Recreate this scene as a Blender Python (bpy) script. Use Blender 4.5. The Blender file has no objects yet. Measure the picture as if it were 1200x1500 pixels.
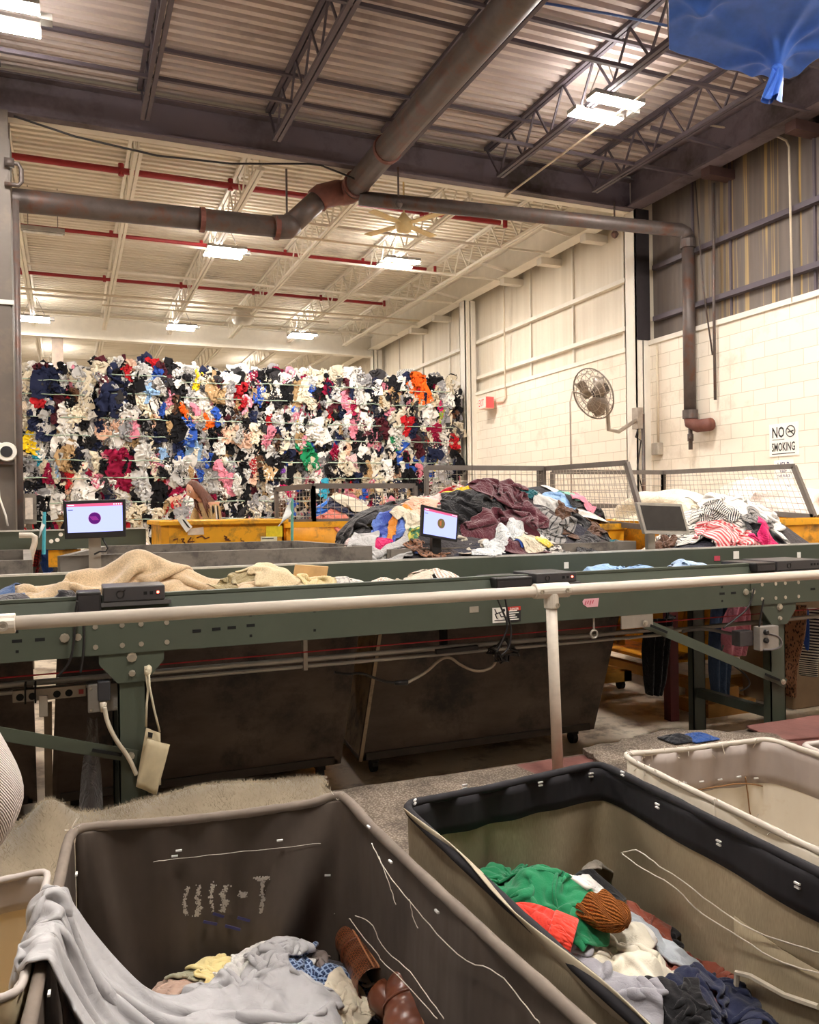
import bpy, math, random
import numpy as np
from mathutils import Vector, Matrix, Euler
rnd = random.Random(7)
rng = np.random.default_rng(11)
sc = bpy.context.scene
COL = sc.collection
PI = math.pi
sin, cos = math.sin, math.cos

# ------------------------------------------------------------------ camera
FPX, YAW, PITCH, ROLL, HCAM = 1204.0, math.radians(22.55), -0.0025, 0.0144, 1.5
_f0 = np.array([sin(YAW), cos(YAW), 0.]); _r0 = np.array([cos(YAW), -sin(YAW), 0.]); _u0 = np.array([0., 0., 1.])
FW = cos(PITCH)*_f0 + sin(PITCH)*_u0; _up = cos(PITCH)*_u0 - sin(PITCH)*_f0
RT = cos(ROLL)*_r0 - sin(ROLL)*_up; UP = cos(ROLL)*_up + sin(ROLL)*_r0
CP = np.array([0., 0., HCAM])
def ray(px, py): return FW + (px-600)/FPX*RT - (py-750)/FPX*UP
def onZ(px, py, z): d = ray(px, py); return CP + d*((z-HCAM)/d[2])
def onX(px, py, x): d = ray(px, py); return CP + d*(x/d[0])
def onY(px, py, y): d = ray(px, py); return CP + d*(y/d[1])
cam = bpy.data.cameras.new('camera'); co = bpy.data.objects.new('camera', cam); COL.objects.link(co)
M3 = Matrix(((RT[0], UP[0], -FW[0]), (RT[1], UP[1], -FW[1]), (RT[2], UP[2], -FW[2])))
co.matrix_world = Matrix.Translation((0, 0, HCAM)) @ M3.to_4x4()
cam.sensor_fit = 'VERTICAL'; cam.sensor_height = 24.0; cam.lens = 24.0*FPX/1500.0
cam.clip_start = .05; cam.clip_end = 200
sc.camera = co

# ------------------------------------------------------------------ materials
def srgb(r, g, b):
    f = lambda c: (c/255/12.92) if c/255 <= .04045 else ((c/255+.055)/1.055)**2.4
    return (f(r), f(g), f(b), 1)
MATS = {}
class NT:
    def __init__(s, name):
        s.m = bpy.data.materials.new(name); s.m.use_nodes = True
        s.n = s.m.node_tree.nodes; s.l = s.m.node_tree.links
        s.b = s.n['Principled BSDF']
    def new(s, t, **kw):
        n = s.n.new(t)
        for k, v in kw.items():
            if k in n.inputs: n.inputs[k].default_value = v
            else: setattr(n, k, v)
        return n
    def link(s, a, b): s.l.new(a, b)
    def coord(s, which='Object'): return s.new('ShaderNodeTexCoord').outputs[which]
    def noise(s, scale, detail=3, rough=.6, vec=None, stretch=None):
        n = s.new('ShaderNodeTexNoise', Scale=scale, Detail=detail, Roughness=rough)
        v = vec or s.coord()
        if stretch:
            mp = s.new('ShaderNodeMapping'); mp.inputs['Scale'].default_value = stretch
            s.link(v, mp.inputs[0]); v = mp.outputs[0]
        s.link(v, n.inputs['Vector']); return n.outputs['Fac']
    def ramp(s, fac, stops):
        r = s.new('ShaderNodeValToRGB'); e = r.color_ramp.elements
        while len(e) < len(stops): e.new(.5)
        for x, (p, c) in zip(e, stops):
            x.position = p; x.color = c if len(c) == 4 else (*c, 1)
        s.link(fac, r.inputs[0]); return r.outputs[0]
    def mix(s, fac, a, b, mode='MIX'):
        m = s.new('ShaderNodeMix', data_type='RGBA', blend_type=mode)
        for i, v in ((0, fac), (6, a), (7, b)):
            if hasattr(v, 'is_output'): s.link(v, m.inputs[i])
            else: m.inputs[i].default_value = v
        return m.outputs[2]
    def bump(s, h, strength=.3, dist=.01):
        b = s.new('ShaderNodeBump', Strength=strength, Distance=dist)
        s.link(h, b.inputs['Height']); s.link(b.outputs[0], s.b.inputs['Normal'])
def mul(c, k): return (min(1, c[0]*k), min(1, c[1]*k), min(1, c[2]*k), 1)
def mat(name, col, rough=.6, metal=0., var=.25, scale=6., bump=0., bscale=60., stretch=None, spec=.5, dirt=None, dscale=3.):
    if name in MATS: return MATS[name]
    t = NT(name)
    f = t.noise(scale, 4, .65, stretch=stretch)
    c = t.ramp(f, [(.25, mul(col, 1-var)), (.75, mul(col, 1+var))])
    if dirt:
        g = t.noise(dscale, 6, .7)
        k = t.ramp(g, [(.5, (0, 0, 0, 1)), (.66, (1, 1, 1, 1))])
        c = t.mix(k, c, dirt)
    t.link(c, t.b.inputs['Base Color'])
    t.b.inputs['Roughness'].default_value = rough; t.b.inputs['Metallic'].default_value = metal
    t.b.inputs['Specular IOR Level'].default_value = spec
    if bump: t.bump(t.noise(bscale, 4, .6, stretch=stretch), bump)
    MATS[name] = t.m; return t.m
def emat(name, col, strength):
    if name in MATS: return MATS[name]
    t = NT(name); t.b.inputs['Base Color'].default_value = (0, 0, 0, 1)
    t.b.inputs['Emission Color'].default_value = col; t.b.inputs['Emission Strength'].default_value = strength
    t.b.inputs['Specular IOR Level'].default_value = 0
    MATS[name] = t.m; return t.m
def fabric(name, col, kind='plain', col2=None, scale=60., rough=.9, sheen=.25, bump=.25, bs=350., fold=9.):
    """cloth: fine weave plus a pattern that lives in the sheet's own uv"""
    if name in MATS: return MATS[name]
    t = NT(name); uv = t.coord('UV')
    c = t.ramp(t.noise(9, 4, .6), [(.2, mul(col, .82)), (.8, mul(col, 1.12))])
    def wave(direction, sc_, w=.5, dist=0.):
        n = t.new('ShaderNodeTexWave', wave_type='BANDS', bands_direction=direction, wave_profile='SIN', Scale=sc_, Distortion=dist)
        t.link(uv, n.inputs['Vector'])
        return t.ramp(n.outputs['Fac'], [(w-.04, (0, 0, 0, 1)), (w+.04, (1, 1, 1, 1))])
    if kind == 'stripe': c = t.mix(wave('X', scale, .5), c, col2)
    elif kind == 'hstripe': c = t.mix(wave('Y', scale, .5), c, col2)
    elif kind == 'pin': c = t.mix(wave('X', scale, .86), c, col2)
    elif kind == 'plaid':
        c = t.mix(wave('X', scale, .8), c, col2); c = t.mix(wave('Y', scale, .8), c, col2)
    elif kind == 'buffalo':
        a = wave('X', scale, .5); b = wave('Y', scale, .5)
        c = t.mix(t.mix(.5, a, b), c, col2)
    elif kind in ('spots', 'print'):
        v = t.new('ShaderNodeTexVoronoi', Scale=scale); t.link(uv, v.inputs['Vector'])
        k = t.ramp(v.outputs['Distance'], [(.32, (1, 1, 1, 1)), (.42, (0, 0, 0, 1))])
        c = t.mix(k, c, col2)
    elif kind == 'blotch':
        n = t.noise(scale, 3, .6, vec=uv)
        c = t.mix(t.ramp(n, [(.5, (0, 0, 0, 1)), (.56, (1, 1, 1, 1))]), c, col2)
    elif kind == 'knit':
        w = t.new('ShaderNodeTexWave', wave_type='BANDS', bands_direction='X', Scale=scale, Distortion=2.5); t.link(uv, w.inputs['Vector'])
        w.inputs['Detail Scale'].default_value = 6
        c = t.mix(t.ramp(w.outputs['Fac'], [(.1, (1, 1, 1, 1)), (.6, (0, 0, 0, 1))]), c, mul(col, .62))
        t.bump(w.outputs['Fac'], 1., .02)
    elif kind == 'fleece':
        v = t.new('ShaderNodeTexVoronoi', Scale=scale); t.link(t.coord(), v.inputs['Vector'])
        c = t.mix(t.ramp(v.outputs['Distance'], [(.25, (0, 0, 0, 1)), (.75, (1, 1, 1, 1))]), c, mul(col, .72))
        t.bump(v.outputs['Distance'], -.6, .01)
    t.link(c, t.b.inputs['Base Color'])
    t.b.inputs['Roughness'].default_value = rough; t.b.inputs['Specular IOR Level'].default_value = .25
    t.b.inputs['Sheen Weight'].default_value = sheen; t.b.inputs['Sheen Roughness'].default_value = .5
    if not fold: t.bump(t.noise(bs, 2, .5), bump, .002)
    elif kind not in ('knit', 'fleece'):
        n1 = t.new('ShaderNodeTexNoise', Scale=fold, Detail=3., Roughness=.5, Distortion=1.6); t.link(t.coord(), n1.inputs['Vector'])
        ab = t.new('ShaderNodeMath', operation='ABSOLUTE'); su = t.new('ShaderNodeMath', operation='SUBTRACT'); su.inputs[1].default_value = .5
        t.link(n1.outputs['Fac'], su.inputs[0]); t.link(su.outputs[0], ab.inputs[0])
        sq = t.new('ShaderNodeMath', operation='POWER'); sq.inputs[1].default_value = .6; t.link(ab.outputs[0], sq.inputs[0])
        b1_ = t.new('ShaderNodeBump', Strength=.55, Distance=.35/fold); t.link(sq.outputs[0], b1_.inputs['Height'])
        b2_ = t.new('ShaderNodeBump', Strength=bump, Distance=.002); t.link(t.noise(bs, 2, .5), b2_.inputs['Height']); t.link(b1_.outputs[0], b2_.inputs['Normal']); t.link(b2_.outputs[0], t.b.inputs['Normal'])
    MATS[name] = t.m; return t.m

# ------------------------------------------------------------------ mesh builder
class MB:
    def __init__(s): s.v = []; s.f = []; s.mi = []; s.cur = 0; s.uv = None
    def add(s, v, f):
        o = len(s.v); s.v += [tuple(map(float, p)) for p in v]
        for q in f: s.f.append(tuple(o+i for i in q)); s.mi.append(s.cur)
        return s
    def hexa(s, c):   # 8 corners: bottom 4 ccw, top 4 ccw
        return s.add(c, [(3, 2, 1, 0), (4, 5, 6, 7), (0, 1, 5, 4), (1, 2, 6, 5), (2, 3, 7, 6), (3, 0, 4, 7)])
    def box(s, x0, x1, y0, y1, z0, z1):
        return s.hexa([(x0, y0, z0), (x1, y0, z0), (x1, y1, z0), (x0, y1, z0), (x0, y0, z1), (x1, y0, z1), (x1, y1, z1), (x0, y1, z1)])
    def obox(s, c, size, M):
        c = Vector(c); hx, hy, hz = size[0]/2, size[1]/2, size[2]/2
        pts = [(-hx, -hy, -hz), (hx, -hy, -hz), (hx, hy, -hz), (-hx, hy, -hz), (-hx, -hy, hz), (hx, -hy, hz), (hx, hy, hz), (-hx, hy, hz)]
        return s.hexa([c + M @ Vector(p) for p in pts])
    def bar(s, a, b, w, h=None, upv=(0, 0, 1)):
        a, b = Vector(a), Vector(b); d = (b-a); L = d.length; d.normalize()
        u = Vector(upv)
        if abs(d.dot(u)) > .95: u = Vector((0, 1, 0)) if abs(d.y) < .9 else Vector((1, 0, 0))
        x = d.cross(u).normalized(); u = x.cross(d).normalized(); h = h or w
        p = []
        for e in (a, b):
            p += [e - x*w/2 - u*h/2, e + x*w/2 - u*h/2, e + x*w/2 + u*h/2, e - x*w/2 + u*h/2]
        return s.hexa([p[0], p[1], p[5], p[4], p[3], p[2], p[6], p[7]])
    def tube(s, pts, r, n=8, cap=True):
        pts = [Vector(p) for p in pts]; m = len(pts)
        rs = r if isinstance(r, (list, tuple)) else [r]*m
        v = []; prev = None
        for i, p in enumerate(pts):
            t = (pts[min(i+1, m-1)] - pts[max(i-1, 0)])
            t = t.normalized() if t.length > 1e-9 else Vector((0, 0, 1))
            if prev is None:
                a = Vector((0, 0, 1)) if abs(t.z) < .9 else Vector((1, 0, 0))
                prev = t.cross(a).normalized()
            prev = (prev - t*prev.dot(t)).normalized(); q = t.cross(prev)
            for k in range(n):
                an = 2*PI*k/n; v.append(p + (prev*cos(an) + q*sin(an))*rs[i])
        f = [(i*n+k, i*n+(k+1) % n, (i+1)*n+(k+1) % n, (i+1)*n+k) for i in range(m-1) for k in range(n)]
        if cap: f += [tuple(range(n-1, -1, -1)), tuple((m-1)*n+k for k in range(n))]
        return s.add(v, f)
    def cyl(s, a, b, r, n=12): return s.tube([a, b], r, n)
    def prism(s, poly, d):    # poly: 3D points in order, d: extrusion vector
        n = len(poly); d = Vector(d); P = [Vector(p) for p in poly]
        return s.add(P + [p+d for p in P], [tuple(range(n-1, -1, -1)), tuple(range(n, 2*n))] + [(i, (i+1) % n, n+(i+1) % n, n+i) for i in range(n)])
    def lathe(s, c, prof, axis=(0, 0, 1), n=16):
        c = Vector(c); a = Vector(axis).normalized()
        t = Vector((1, 0, 0)) if abs(a.x) < .9 else Vector((0, 1, 0))
        x = a.cross(t).normalized(); y = a.cross(x); v = []
        for (r, h) in prof:
            for k in range(n):
                an = 2*PI*k/n; v.append(c + a*h + (x*cos(an)+y*sin(an))*max(r, 1e-4))
        m = len(prof)
        f = [(i*n+k, i*n+(k+1) % n, (i+1)*n+(k+1) % n, (i+1)*n+k) for i in range(m-1) for k in range(n)]
        f += [tuple(range(n-1, -1, -1)), tuple((m-1)*n+k for k in range(n))]
        return s.add(v, f)
    def grid(s, P):           # P [ny,nx,3]
        ny, nx = P.shape[:2]
        return s.add(P.reshape(-1, 3).tolist(), [(j*nx+i, j*nx+i+1, (j+1)*nx+i+1, (j+1)*nx+i) for j in range(ny-1) for i in range(nx-1)])
    def build(s, name, m, parent=None, smooth=False, bevel=0, sub=0, solid=0, uv=None, angle=None):
        me = bpy.data.meshes.new(name)
        off = Vector((0, 0, 0))
        if parent is not None:
            off = wloc(parent)
        me.from_pydata([(p[0]-off.x, p[1]-off.y, p[2]-off.z) for p in s.v], [], s.f)
        for x in (m if isinstance(m, (list, tuple)) else [m]): me.materials.append(x)
        me.polygons.foreach_set('material_index', s.mi)
        if uv is not None:
            u = me.uv_layers.new(name='UVMap'); li = np.zeros(len(me.loops), dtype=np.int32); me.loops.foreach_get('vertex_index', li)
            u.data.foreach_set('uv', np.asarray(uv, dtype=np.float32)[li].ravel())
        if smooth: me.polygons.foreach_set('use_smooth', [True]*len(me.polygons))
        me.update()
        o = bpy.data.objects.new(name, me); COL.objects.link(o)
        if parent is not None: o.parent = parent
        if bevel:
            b = o.modifiers.new('b', 'BEVEL'); b.width = bevel; b.segments = 2; b.limit_method = 'ANGLE'
        if solid:
            b = o.modifiers.new('t', 'SOLIDIFY'); b.thickness = solid; b.offset = 0
        if sub:
            b = o.modifiers.new('s', 'SUBSURF'); b.levels = sub; b.render_levels = sub
        return o
def wloc(o):
    p = Vector(o.location)
    while o.parent: o = o.parent; p = p + Vector(o.location)
    return p
def tag(o, label=None, cat=None, group=None, kind=None):
    if label: o['label'] = label
    if cat: o['category'] = cat
    if group: o['group'] = group
    if kind: o['kind'] = kind
    return o
def thing(name, label, cat, loc=(0, 0, 0), group=None):
    o = bpy.data.objects.new(name, None); COL.objects.link(o); o.location = loc; o.empty_display_size = .1
    return tag(o, label, cat, group)
def struct(name, mb, m, **k): return tag(mb.build(name, m, **k), kind='structure')
def copy_tree(o, loc=None, parent=None):
    c = o.copy(); COL.objects.link(c)
    if parent is not None: c.parent = parent
    if loc is not None: c.location = loc
    for ch in list(o.children): copy_tree(ch, None, c)
    return c
_DG = None
def text_mesh(s, name, m, parent, origin, xdir, ydir, height=None, width=None, bold=0., depth=.001):
    cu = bpy.data.curves.new('lettering', 'FONT'); cu.body = s; cu.size = 1; cu.offset = bold; cu.resolution_u = 2; cu.align_x = 'LEFT'
    o = bpy.data.objects.new('lettering', cu); COL.objects.link(o)
    dg = bpy.context.evaluated_depsgraph_get(); me = bpy.data.meshes.new_from_object(o.evaluated_get(dg))
    bpy.data.objects.remove(o)
    co_ = np.zeros(len(me.vertices)*3); me.vertices.foreach_get('co', co_); co_ = co_.reshape(-1, 3)
    mn, mx = co_.min(0), co_.max(0); w, h = mx[0]-mn[0], mx[1]-mn[1]
    sy = (height/h) if height else width/w
    sx = (width/w) if width else sy
    x = Vector(xdir).normalized(); y = Vector(ydir).normalized(); n = x.cross(y); of = wloc(parent) if parent else Vector((0, 0, 0))
    O = np.array(Vector(origin)-of)
    P = O + np.outer((co_[:, 0]-mn[0])*sx, np.array(x)) + np.outer((co_[:, 1]-mn[1])*sy, np.array(y)) + np.array(n)*depth
    me.vertices.foreach_set('co', P.ravel().astype(np.float32)); me.materials.clear(); me.materials.append(m); me.update()
    ob = bpy.data.objects.new(name, me); COL.objects.link(ob)
    if parent: ob.parent = parent
    return ob
# ------------------------------------------------------------------ the building
ZF = -.38          # warehouse floor; the carpeted sorting platform is z = 0
WX = 8.3           # block wall face
cream = mat('cream paint', srgb(226, 219, 206), .75, var=.10, scale=1.2, bump=.1, bscale=25, dirt=(.42, .34, .22, 1), dscale=.5)
creamst = mat('cream steel', srgb(230, 223, 210), .6, var=.08, scale=3)
darkst = mat('dark steel paint', srgb(88, 79, 87), .6, var=.12, scale=2)
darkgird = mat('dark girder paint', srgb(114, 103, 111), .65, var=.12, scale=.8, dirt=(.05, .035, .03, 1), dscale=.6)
def deck_mat(name, c1, c2):
    t = NT(name); f = t.noise(1.0, 4, .7, stretch=(.25, 6, 1))
    c = t.ramp(f, [(.3, c1), (.7, c2)])
    rust = t.ramp(t.noise(.7, 5, .7), [(.58, (0, 0, 0, 1)), (.72, (1, 1, 1, 1))])
    c = t.mix(rust, c, mul(c1, .72)); t.link(c, t.b.inputs['Base Color']); t.b.inputs['Roughness'].default_value = .7
    return t.m
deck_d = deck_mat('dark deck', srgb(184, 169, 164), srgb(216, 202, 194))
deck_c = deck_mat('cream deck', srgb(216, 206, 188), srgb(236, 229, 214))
# floor
t = NT('concrete floor'); g = t.noise(.8, 6, .65); c = t.ramp(g, [(.3, srgb(196, 180, 158)), (.7, srgb(236, 222, 200))])
st = t.ramp(t.noise(2.5, 6, .7), [(.5, (0, 0, 0, 1)), (.62, (1, 1, 1, 1))]); c = t.mix(st, c, srgb(150, 134, 116))
t.link(c, t.b.inputs['Base Color']); t.b.inputs['Roughness'].default_value = .35; t.bump(t.noise(20, 4), .08); floor_m = t.m
struct('floor', MB().box(-14, 9, -7, 34, ZF-.2, ZF), floor_m)
ply = mat('platform plywood', srgb(96, 82, 70), .8, var=.3, scale=3)
struct('floor_platform', MB().box(-4, 8.0, -3, 4.22, ZF, 0), ply)
# corrugated roof decks
def deck(name, y0, y1, m):
    prof = []; y = y0
    while y < y1:
        prof += [(y, 6.58), (y+.065, 6.58), (y+.08, 6.645), (y+.135, 6.645), (y+.15, 6.58)]; y += .15
    v = []; f = []
    for i, (yy, z) in enumerate(prof): v += [(-14, yy, z), (9, yy, z)]
    for i in range(len(prof)-1): f.append((2*i, 2*i+1, 2*i+3, 2*i+2))
    mb = MB().add(v, f); return struct(name, mb, m, solid=.002)
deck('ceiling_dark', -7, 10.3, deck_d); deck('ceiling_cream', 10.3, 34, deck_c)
# block wall with recessed sheet wall above it
t = NT('painted block'); br = t.new('ShaderNodeTexBrick', Scale=1.0)
sx = t.new('ShaderNodeSeparateXYZ'); cx = t.new('ShaderNodeCombineXYZ'); t.link(t.coord(), sx.inputs[0]); t.link(sx.outputs[1], cx.inputs[0]); t.link(sx.outputs[2], cx.inputs[1]); t.link(cx.outputs[0], br.inputs['Vector'])
for k, v in (('Color1', srgb(244, 233, 217)), ('Color2', srgb(239, 227, 209)), ('Mortar', srgb(202, 188, 166)), ('Mortar Size', .005), ('Brick Width', .4), ('Row Height', .2), ('Mortar Smooth', .3)): br.inputs[k].default_value = v
dz = t.ramp(t.noise(1.5, 6, .75), [(.55, (0, 0, 0, 1)), (.75, (1, 1, 1, 1))])
bc = t.mix(dz, br.outputs['Color'], srgb(216, 203, 182)); t.link(bc, t.b.inputs['Base Color']); t.b.inputs['Roughness'].default_value = .7
iv = t.new('ShaderNodeMath', operation='SUBTRACT'); iv.inputs[0].default_value = 1; t.link(br.outputs['Fac'], iv.inputs[1]); t.bump(iv.outputs[0], .35, .008)
block_m = t.m
struct('wall_right', MB().box(WX, WX+.3, -7, 34, ZF, 4.0), block_m)
def sheet_mat(name, c1, c2, streak):
    t = NT(name); w = t.new('ShaderNodeTexWave', wave_type='BANDS', bands_direction='Y', Scale=3.0); t.link(t.coord(), w.inputs['Vector'])
    n = t.noise(1.3, 5, .6, stretch=(1, 3, .15)); c = t.ramp(n, [(.3, c1), (.7, c2)])
    if streak:
        k = t.noise(1.0, 4, .7, stretch=(1, 9, .12)); k = t.ramp(k, [(.5, (0, 0, 0, 1)), (.57, (1, 1, 1, 1))])
        sp = t.new('ShaderNodeSeparateXYZ'); t.link(t.coord(), sp.inputs[0])
        gate = t.ramp(sp.outputs[1], [(0, (1, 1, 1, 1)), (1, (0, 0, 0, 1))])
        mr = t.new('ShaderNodeMapRange'); mr.inputs[1].default_value = 7.2; mr.inputs[2].default_value = 9.6; t.link(sp.outputs[1], mr.inputs[0])
        inv = t.new('ShaderNodeMath', operation='SUBTRACT'); inv.inputs[0].default_value = 1; t.link(mr.outputs[0], inv.inputs[1])
        mu = t.new('ShaderNodeMath', operation='MULTIPLY'); t.link(k, mu.inputs[0]); t.link(inv.outputs[0], mu.inputs[1])
        c = t.mix(mu.outputs[0], c, srgb(206, 172, 104))
    t.link(c, t.b.inputs['Base Color']); t.b.inputs['Roughness'].default_value = .55; t.bump(w.outputs['Fac'], .25, .01)
    return t.m
sh_d = sheet_mat('sooty sheet wall', srgb(92, 83, 78), srgb(120, 108, 100), True); sh_c = sheet_mat('cream sheet wall', srgb(214, 202, 182), srgb(232, 222, 204), False)
struct('wall_right_upper_sooty', MB().box(WX+.12, WX+.2, -7, 10.3, 3.9, 6.6), sh_d)
struct('wall_right_upper_cream', MB().box(WX+.12, WX+.2, 10.3, 34, 3.9, 6.6), sh_c)
struct('wall_far', MB().box(-14, 9, 33.8, 34, ZF, 6.6), cream)
struct('wall_left', MB().box(-14.2, -14, -7, 34, ZF, 6.6), cream)
struct('wall_back', MB().box(-14, 9, -7.2, -7, ZF, 6.6), cream)
# block ledge, girts, panel seams
led = MB(); led.box(WX-.03, WX+.14, -7, 34, 3.98, 4.05); struct('trim_1', led, creamst)
for i, (z, r) in enumerate(((5.14, .05), (4.36, .035))):
    for nm, y0, y1, m in (('sooty', -7, 10.2, darkst), ('cream', 10.4, 34, creamst)):
        g = MB().box(WX+.02, WX+.13, y0, y1, z-.02, z+.05)
        struct(f'trim_{2+i*2+(nm=="cream")}', g, m)
pipe_c = mat('cream conduit', srgb(214, 198, 174), .5, var=.1); pipe_d = mat('dark iron pipe', srgb(92, 82, 78), .5, .3, var=.25, scale=8, dirt=(.12, .05, .03, 1), dscale=4)
k = 6
for y in (11.0, 12.45, 13.9, 17.6, 19.2, 20.8):
    struct(f'trim_{k}', MB().box(WX+.08, WX+.125, y-.02, y+.02, 4.0, 6.2), creamst); k += 1
for y in (9.4, 8.67, 7.3):
    struct(f'trim_{k}', MB().box(WX+.09, WX+.125, y-.015, y+.015, 4.0, 6.2), darkst); k += 1
# eave girder along the wall, with its stub brackets
def eave(name, y0, y1, m):
    b = MB().box(8.02, 8.05, y0, y1, 6.08, 6.55); b.box(7.9, 8.17, y0, y1, 6.05, 6.08); b.box(7.9, 8.17, y0, y1, 6.55, 6.58)
    struct(name, b, m)
eave('eave_beam_dark', -7, 10.3, darkgird); eave('eave_beam_cream', 10.3, 34, creamst)
for y, m in ((7.26, 'd'), (8.67, 'd'), (11.52, 'c'), (12.9, 'c'), (14.28, 'c'), (17.6, 'c'), (19, 'c')):
    struct('bracket_beam', MB().box(7.98, WX+.12, y-.08, y+.08, 5.93, 6.05), mat('rusty bracket', srgb(86, 62, 60), .7) if m == 'd' else creamst)
# cross girders
def girder(name, y, z0, z1, x0, x1, mf, mbk):
    b = MB(); b.box(x0, x1, y-.13, y-.005, z0, z0+.02); b.box(x0, x1, y-.13, y-.005, z1-.02, z1); b.box(x0, x1, y-.012, y-.004, z0, z1)
    struct(name+'_beam', b, mf)
    b = MB(); b.box(x0, x1, y, y+.13, z0, z0+.02); b.box(x0, x1, y, y+.13, z1-.02, z1); b.box(x0, x1, y-.004, y+.004, z0, z1)
    struct(name+'_beam_rear', b, mbk)
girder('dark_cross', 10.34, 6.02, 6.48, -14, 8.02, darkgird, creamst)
girder('cream_cross', 22.0, 5.86, 6.42, -14, 8.02, creamst, creamst)
# columns
def wallcol(y, dark):
    b = MB(); w = .13
    b.box(8.04, 8.30, y-w, y-w+.02, ZF, 6.05); b.box(8.04, 8.30, y+w-.02, y+w, ZF, 6.05); b.box(8.16, 8.18, y-w, y+w, ZF, 6.05); b.box(8.04, 8.06, y-w, y+w, ZF, 6.05)
    struct('steel_column', b, creamst)
    if dark: struct('column_sooty_face', MB().box(8.06, 8.302, y-w-.012, y-w-.001, 4.05, 6.05), mat('soot face', srgb(48, 42, 44), .6))
wallcol(10.38, True); wallcol(16.2, False); wallcol(22.0, False)
lc = mat('putty column paint', srgb(108, 98, 89), .6, var=.12, scale=3, dirt=(.2, .15, .11, 1), dscale=1.5)
b = MB(); b.box(-.96, -.56, 10.16, 10.19, ZF, 6.02); b.box(-.96, -.56, 10.49, 10.52, ZF, 6.02); b.box(-.77, -.75, 10.19, 10.49, ZF, 6.02)
struct('steel_column', b, lc)
struct('column_edge_strip', MB().box(-.56, -.545, 10.17, 10.52, ZF, 5.7), lc)
b = MB().box(-.32, -.06, 22, 22.26, ZF, 5.86); struct('steel_column', b, mat('brown column', srgb(120, 104, 90), .6))
b = MB().tube([(-.49, 10.1, ZF), (-.49, 10.1, 5.0)], .035, 10); struct('riser_pipe_trim', b, pipe_d, smooth=True)
b = MB().tube([(-.6, 10.12, 5.42), (-.46, 10.12, 5.42), (-.43, 10.12, 5.36), (-.43, 10.12, 5.22), (-.46, 10.12, 5.18), (-.6, 10.12, 5.18)], .025, 8)
b.box(-.6, -.5, 10.08, 10.16, 5.38, 5.46); struct('column_pipe_trim', b, pipe_d, smooth=True)
struct('column_clamp_trim', MB().box(-.97, -.5, 10.14, 10.2, 3.85, 3.9), creamst)
# open-web joists
def joist(x, y0, y1, m, zt=6.50, zb=6.06, end=.35):
    b = MB()
    for s in (-1, 1):
        b.box(x+s*.03-.022, x+s*.03+.022, y0, y1, zt+.03, zt+.075)
        b.box(x+s*.03-.022, x+s*.03+.022, y0+end, y1-end, zb-.03, zb+.015)
    n = int((y1-y0-2*end)/.32); n += n % 2; st = (y1-y0-2*end)/n
    pts = [(x, y0+end+i*st, zb if i % 2 == 0 else zt+.04) for i in range(n+1)]
    for i in range(n): b.bar(pts[i], pts[i+1], .022)
    b.bar((x, y0, zt+.04), pts[0], .025); b.bar((x, y1, zt+.04), pts[-1], .025)
    return struct('roof_joist_beam', b, m)
JX = [-5.3, -3.75, -2.2, -.68, .88, 2.42, 3.97, 5.52, 7.07]
for x in JX:
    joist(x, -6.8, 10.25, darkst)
    joist(x, 10.45, 21.9, creamst)
    joist(x, 22.15, 33.6, creamst)
# bridging angles
for y, z in ((9.25, 6.53), (8.95, 6.06), (7.3, 6.53), (7.0, 6.06), (4.5, 6.53)):
    struct('bridging_beam', MB().box(-13, 8.0, y-.02, y+.02, z-.02, z+.02), darkst)
for y, z in ((12.6, 6.05), (14.4, 6.05), (16.4, 6.06), (18.6, 6.05), (19.9, 6.05), (26, 6.05)):
    struct('bridging_beam', MB().box(-13, 8.0, y-.018, y+.018, z-.018, z+.018), creamst)
for y, m in ((6.3, darkst), (8.2, darkst), (11.8, creamst), (14, creamst), (16.2, creamst), (19, creamst)):
    b = MB().bar((7.1, y+.5, 6.45), (8.0, y, 6.1), .045); struct('knee_brace_beam', b, m)
# ------------------------------------------------------------------ services
red = mat('red sprinkler paint', srgb(150, 26, 34), .45, var=.12)
for n, (y, r, x1, lab) in enumerate(((12.3, .045, 6.85, 'red sprinkler pipe under the cream deck, first behind the dark girder'), (15.2, .035, 6.75, 'red sprinkler pipe under the cream deck, middle one of three'), (18.1, .035, 6.9, 'red sprinkler pipe under the cream deck, third one from the dark girder'))):
    p = thing('sprinkler_pipe', lab, 'pipe', (-3, y, 6.36), 'red sprinkler pipes')
    MB().tube([(-13, y, 6.36), (x1, y, 6.36)], r, 10).build('pipe_run', red, p, smooth=True)
    for x in JX:
        if x > -2.5: MB().cyl((x-.12, y, 6.36-r*1.5), (x-.12, y, 6.36+r*2.2), r*.9, 8).build('sprinkler_tee', red, p)
# roof drain: heavy pipe with elbows
rust = mat('rusty coupling', srgb(112, 68, 58), .6, .2, var=.25, scale=12)
dp = thing('drain_pipe', 'heavy dark roof drain pipe that crosses under the girder and elbows down', 'pipe', (3.6, 10, 5.8))
MB().tube([(3.62, -6, 5.88), (3.6, 6, 5.85), (3.59, 10.45, 5.82)], .155, 18).build('main_run', pipe_d, dp, smooth=True)
A = Vector((3.42, 10.62, 5.80)); B_ = Vector((3.2, 10.62, 5.72)); C_ = Vector((2.74, 10.62, 5.26))
MB().tube([(3.59, 10.4, 5.82), (3.58, 10.56, 5.82), (3.5, 10.62, 5.81), A, B_, B_+(C_-B_)*.15], .165, 16).build('elbow', rust, dp, smooth=True)
MB().tube([B_+(C_-B_)*.1, C_+(B_-C_)*.08], .14, 16).build('drop_run', pipe_d, dp, smooth=True)
MB().tube([C_+(B_-C_)*.12, C_, C_+Vector((-.2, 0, -.03))], .155, 16).build('elbow', pipe_d, dp, smooth=True)
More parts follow.
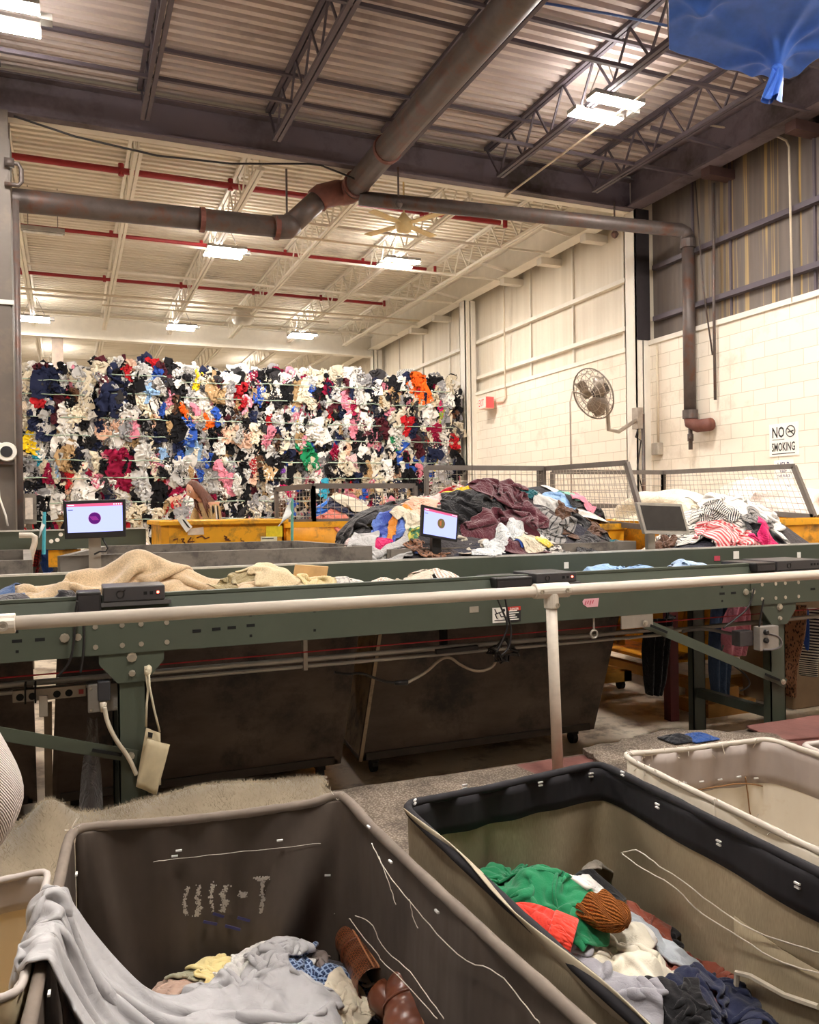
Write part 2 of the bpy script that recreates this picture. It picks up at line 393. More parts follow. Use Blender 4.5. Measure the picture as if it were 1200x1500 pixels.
MB().tube([C_+Vector((-.1, 0, -.02)), (-4, 10.62, 5.12)], .135, 16).build('branch_run', pipe_d, dp, smooth=True)
for c, d, r in (((3.6, 9.2, 5.835), (0, 1, 0), .178), ((3.59, 10.3, 5.825), (0, 1, 0), .18), ((2.58, 10.62, 5.23), (1, 0, 0), .158), ((1.62, 10.62, 5.215), (1, 0, 0), .155)):
    c = Vector(c); d = Vector(d); MB().cyl(c-d*.03, c+d*.03, r, 16).build('coupling', rust, dp, smooth=False)
for p in ((2.72, 10.62, 6.02, 5.38), ):
    MB().cyl((p[0], p[1], p[3]), (p[0], p[1], p[2]), .014, 6).build('hanger_rod', pipe_d, dp)
fp = thing('fire_main', 'grey pipe slung below the girder that drops down the block wall', 'pipe', (5.5, 10, 5.6))
MB().tube([(3.62, 10.3, 5.64), (8.1, 9.3, 5.42), (8.16, 9.27, 5.38), (8.18, 9.25, 5.3)], .095, 14).build('pipe_run', pipe_d, fp, smooth=True)
MB().tube([(8.18, 9.25, 5.34), (8.18, 9.25, 2.75)], .085, 14).build('drop_run', pipe_d, fp, smooth=True)
for z in (5.22, 2.8): MB().cyl((8.18, 9.25, z-.06), (8.18, 9.25, z+.06), .105, 14).build('collar', pipe_d, fp)
MB().tube([(8.18, 9.25, 2.78), (8.18, 9.24, 2.68), (8.18, 9.1, 2.62), (8.18, 8.85, 2.62)], .09, 14).build('elbow', rust, fp, smooth=True)
MB().tube([(8.18, 9.25, 2.65), (8.18, 9.25, 2.3)], .03, 10).build('drain_valve', pipe_d, fp, smooth=True)
b = MB(); b.cyl((8.18, 9.25, 2.47), (8.05, 9.12, 2.47), .02, 8); b.cyl((8.18, 9.25, 2.42), (8.18, 9.25, 2.52), .042, 10); b.build('valve_handle', pipe_d, fp)
for px, py in ((583, 205), (900, 262)):
    q = onY(px, py+30, 10.12); MB().cyl((q[0], q[1], 5.5), (q[0], q[1], 6.05), .013, 6).build('hanger_rod', pipe_d, fp)
    q2 = MB().lathe((q[0], q[1], 5.56), [(.03, -.05), (.06, 0), (.03, .05)], n=10); q2.build('hanger_ring', pipe_d, fp)
cd = tag(MB().tube([(8.2, 8.75, 5.9), (8.2, 8.78, 4.3), (8.22, 8.8, 2.95)], .02, 8).build('drop_conduit', pipe_d, smooth=True), 'thin rusty conduit hanging down the block wall beside the thick pipe', 'conduit')
tag(MB().tube([onX(1020, 180, 7.9), onX(1140, 200, 8.25), onX(1152, 206, 8.28), onX(1156, 215, 8.28), onX(1161, 443, 8.28)], .014, 8).build('wall_conduit', pipe_c, smooth=True), 'pale bent conduit running down the sooty sheet wall to the blocks', 'conduit')
tag(MB().tube([onX(738, 418, 8.2), onX(740, 560, 8.27), onX(741, 582, 8.27), onX(738, 588, 8.27), onX(728, 590, 8.27)], .018, 8).build('exit_conduit', pipe_c, smooth=True), 'cream conduit dropping to the red EXIT sign', 'conduit')
tag(MB().tube([(8.27, 10.05, 3.95), (8.27, 10.05, 2.45)], .018, 8).build('switch_conduit', pipe_c, smooth=True), 'cream conduit beside the wall column running down to a small grey box', 'conduit')
tag(MB().box(8.2, 8.3, 9.97, 10.13, 2.28, 2.46).build('junction_box', mat('grey box', srgb(176, 166, 152), .5), bevel=.01), 'small grey electrical box on the block wall beside the column', 'box')
tag(MB().tube([onZ(770, 0, 6.1), onZ(890, 20, 6.1), onZ(980, 38, 6.1)], .012, 6).build('blue_hose', mat('blue hose', srgb(80, 110, 170), .5), smooth=True), 'thin blue line strung under the dark deck towards the tarpaulin', 'line')
c0, c1 = onZ(1010, 88, 6.0), onZ(740, 288, 6.0)
tag(MB().tube([c0, c1], .014, 8).build('light_conduit', pipe_c, smooth=True), 'straight pale conduit running under the joists past the bright lamp', 'conduit')
for (a, b_, r, z, lab) in (((280, 333), (640, 368), .02, 6.0, 'cream conduit across the bay level with the ceiling fan'), ((20, 410), (600, 478), .022, 5.95, 'cream pipe across the bay above the pale girder'), ((150, 445), (480, 474), .018, 5.9, 'cream pipe with a short upturned end in front of the pale girder')):
    a_, b2 = onZ(*a, z), onZ(*b_, z); ym = (a_[1]+b2[1])/2
    tag(MB().tube([(a_[0], ym, z), (b2[0], ym, z)], r, 8).build('conduit_run', pipe_c, smooth=True), lab, 'conduit')
# sagging cable along the girder
P = [onY(px, py, 10.0) for px, py in ((20, 170), (110, 200), (230, 228), (340, 240), (450, 240), (470, 242), (520, 262))]
tag(MB().tube(P, .012, 6).build('sagging_cable', mat('black cable', srgb(38, 32, 32), .6), smooth=True), 'black cable sagging below the dark girder', 'cable')
tag(MB().tube([onX(1018, 260, 8.2), onX(1030, 420, 8.24), onX(1044, 520, 8.28)], .012, 6).build('slack_cable', pipe_d, smooth=True), 'slack cable hanging against the sooty wall to the block ledge', 'cable')
# tin duct stub high up
q = onZ(345, 463, 6.0)
tag(MB().tube([q, q + np.array([.35, .1, .05])], .2, 18).build('duct_stub', creamst, smooth=True), 'short round cream duct with dark mouth under the far deck', 'duct')
# ------------------------------------------------------------------ lamps
led_m = emat("led panel", (1, .94, .875, 1), 150); upl_m = emat('added uplight glow', (1, .94, .875, 1), 30); white0 = mat('tube white', srgb(236, 230, 222), .4); hous = mat('lamp housing', srgb(150, 146, 140), .5)
wire = mat('steel wire', srgb(120, 112, 104), .4, .6)
def lamp(x, y, z, label, w=.66):
    r = thing('highbay_light', label, 'light', (x, y, z), 'strip lamps under the roof')
    for s in (-1, 1):
        MB().box(x-w/2, x+w/2, y+s*.19-.09, y+s*.19+.09, z, z+.05).build('housing', hous, r)
        MB().box(x-w/2+.01, x+w/2-.01, y+s*.19-.08, y+s*.19+.08, z-.012, z-.002).build('led_panel', led_m, r)
        MB().box(x-w/2+.05, x+w/2-.05, y+s*.19-.05, y+s*.19+.05, z+.051, z+.056).build('added_uplight', upl_m, r)  # upward glow added to the housings to brighten the deck
    MB().box(x+w/2, x+w/2+.1, y-.06, y+.06, z, z+.06).build('driver_box', hous, r)
    for s in (-1, 1):
        MB().cyl((x+s*.25, y, z+.05), (x+s*.05, y, 6.5), .008, 5).build('hanger_wire', wire, r)
    return r
for x, y, z, lab in ((-.5, 8.2, 6.0, 'glaring strip lamp under the dark deck beside the first joist'), (5.68, 7.72, 6.0, 'glaring strip lamp under the dark deck near the blue tarpaulin'), (2.57, 14.35, 6.0, 'lit strip lamp under the cream deck below the roof drain branch'),
                     (5.63, 13.92, 6.0, 'lit strip lamp under the cream deck beneath the ceiling fan'), (-.66, 20.7, 6.0, 'lit strip lamp just in front of the pale girder by the column'), (-.28, 26.9, 6.0, 'small lit strip lamp beyond the pale girder above the bales')):
    lamp(x, y, z, lab)
for x, y in ((-6.7, 8.2), (-6.7, 14.3), (2.4, 1.7), (-.6, 1.0), (5.7, 1.5), (7.2, 4.4), (-3.6, 14.3), (2.6, 20.5), (5.6, 20.5), (5.6, 27), (-5.5, 22)):  # some of these lamps are added out of view to brighten foreground and floor
    lamp(x, y, 6.0, 'strip lamp of the same kind added over the rest of the hall')
# unlit tube lamp hung near the putty column
q0, q1 = onZ(30, 335, 5.85), onZ(95, 346, 5.85); ym = (q0[1]+q1[1])/2
tl_ = thing('tube_light', 'long unlit tube lamp hung under the cream deck beside the putty column', 'light', (q0[0], ym, 5.85))
MB().box(q0[0], q1[0], ym-.07, ym+.07, 5.86, 5.92).build('reflector', hous, tl_); MB().tube([(q0[0]+.03, ym, 5.84), (q1[0]-.03, ym, 5.84)], .02, 8).build('tube', white0, tl_, smooth=True)
for x in (q0[0]+.1, q1[0]-.1): MB().cyl((x, ym, 5.92), (x, ym, 6.55), .006, 5).build('hanger_wire', wire, tl_)
# ceiling fan
fm = mat('yellowed fan enamel', srgb(214, 190, 140), .5, var=.15)
fx, fy, fz = onZ(592, 332, 5.75)
f = thing('ceiling_fan', 'yellowed ceiling fan with thin blades under the cream deck', 'fan', (fx, fy, fz))
MB().cyl((fx, fy, fz+.1), (fx, fy, 6.5), .015, 8).build('down_rod', fm, f)
MB().lathe((fx, fy, fz), [(.02, -.1), (.1, -.08), (.13, 0), (.13, .08), (.07, .14), (.03, .2)], n=18).build('motor', fm, f, smooth=True)
for k in range(4):
    a = .5+k*PI/2; d = Vector((cos(a), sin(a), 0)); n_ = Vector((-sin(a), cos(a), 0)); c = Vector((fx, fy, fz+.03))
    b = MB(); b.prism([c+d*.12-n_*.03, c+d*.2-n_*.06, c+d*.72-n_*.075, c+d*.74+n_*.07, c+d*.2+n_*.06, c+d*.12+n_*.03], (0, 0, .012)); b.build('blade', fm, f)
# wall fan
g_m = mat('fan grille wire', srgb(168, 155, 142), .45, .3); fc = Vector(onY(869, 577, 9.95)); fa = Vector((-1.01, -.15, -.41)).normalized()
wf = thing('wall_fan', 'large caged industrial fan on a bent arm off the wall column', 'fan', fc)
xx = fa.cross(Vector((0, 0, 1))).normalized(); yy = xx.cross(fa)
for nm, s in (('front_grille', 1), ('rear_grille', -1)):
    b = MB(); R = .38
    for rr, h in ((R, 0), (R*.85, .07), (R*.62, .1), (R*.38, .11), (.1, .115)):
        b.tube([fc + (xx*cos(2*PI*i/28)+yy*sin(2*PI*i/28))*rr + fa*s*h for i in range(29)], .005 if rr < R else .011, 5, cap=False)
    for i in range(22):
        a = 2*PI*i/22; e = xx*cos(a)+yy*sin(a)
        b.tube([fc+e*R, fc+e*R*.85+fa*s*.07, fc+e*R*.6+fa*s*.1, fc+e*.08+fa*s*.115], .0035, 4, cap=False)
    b.build(nm, g_m, wf)
for k in range(3):
    a = 2*PI*k/3+.5; e = xx*cos(a)+yy*sin(a); n_ = fa.cross(e); P = []
    for i in range(6):
        rr = .05+.29*i/5; w = .05+.12*sin(PI*min(1, i/4.2))
        P.append([fc+e*rr+n_*(-w)+fa*(.04), fc+e*rr+fa*.0, fc+e*rr+n_*w+fa*(-.045)])
    MB().grid(np.array(P)).build('fan_blade', mat('fan blade', srgb(150, 136, 122), .4, .4), wf, smooth=True, solid=.004)
MB().lathe(fc-fa*.1, [(.02, -.16), (.09, -.15), (.1, 0), (.06, .08)], axis=fa, n=16).build('motor', mat('dark motor', srgb(62, 52, 48), .5), wf, smooth=True)
wb = Vector((8.05, 10.2, 2.85))
MB().tube([fc-fa*.15, fc-fa*.2+Vector((.08, 0, -.2)), fc+Vector((.35, .12, -.5)), fc+Vector((.55, .15, -.52)), wb], .03, 10).build('support_arm', g_m, wf, smooth=True)
MB().box(7.96, 8.06, 10.13, 10.27, 2.68, 3.0).build('wall_bracket', g_m, wf)
MB().tube([fc+fa*.12, fc+fa*.15+Vector((-.1, 0, .05)), fc+Vector((-.42, -.1, 0)), fc+Vector((-.46, -.1, -.15)), fc+Vector((-.46, -.1, -2.2))], .012, 8).build('hanging_cord', g_m, wf, smooth=True)
cbk = mat('black cable', srgb(38, 32, 32), .6)
MB().tube([wb+Vector((-.05, -.05, -.1)), wb+Vector((-.12, -.05, -.3)), wb+Vector((-.02, -.05, -.35)), wb+Vector((-.1, -.05, -.8)), wb+Vector((0, -.05, -1.1))], .01, 6).build('power_cord', cbk, wf, smooth=True)
tag(MB().tube([(8.07, 10.15, 2.9), (8.07, 10.15, .3)], .028, 10).build('column_pipe', pipe_d, smooth=True), 'dark thin pipe running down the face of the wall column below the fan bracket', 'pipe')
# signs
white = mat('sign white', srgb(250, 246, 236), .5, var=.03); ink = mat('sign ink', srgb(30, 28, 30), .6)
ex = thing('exit_sign', 'small red EXIT sign on the block wall next to the cream column', 'sign', (8.15, 15.3, 3.7))
MB().box(8.02, 8.22, 15.12, 15.42, 3.58, 3.84).build('housing', mat('exit housing', srgb(240, 200, 180), .5), ex, bevel=.008)
pl = MB().box(8.005, 8.019, 15.14, 15.40, 3.6, 3.82).build('sign_face', emat('exit face', (1, .45, .35, 1), 1.0), ex)
text_mesh('EXIT', 'lettering', emat('exit red', (1, .06, .05, 1), 1.3), ex, (8.0, 15.38, 3.64), (0, -1, 0), (0, 0, 1), .14, .22, .01)
MB().box(8.03, 8.21, 15.109, 15.119, 3.6, 3.82).build('side_face', emat('exit red', (1, .06, .05, 1), 1.3), ex)
ns = thing('no_smoking_sign', 'white NO SMOKING sign on the cream block wall', 'sign', (8.29, 7.7, 2.3))
MB().box(8.285, 8.298, 7.48, 7.93, 2.11, 2.52).build('plate', white, ns)
X = 8.284
text_mesh('NO', 'lettering', ink, ns, (X, 7.88, 2.34), (0, -1, 0), (0, 0, 1), .14, .19, .02)
text_mesh('SMOKING', 'lettering', ink, ns, (X, 7.89, 2.17), (0, -1, 0), (0, 0, 1), .11, .36, .02)
b = MB(); b.box(X-.001, X, 7.53, 7.89, 2.135, 2.145); b.box(X-.001, X, 7.69, 7.88, 2.315, 2.322)
ci = Vector((X, 7.595, 2.41)); b.tube([ci + Vector((0, cos(a*PI/12), sin(a*PI/12)))*.068 for a in range(25)], .006, 5, cap=False); b.bar(ci+Vector((0, .05, .045)), ci+Vector((0, -.05, -.045)), .01); b.bar(ci+Vector((0, .04, -.01)), ci+Vector((0, -.045, .005)), .012)
b.build('symbol', ink, ns)
hs = thing('housekeeping_sign', 'white HELP KEEP THIS PLACE CLEAN sign below the no smoking sign', 'sign', (8.29, 7.7, 1.9))
blu = mat('sign blue', srgb(40, 50, 100), .6)
MB().box(8.285, 8.298, 7.56, 7.86, 1.66, 2.06).build('plate', white, hs)
for s, z, w, h in (('HELP', 1.96, .18, .07), ('KEEP', 1.90, .1, .035), ('THIS PLACE', 1.84, .2, .035), ('CLEAN', 1.69, .2, .06)):
    text_mesh(s, 'lettering', blu, hs, (X, 7.71+w/2, z), (0, -1, 0), (0, 0, 1), h, w, .01)
# ring-fronted device on the putty column
q = onY(10, 662, 10.1)
dv = thing('wall_monitor', 'round-cornered white device with dark face on the putty column', 'device', q)
MB().lathe(q, [(.02, -.02), (.1, -.02), (.108, .0), (.1, .05)], axis=(0, -1, 0), n=28).build('housing', white, dv, smooth=False)
MB().lathe(Vector(q)+Vector((0, -.045, 0)), [(.01, 0), (.06, 0), (.062, .01)], axis=(0, -1, 0), n=24).build('dark_face', mat('dark face', srgb(48, 48, 52), .3), dv)
MB().box(q[0]-.08, q[0]+.06, q[1]-.01, q[1]+.05, q[2]-.14, q[2]-.11).build('bracket', pipe_d, dv)
MB().tube([q+np.array([-.06, 0, .1]), q+np.array([-.1, 0, -.2]), q+np.array([-.08, -.02, -.5]), q+np.array([-.02, -.02, -.7]), q+np.array([0, -.02, -.82])], .012, 6).build('cable', white, dv, smooth=True)
# ------------------------------------------------------------------ the near sorting conveyor
green = mat('green machine paint', srgb(74, 81, 69), .5, var=.10, scale=3, spec=.4, dirt=(.07, .08, .06, 1), dscale=2.2)
greend = mat('dark green steel', srgb(52, 60, 54), .5, var=.15, scale=4)
bolt_m = mat('zinc bolt', srgb(196, 190, 176), .35, .8, var=.1); hole_m = mat('hole dark', srgb(14, 14, 14), .9)
black = mat('black plastic', srgb(28, 26, 27), .45, var=.2); dgrey = mat('dark grey case', srgb(58, 56, 58), .45, var=.1)
belt_m = mat('black belt', srgb(40, 38, 38), .8); alu = mat('scuffed white pipe', srgb(214, 203, 188), .42, var=.12, scale=7, stretch=(.4, 2, 2))
galv = mat('galvanised', srgb(168, 162, 152), .4, .6, var=.15)
CX0, CX1 = -3.2, 7.9
cv = thing('belt_conveyor', 'long dark green belt conveyor across the hall behind the white pipe rail', 'conveyor', (2.5, 4.8, 0))
b = MB(); b.box(CX0, CX1, 4.35, 4.365, .80, 1.0); b.box(CX0, CX1, 4.365, 4.40, .80, .812); b.box(CX0, CX1, 4.35, 4.40, .988, 1.0)
b.build('side_channel', green, cv)
b = MB(); b.hexa([(CX0, 4.40, .99), (CX1, 4.40, .99), (CX1, 4.412, .99), (CX0, 4.412, .99), (CX0, 4.43, 1.075), (CX1, 4.43, 1.075), (CX1, 4.442, 1.075), (CX0, 4.442, 1.075)])
b.box(CX0, CX1, 4.425, 4.475, 1.075, 1.09); b.build('guard_lip', green, cv)
MB().box(CX0, CX1, 4.44, 5.22, .955, .975).build('belt', belt_m, cv)
MB().box(CX0, CX1, 4.40, 5.25, .86, .95).build('slider_bed', greend, cv)
b = MB(); b.box(CX0, CX1, 5.235, 5.25, .80, 1.15); b.build('rear_guard', green, cv)
MB().box(CX0, CX1, 5.235, 5.275, 1.15, 1.162).build('rear_guard_lip', mat('worn lip', srgb(206, 204, 196), .4, .2, var=.2, scale=12), cv)
MB().box(-.6, 1.75, 5.28, 5.30, 1.11, 1.15).build('brush_strip', belt_m, cv)
def bolts(pts, r=.013):
    for (x, z) in pts:
        MB().lathe((x, 4.35, z), [(r*1.3, 0), (r*1.3, .004), (r, .005), (r, .012)], axis=(0, -1, 0), n=8).build('bolt', bolt_m, cv)
def slots(pts, w=.022, h=.008):
    for (x, z) in pts: MB().box(x-w, x+w, 4.3485, 4.3499, z-h, z+h).build('slot', hole_m, cv)
def legset(x):
    MB().box(x-.27, x+.27, 4.342, 4.35, .805, .985).build('splice_plate', green, cv)
    lg = MB(); lg.box(x-.068, x+.068, 4.37, 4.378, ZF, .80); lg.box(x-.068, x-.06, 4.37, 4.44, ZF, .80); lg.box(x+.06, x+.068, 4.37, 4.44, ZF, .80)
    l = lg.build('leg', green, cv)
    MB().prism([(x-.155, 4.352, .815), (x+.155, 4.352, .815), (x+.155, 4.352, .755), (x+.07, 4.352, .655), (x-.07, 4.352, .655), (x-.155, 4.352, .755)], (0, .012, 0)).build('gusset', green, l)
    for z, r in ((.78, .018), (.70, .012)): MB().lathe((x, 4.352, z), [(r*1.4, 0), (r*1.4, .004), (r, .005), (r, .014)], axis=(0, -1, 0), n=8).build('bolt', bolt_m, l)
    lg = MB(); lg.box(x-.06, x+.06, 5.16, 5.168, ZF, .80); lg.box(x-.06, x-.052, 5.16, 5.22, ZF, .8); lg.box(x+.052, x+.06, 5.16, 5.22, ZF, .8); lg.build('leg', greend, cv)
    MB().box(x-.03, x+.03, 4.4, 5.2, -.02, .05).build('cross_strut', greend, cv)
    for dx in (-.17, -.045, .045, .17): bolts([(x+dx, .945), (x+dx, .845)])
    slots([(x-.52, .9), (x-.42, .9), (x+.32, .89), (x+.42, .893), (x+.5, .895), (x+.6, .9)]); slots([(x-.52, .945), (x-.52, .85), (x+.6, .955), (x+.6, .845), (x+.95, .955), (x+.95, .85)], .007, .007)
    bolts([(x-.31, .9), (x-.25, .9)], .018)
legset(.285); legset(4.62); legset(-2.6)
def brace(x0, z0, x1, z1):
    br = MB().bar((x0, 4.36, z0), (x1, 4.345, z1), .012, .062, upv=(0, 0, 1)).build('brace', green, cv)
    d = Vector((x1-x0, 0, z1-z0)); L = d.length; d.normalize()
    for tt in (.08, .12, .16, .2):
        for (o, sg) in ((Vector((x0, 4.338, z0)), 1), (Vector((x1, 4.33, z1)), -1)):
            c = o + d*(sg*tt*.9+sg*.02); MB().bar(c-d*.018, c+d*.018, .006, .016).build('slot', hole_m, br)
    for o in ((x0+d.x*.03, z0+d.z*.03), (x1-d.x*.03, z1-d.z*.03)): MB().lathe((o[0], 4.34, o[1]), [(.02, 0), (.02, .005), (.013, .006), (.013, .014)], axis=(0, -1, 0), n=8).build('bolt', bolt_m, br)
brace(3.42, .755, 4.66, .24); brace(-.95, .66, .30, .28)
MB().box(3.27, 3.52, 4.352, 4.362, .715, .82).build('brace_plate', galv, cv)
# under-belt services fixed to the frame
MB().tube([(CX0, 4.62, .645), (3.9, 4.62, .645)], .016, 8).build('conduit', galv, cv, smooth=True)
MB().tube([(CX0, 4.62, .605), (3.9, 4.62, .605)], .011, 8).build('conduit', galv, cv, smooth=True)
MB().tube([(3.9, 4.62, .63), (7.8, 4.62, .66)], .016, 8).build('conduit', galv, cv, smooth=True)
MB().tube([(CX0, 4.5, .70), (.2, 4.5, .705), (3, 4.5, .715), (7, 4.5, .72)], .004, 5).build('pull_cord', mat('red pull cord', srgb(170, 40, 48), .6), cv)
for x in (1.25, 2.9): MB().box(x-.012, x+.012, 4.6, 4.645, .585, .78).build('conduit_clamp', galv, cv)
MB().tube([(3.07, 4.37, .8), (3.07, 4.37, .72)], .007, 6).build('eye_hook', galv, cv)
b = MB(); c = Vector((3.07, 4.37, .695)); b.tube([c+Vector((cos(a*PI/8), 0, sin(a*PI/8)))*.025 for a in range(17)], .007, 6, cap=False); b.build('eye_hook', galv, cv)
# stickers
stk = thing('warning_sticker', 'white, red and black danger sticker with a tumbling figure on the green frame', 'sticker', (2.4, 4.345, .88))
q0, q1 = onY(722, 913, 4.345), onY(763, 888, 4.345)
x0, z0, x1, z1 = q0[0], q0[2], q1[0], q1[2]; xm = x0+(x1-x0)*.48
MB().box(x0, xm, 4.346, 4.3485, z0, z1).build('pictogram_panel', white, stk); MB().box(xm, x1, 4.346, 4.3485, z0, z0+(z1-z0)*.74).build('text_panel', ink, stk)
MB().box(xm, x1, 4.346, 4.3485, z0+(z1-z0)*.74, z1).build('heading_panel', mat('sticker red', srgb(190, 50, 40), .5), stk)
text_mesh('DANGER', 'lettering', white, stk, (xm+.025, 4.345, z0+(z1-z0)*.79), (1, 0, 0), (0, 0, 1), .013, x1-xm-.04, .01)
b = MB()
for i in range(5): b.box(xm+.02, x1-.015-.012*(i % 3), 4.344, 4.3459, z0+.012+i*.013, z0+.017+i*.013)
b.build('lettering', white, stk)
b = MB(); cx, cz = (x0+xm)/2, (z0+z1)/2+.008
for (p, q) in (((-.028, .0), (.02, .012)), ((-.03, .0), (-.015, -.03)), ((-.02, .005), (-.032, .03)), ((.02, .012), (.034, .03)), ((.0, .006), (.012, -.02)), ((.012, -.02), (.03, -.016))):
    b.bar((cx+p[0], 4.3455, cz+p[1]), (cx+q[0], 4.3455, cz+q[1]), .002, .006)
b.lathe((cx+.03, 4.346, cz+.02), [(.009, 0), (.009, .002)], axis=(0, -1, 0), n=10); b.box(x0+.012, xm-.008, 4.3445, 4.3459, z0+.012, z0+.017); b.build('pictogram', ink, stk)
q0, q1 = onY(855, 890, 4.345), onY(878, 876, 4.345)
ps = thing('pink_sticker', 'peeling pink and white sticker on the green frame near the rail post', 'sticker', q0)
MB().prism([(q0[0], 4.347, q0[2]+.02), (q0[0]+.03, 4.347, q0[2]), (q1[0]-.01, 4.347, q0[2]), (q1[0], 4.347, q1[2]), (q0[0]+.01, 4.347, q1[2]), (q0[0]-.005, 4.347, q1[2]-.015)], (0, .002, 0)).build('backing', mat('sticker pink', srgb(226, 170, 178), .6, var=.1), ps)
b = MB()
for i in range(4):
    b.bar((q0[0]+.012+i*.018, 4.3465, q0[2]+.015+.006*(i % 2)), (q0[0]+.022+i*.018, 4.3465, q1[2]-.012), .001, .006)
b.build('lettering', mat('sticker red ink', srgb(196, 70, 90), .6), ps)
q0 = onY(695, 893, 4.345); tag(MB().box(q0[0]-.03, q0[0]+.03, 4.347, 4.3495, q0[2]-.018, q0[2]+.018).build('tape_patch', mat('old tape', srgb(150, 142, 128), .5, var=.3)), 'faded tape patch on the green frame below the rail', 'tape')
for px, py, w, h, nm, m_, lab in ((830, 828, .02, .03, 'white_decal', white, 'small white decals on the rear guard next to the light blue denim'), (1051, 818, .03, .025, 'red_decal', mat('sticker red ink', srgb(196, 70, 90), .6), 'pinkish checked decal on the rear guard'), (1079, 813, .03, .04, 'round_decal', white, 'white decal with red mark on the rear guard by the navy cap'), (1171, 813, .02, .03, 'pale_decal', white, 'pale decal on the rear guard above the end computer')):
    q = onY(px, py, 5.23); tag(MB().box(q[0]-w, q[0]+w, 5.231, 5.234, q[2]-h*.8, q[2]+h*.8).build(nm, m_), lab, 'sticker')
# ------------------------------------------------------------------ guard rail
gr = thing('guard_rail', 'scuffed white pipe guard rail with a clamp-on post before the conveyor', 'rail', (2.47, 3.9, 0))
MB().tube([(-.27, 3.9, 1.04), (7.2, 3.9, 1.045)], .031, 16).build('top_pipe', alu, gr, smooth=True)
MB().tube([(2.49, 3.9, 0), (2.46, 3.9, 1.0)], .031, 16).build('post', alu, gr, smooth=True)
fit = mat('cast fitting', srgb(214, 206, 192), .45, .2, var=.08)
b = MB(); b.cyl((2.35, 3.9, 1.043), (2.57, 3.9, 1.043), .042, 18); b.cyl((2.46, 3.9, 1.03), (2.462, 3.9, .945), .041, 18); b.build('tee_fitting', fit, gr, bevel=.005)
for p in ((2.38, 1.043), (2.54, 1.043), (2.475, .965)):
    MB().lathe((p[0], 3.862, p[1]), [(.013, 0), (.013, .008), (.007, .008), (.006, .004)], axis=(0, -1, 0), n=10).build('set_screw', bolt_m, gr)
b = MB(); b.cyl((-.36, 3.9, 1.04), (-.215, 3.9, 1.04), .043, 18); b.build('end_fitting', fit, gr, bevel=.004)
MB().lathe((-.262, 3.858, 1.035), [(.022, 0), (.022, .008), (.012, .008), (.01, .002)], axis=(0, -1, 0), n=14).build('set_screw', bolt_m, gr)
MB().tube([(-.62, 3.9, 0), (-.62, 3.9, 1.0)], .031, 14).build('post', alu, gr, smooth=True); MB().tube([(-.65, 3.9, 1.04), (-.3, 3.9, 1.04)], .031, 14).build('top_pipe', alu, gr, smooth=True)
# ------------------------------------------------------------------ small computers along the belt
def pc(x0, x1, y0, y1, z0, z1, label, lit=True, tray=True):
    r = thing('mini_computer', label, 'computer', ((x0+x1)/2, y0, z0))
    MB().box(x0, x1, y0, y1, z0, z1).build('case', dgrey, r, bevel=.006)
    if tray: MB().box(x0-.02, x1+.03, y0+.0, y1+.06, z0-.022, z0-.002).build('tray', mat('pc tray', srgb(80, 78, 78), .5), r)
    b = MB(); c = Vector((x0+(x1-x0)*.27, y0-.001, (z0+z1)/2)); R = (z1-z0)*.24
    b.tube([c+Vector((cos(a*PI/10), 0, sin(a*PI/10)))*R for a in range(21)], .003, 5, cap=False)
    b.tube([c+Vector((R*.9, 0, R*.7)), c+Vector((R*1.3, 0, R*1.2))], .003, 4); b.build('power_ring', black, r)
    for i in range(3): MB().box(x1-.105+i*.03, x1-.088+i*.03, y0-.0015, y0, (z0+z1)/2-.008, (z0+z1)/2+.008).build('port', hole_m, r)
    if lit: MB().lathe((x1-.035, y0-.001, (z0+z1)/2+.002), [(.007, 0), (.006, .003)], axis=(0, -1, 0), n=8).build('status_led', emat('red led', (1, .05, .03, 1), 14), r)
    return r
pc(.155, .452, 4.37, 4.62, 1.06, 1.135, 'dark grey mini computer with glowing red light, beside the sherpa blanket')
pc(2.63, 2.92, 4.33, 4.62, 1.04, 1.10, 'dark mini computer with red light on the conveyor edge by the rail post')
pc(4.62, 5.05, 4.37, 4.70, 1.03, 1.10, 'dark mini computer on the conveyor edge below the hot pink garment', lit=False)
def brick(x0, x1, y0, y1, z0, z1, lab):
    r = thing('power_supply', lab, 'power supply', ((x0+x1)/2, y0, z0)); MB().box(x0, x1, y0, y1, z0, z1).build('case', black, r, bevel=.008)
    MB().box(x0+.01, x1-.01, y0-.002, y0, z0+.01, z1-.02).build('label_plate', mat('dull plate', srgb(50, 48, 50), .3), r); return r
brick(.03, .145, 4.36, 4.5, 1.01, 1.118, 'black power supply block pressed against the first mini computer')
brick(2.36, 2.61, 4.34, 4.62, 1.02, 1.085, 'long black power supply beside the computer near the rail post')
brick(4.42, 4.60, 4.36, 4.7, 1.03, 1.095, 'long black power supply beside the computer below the hot pink garment')
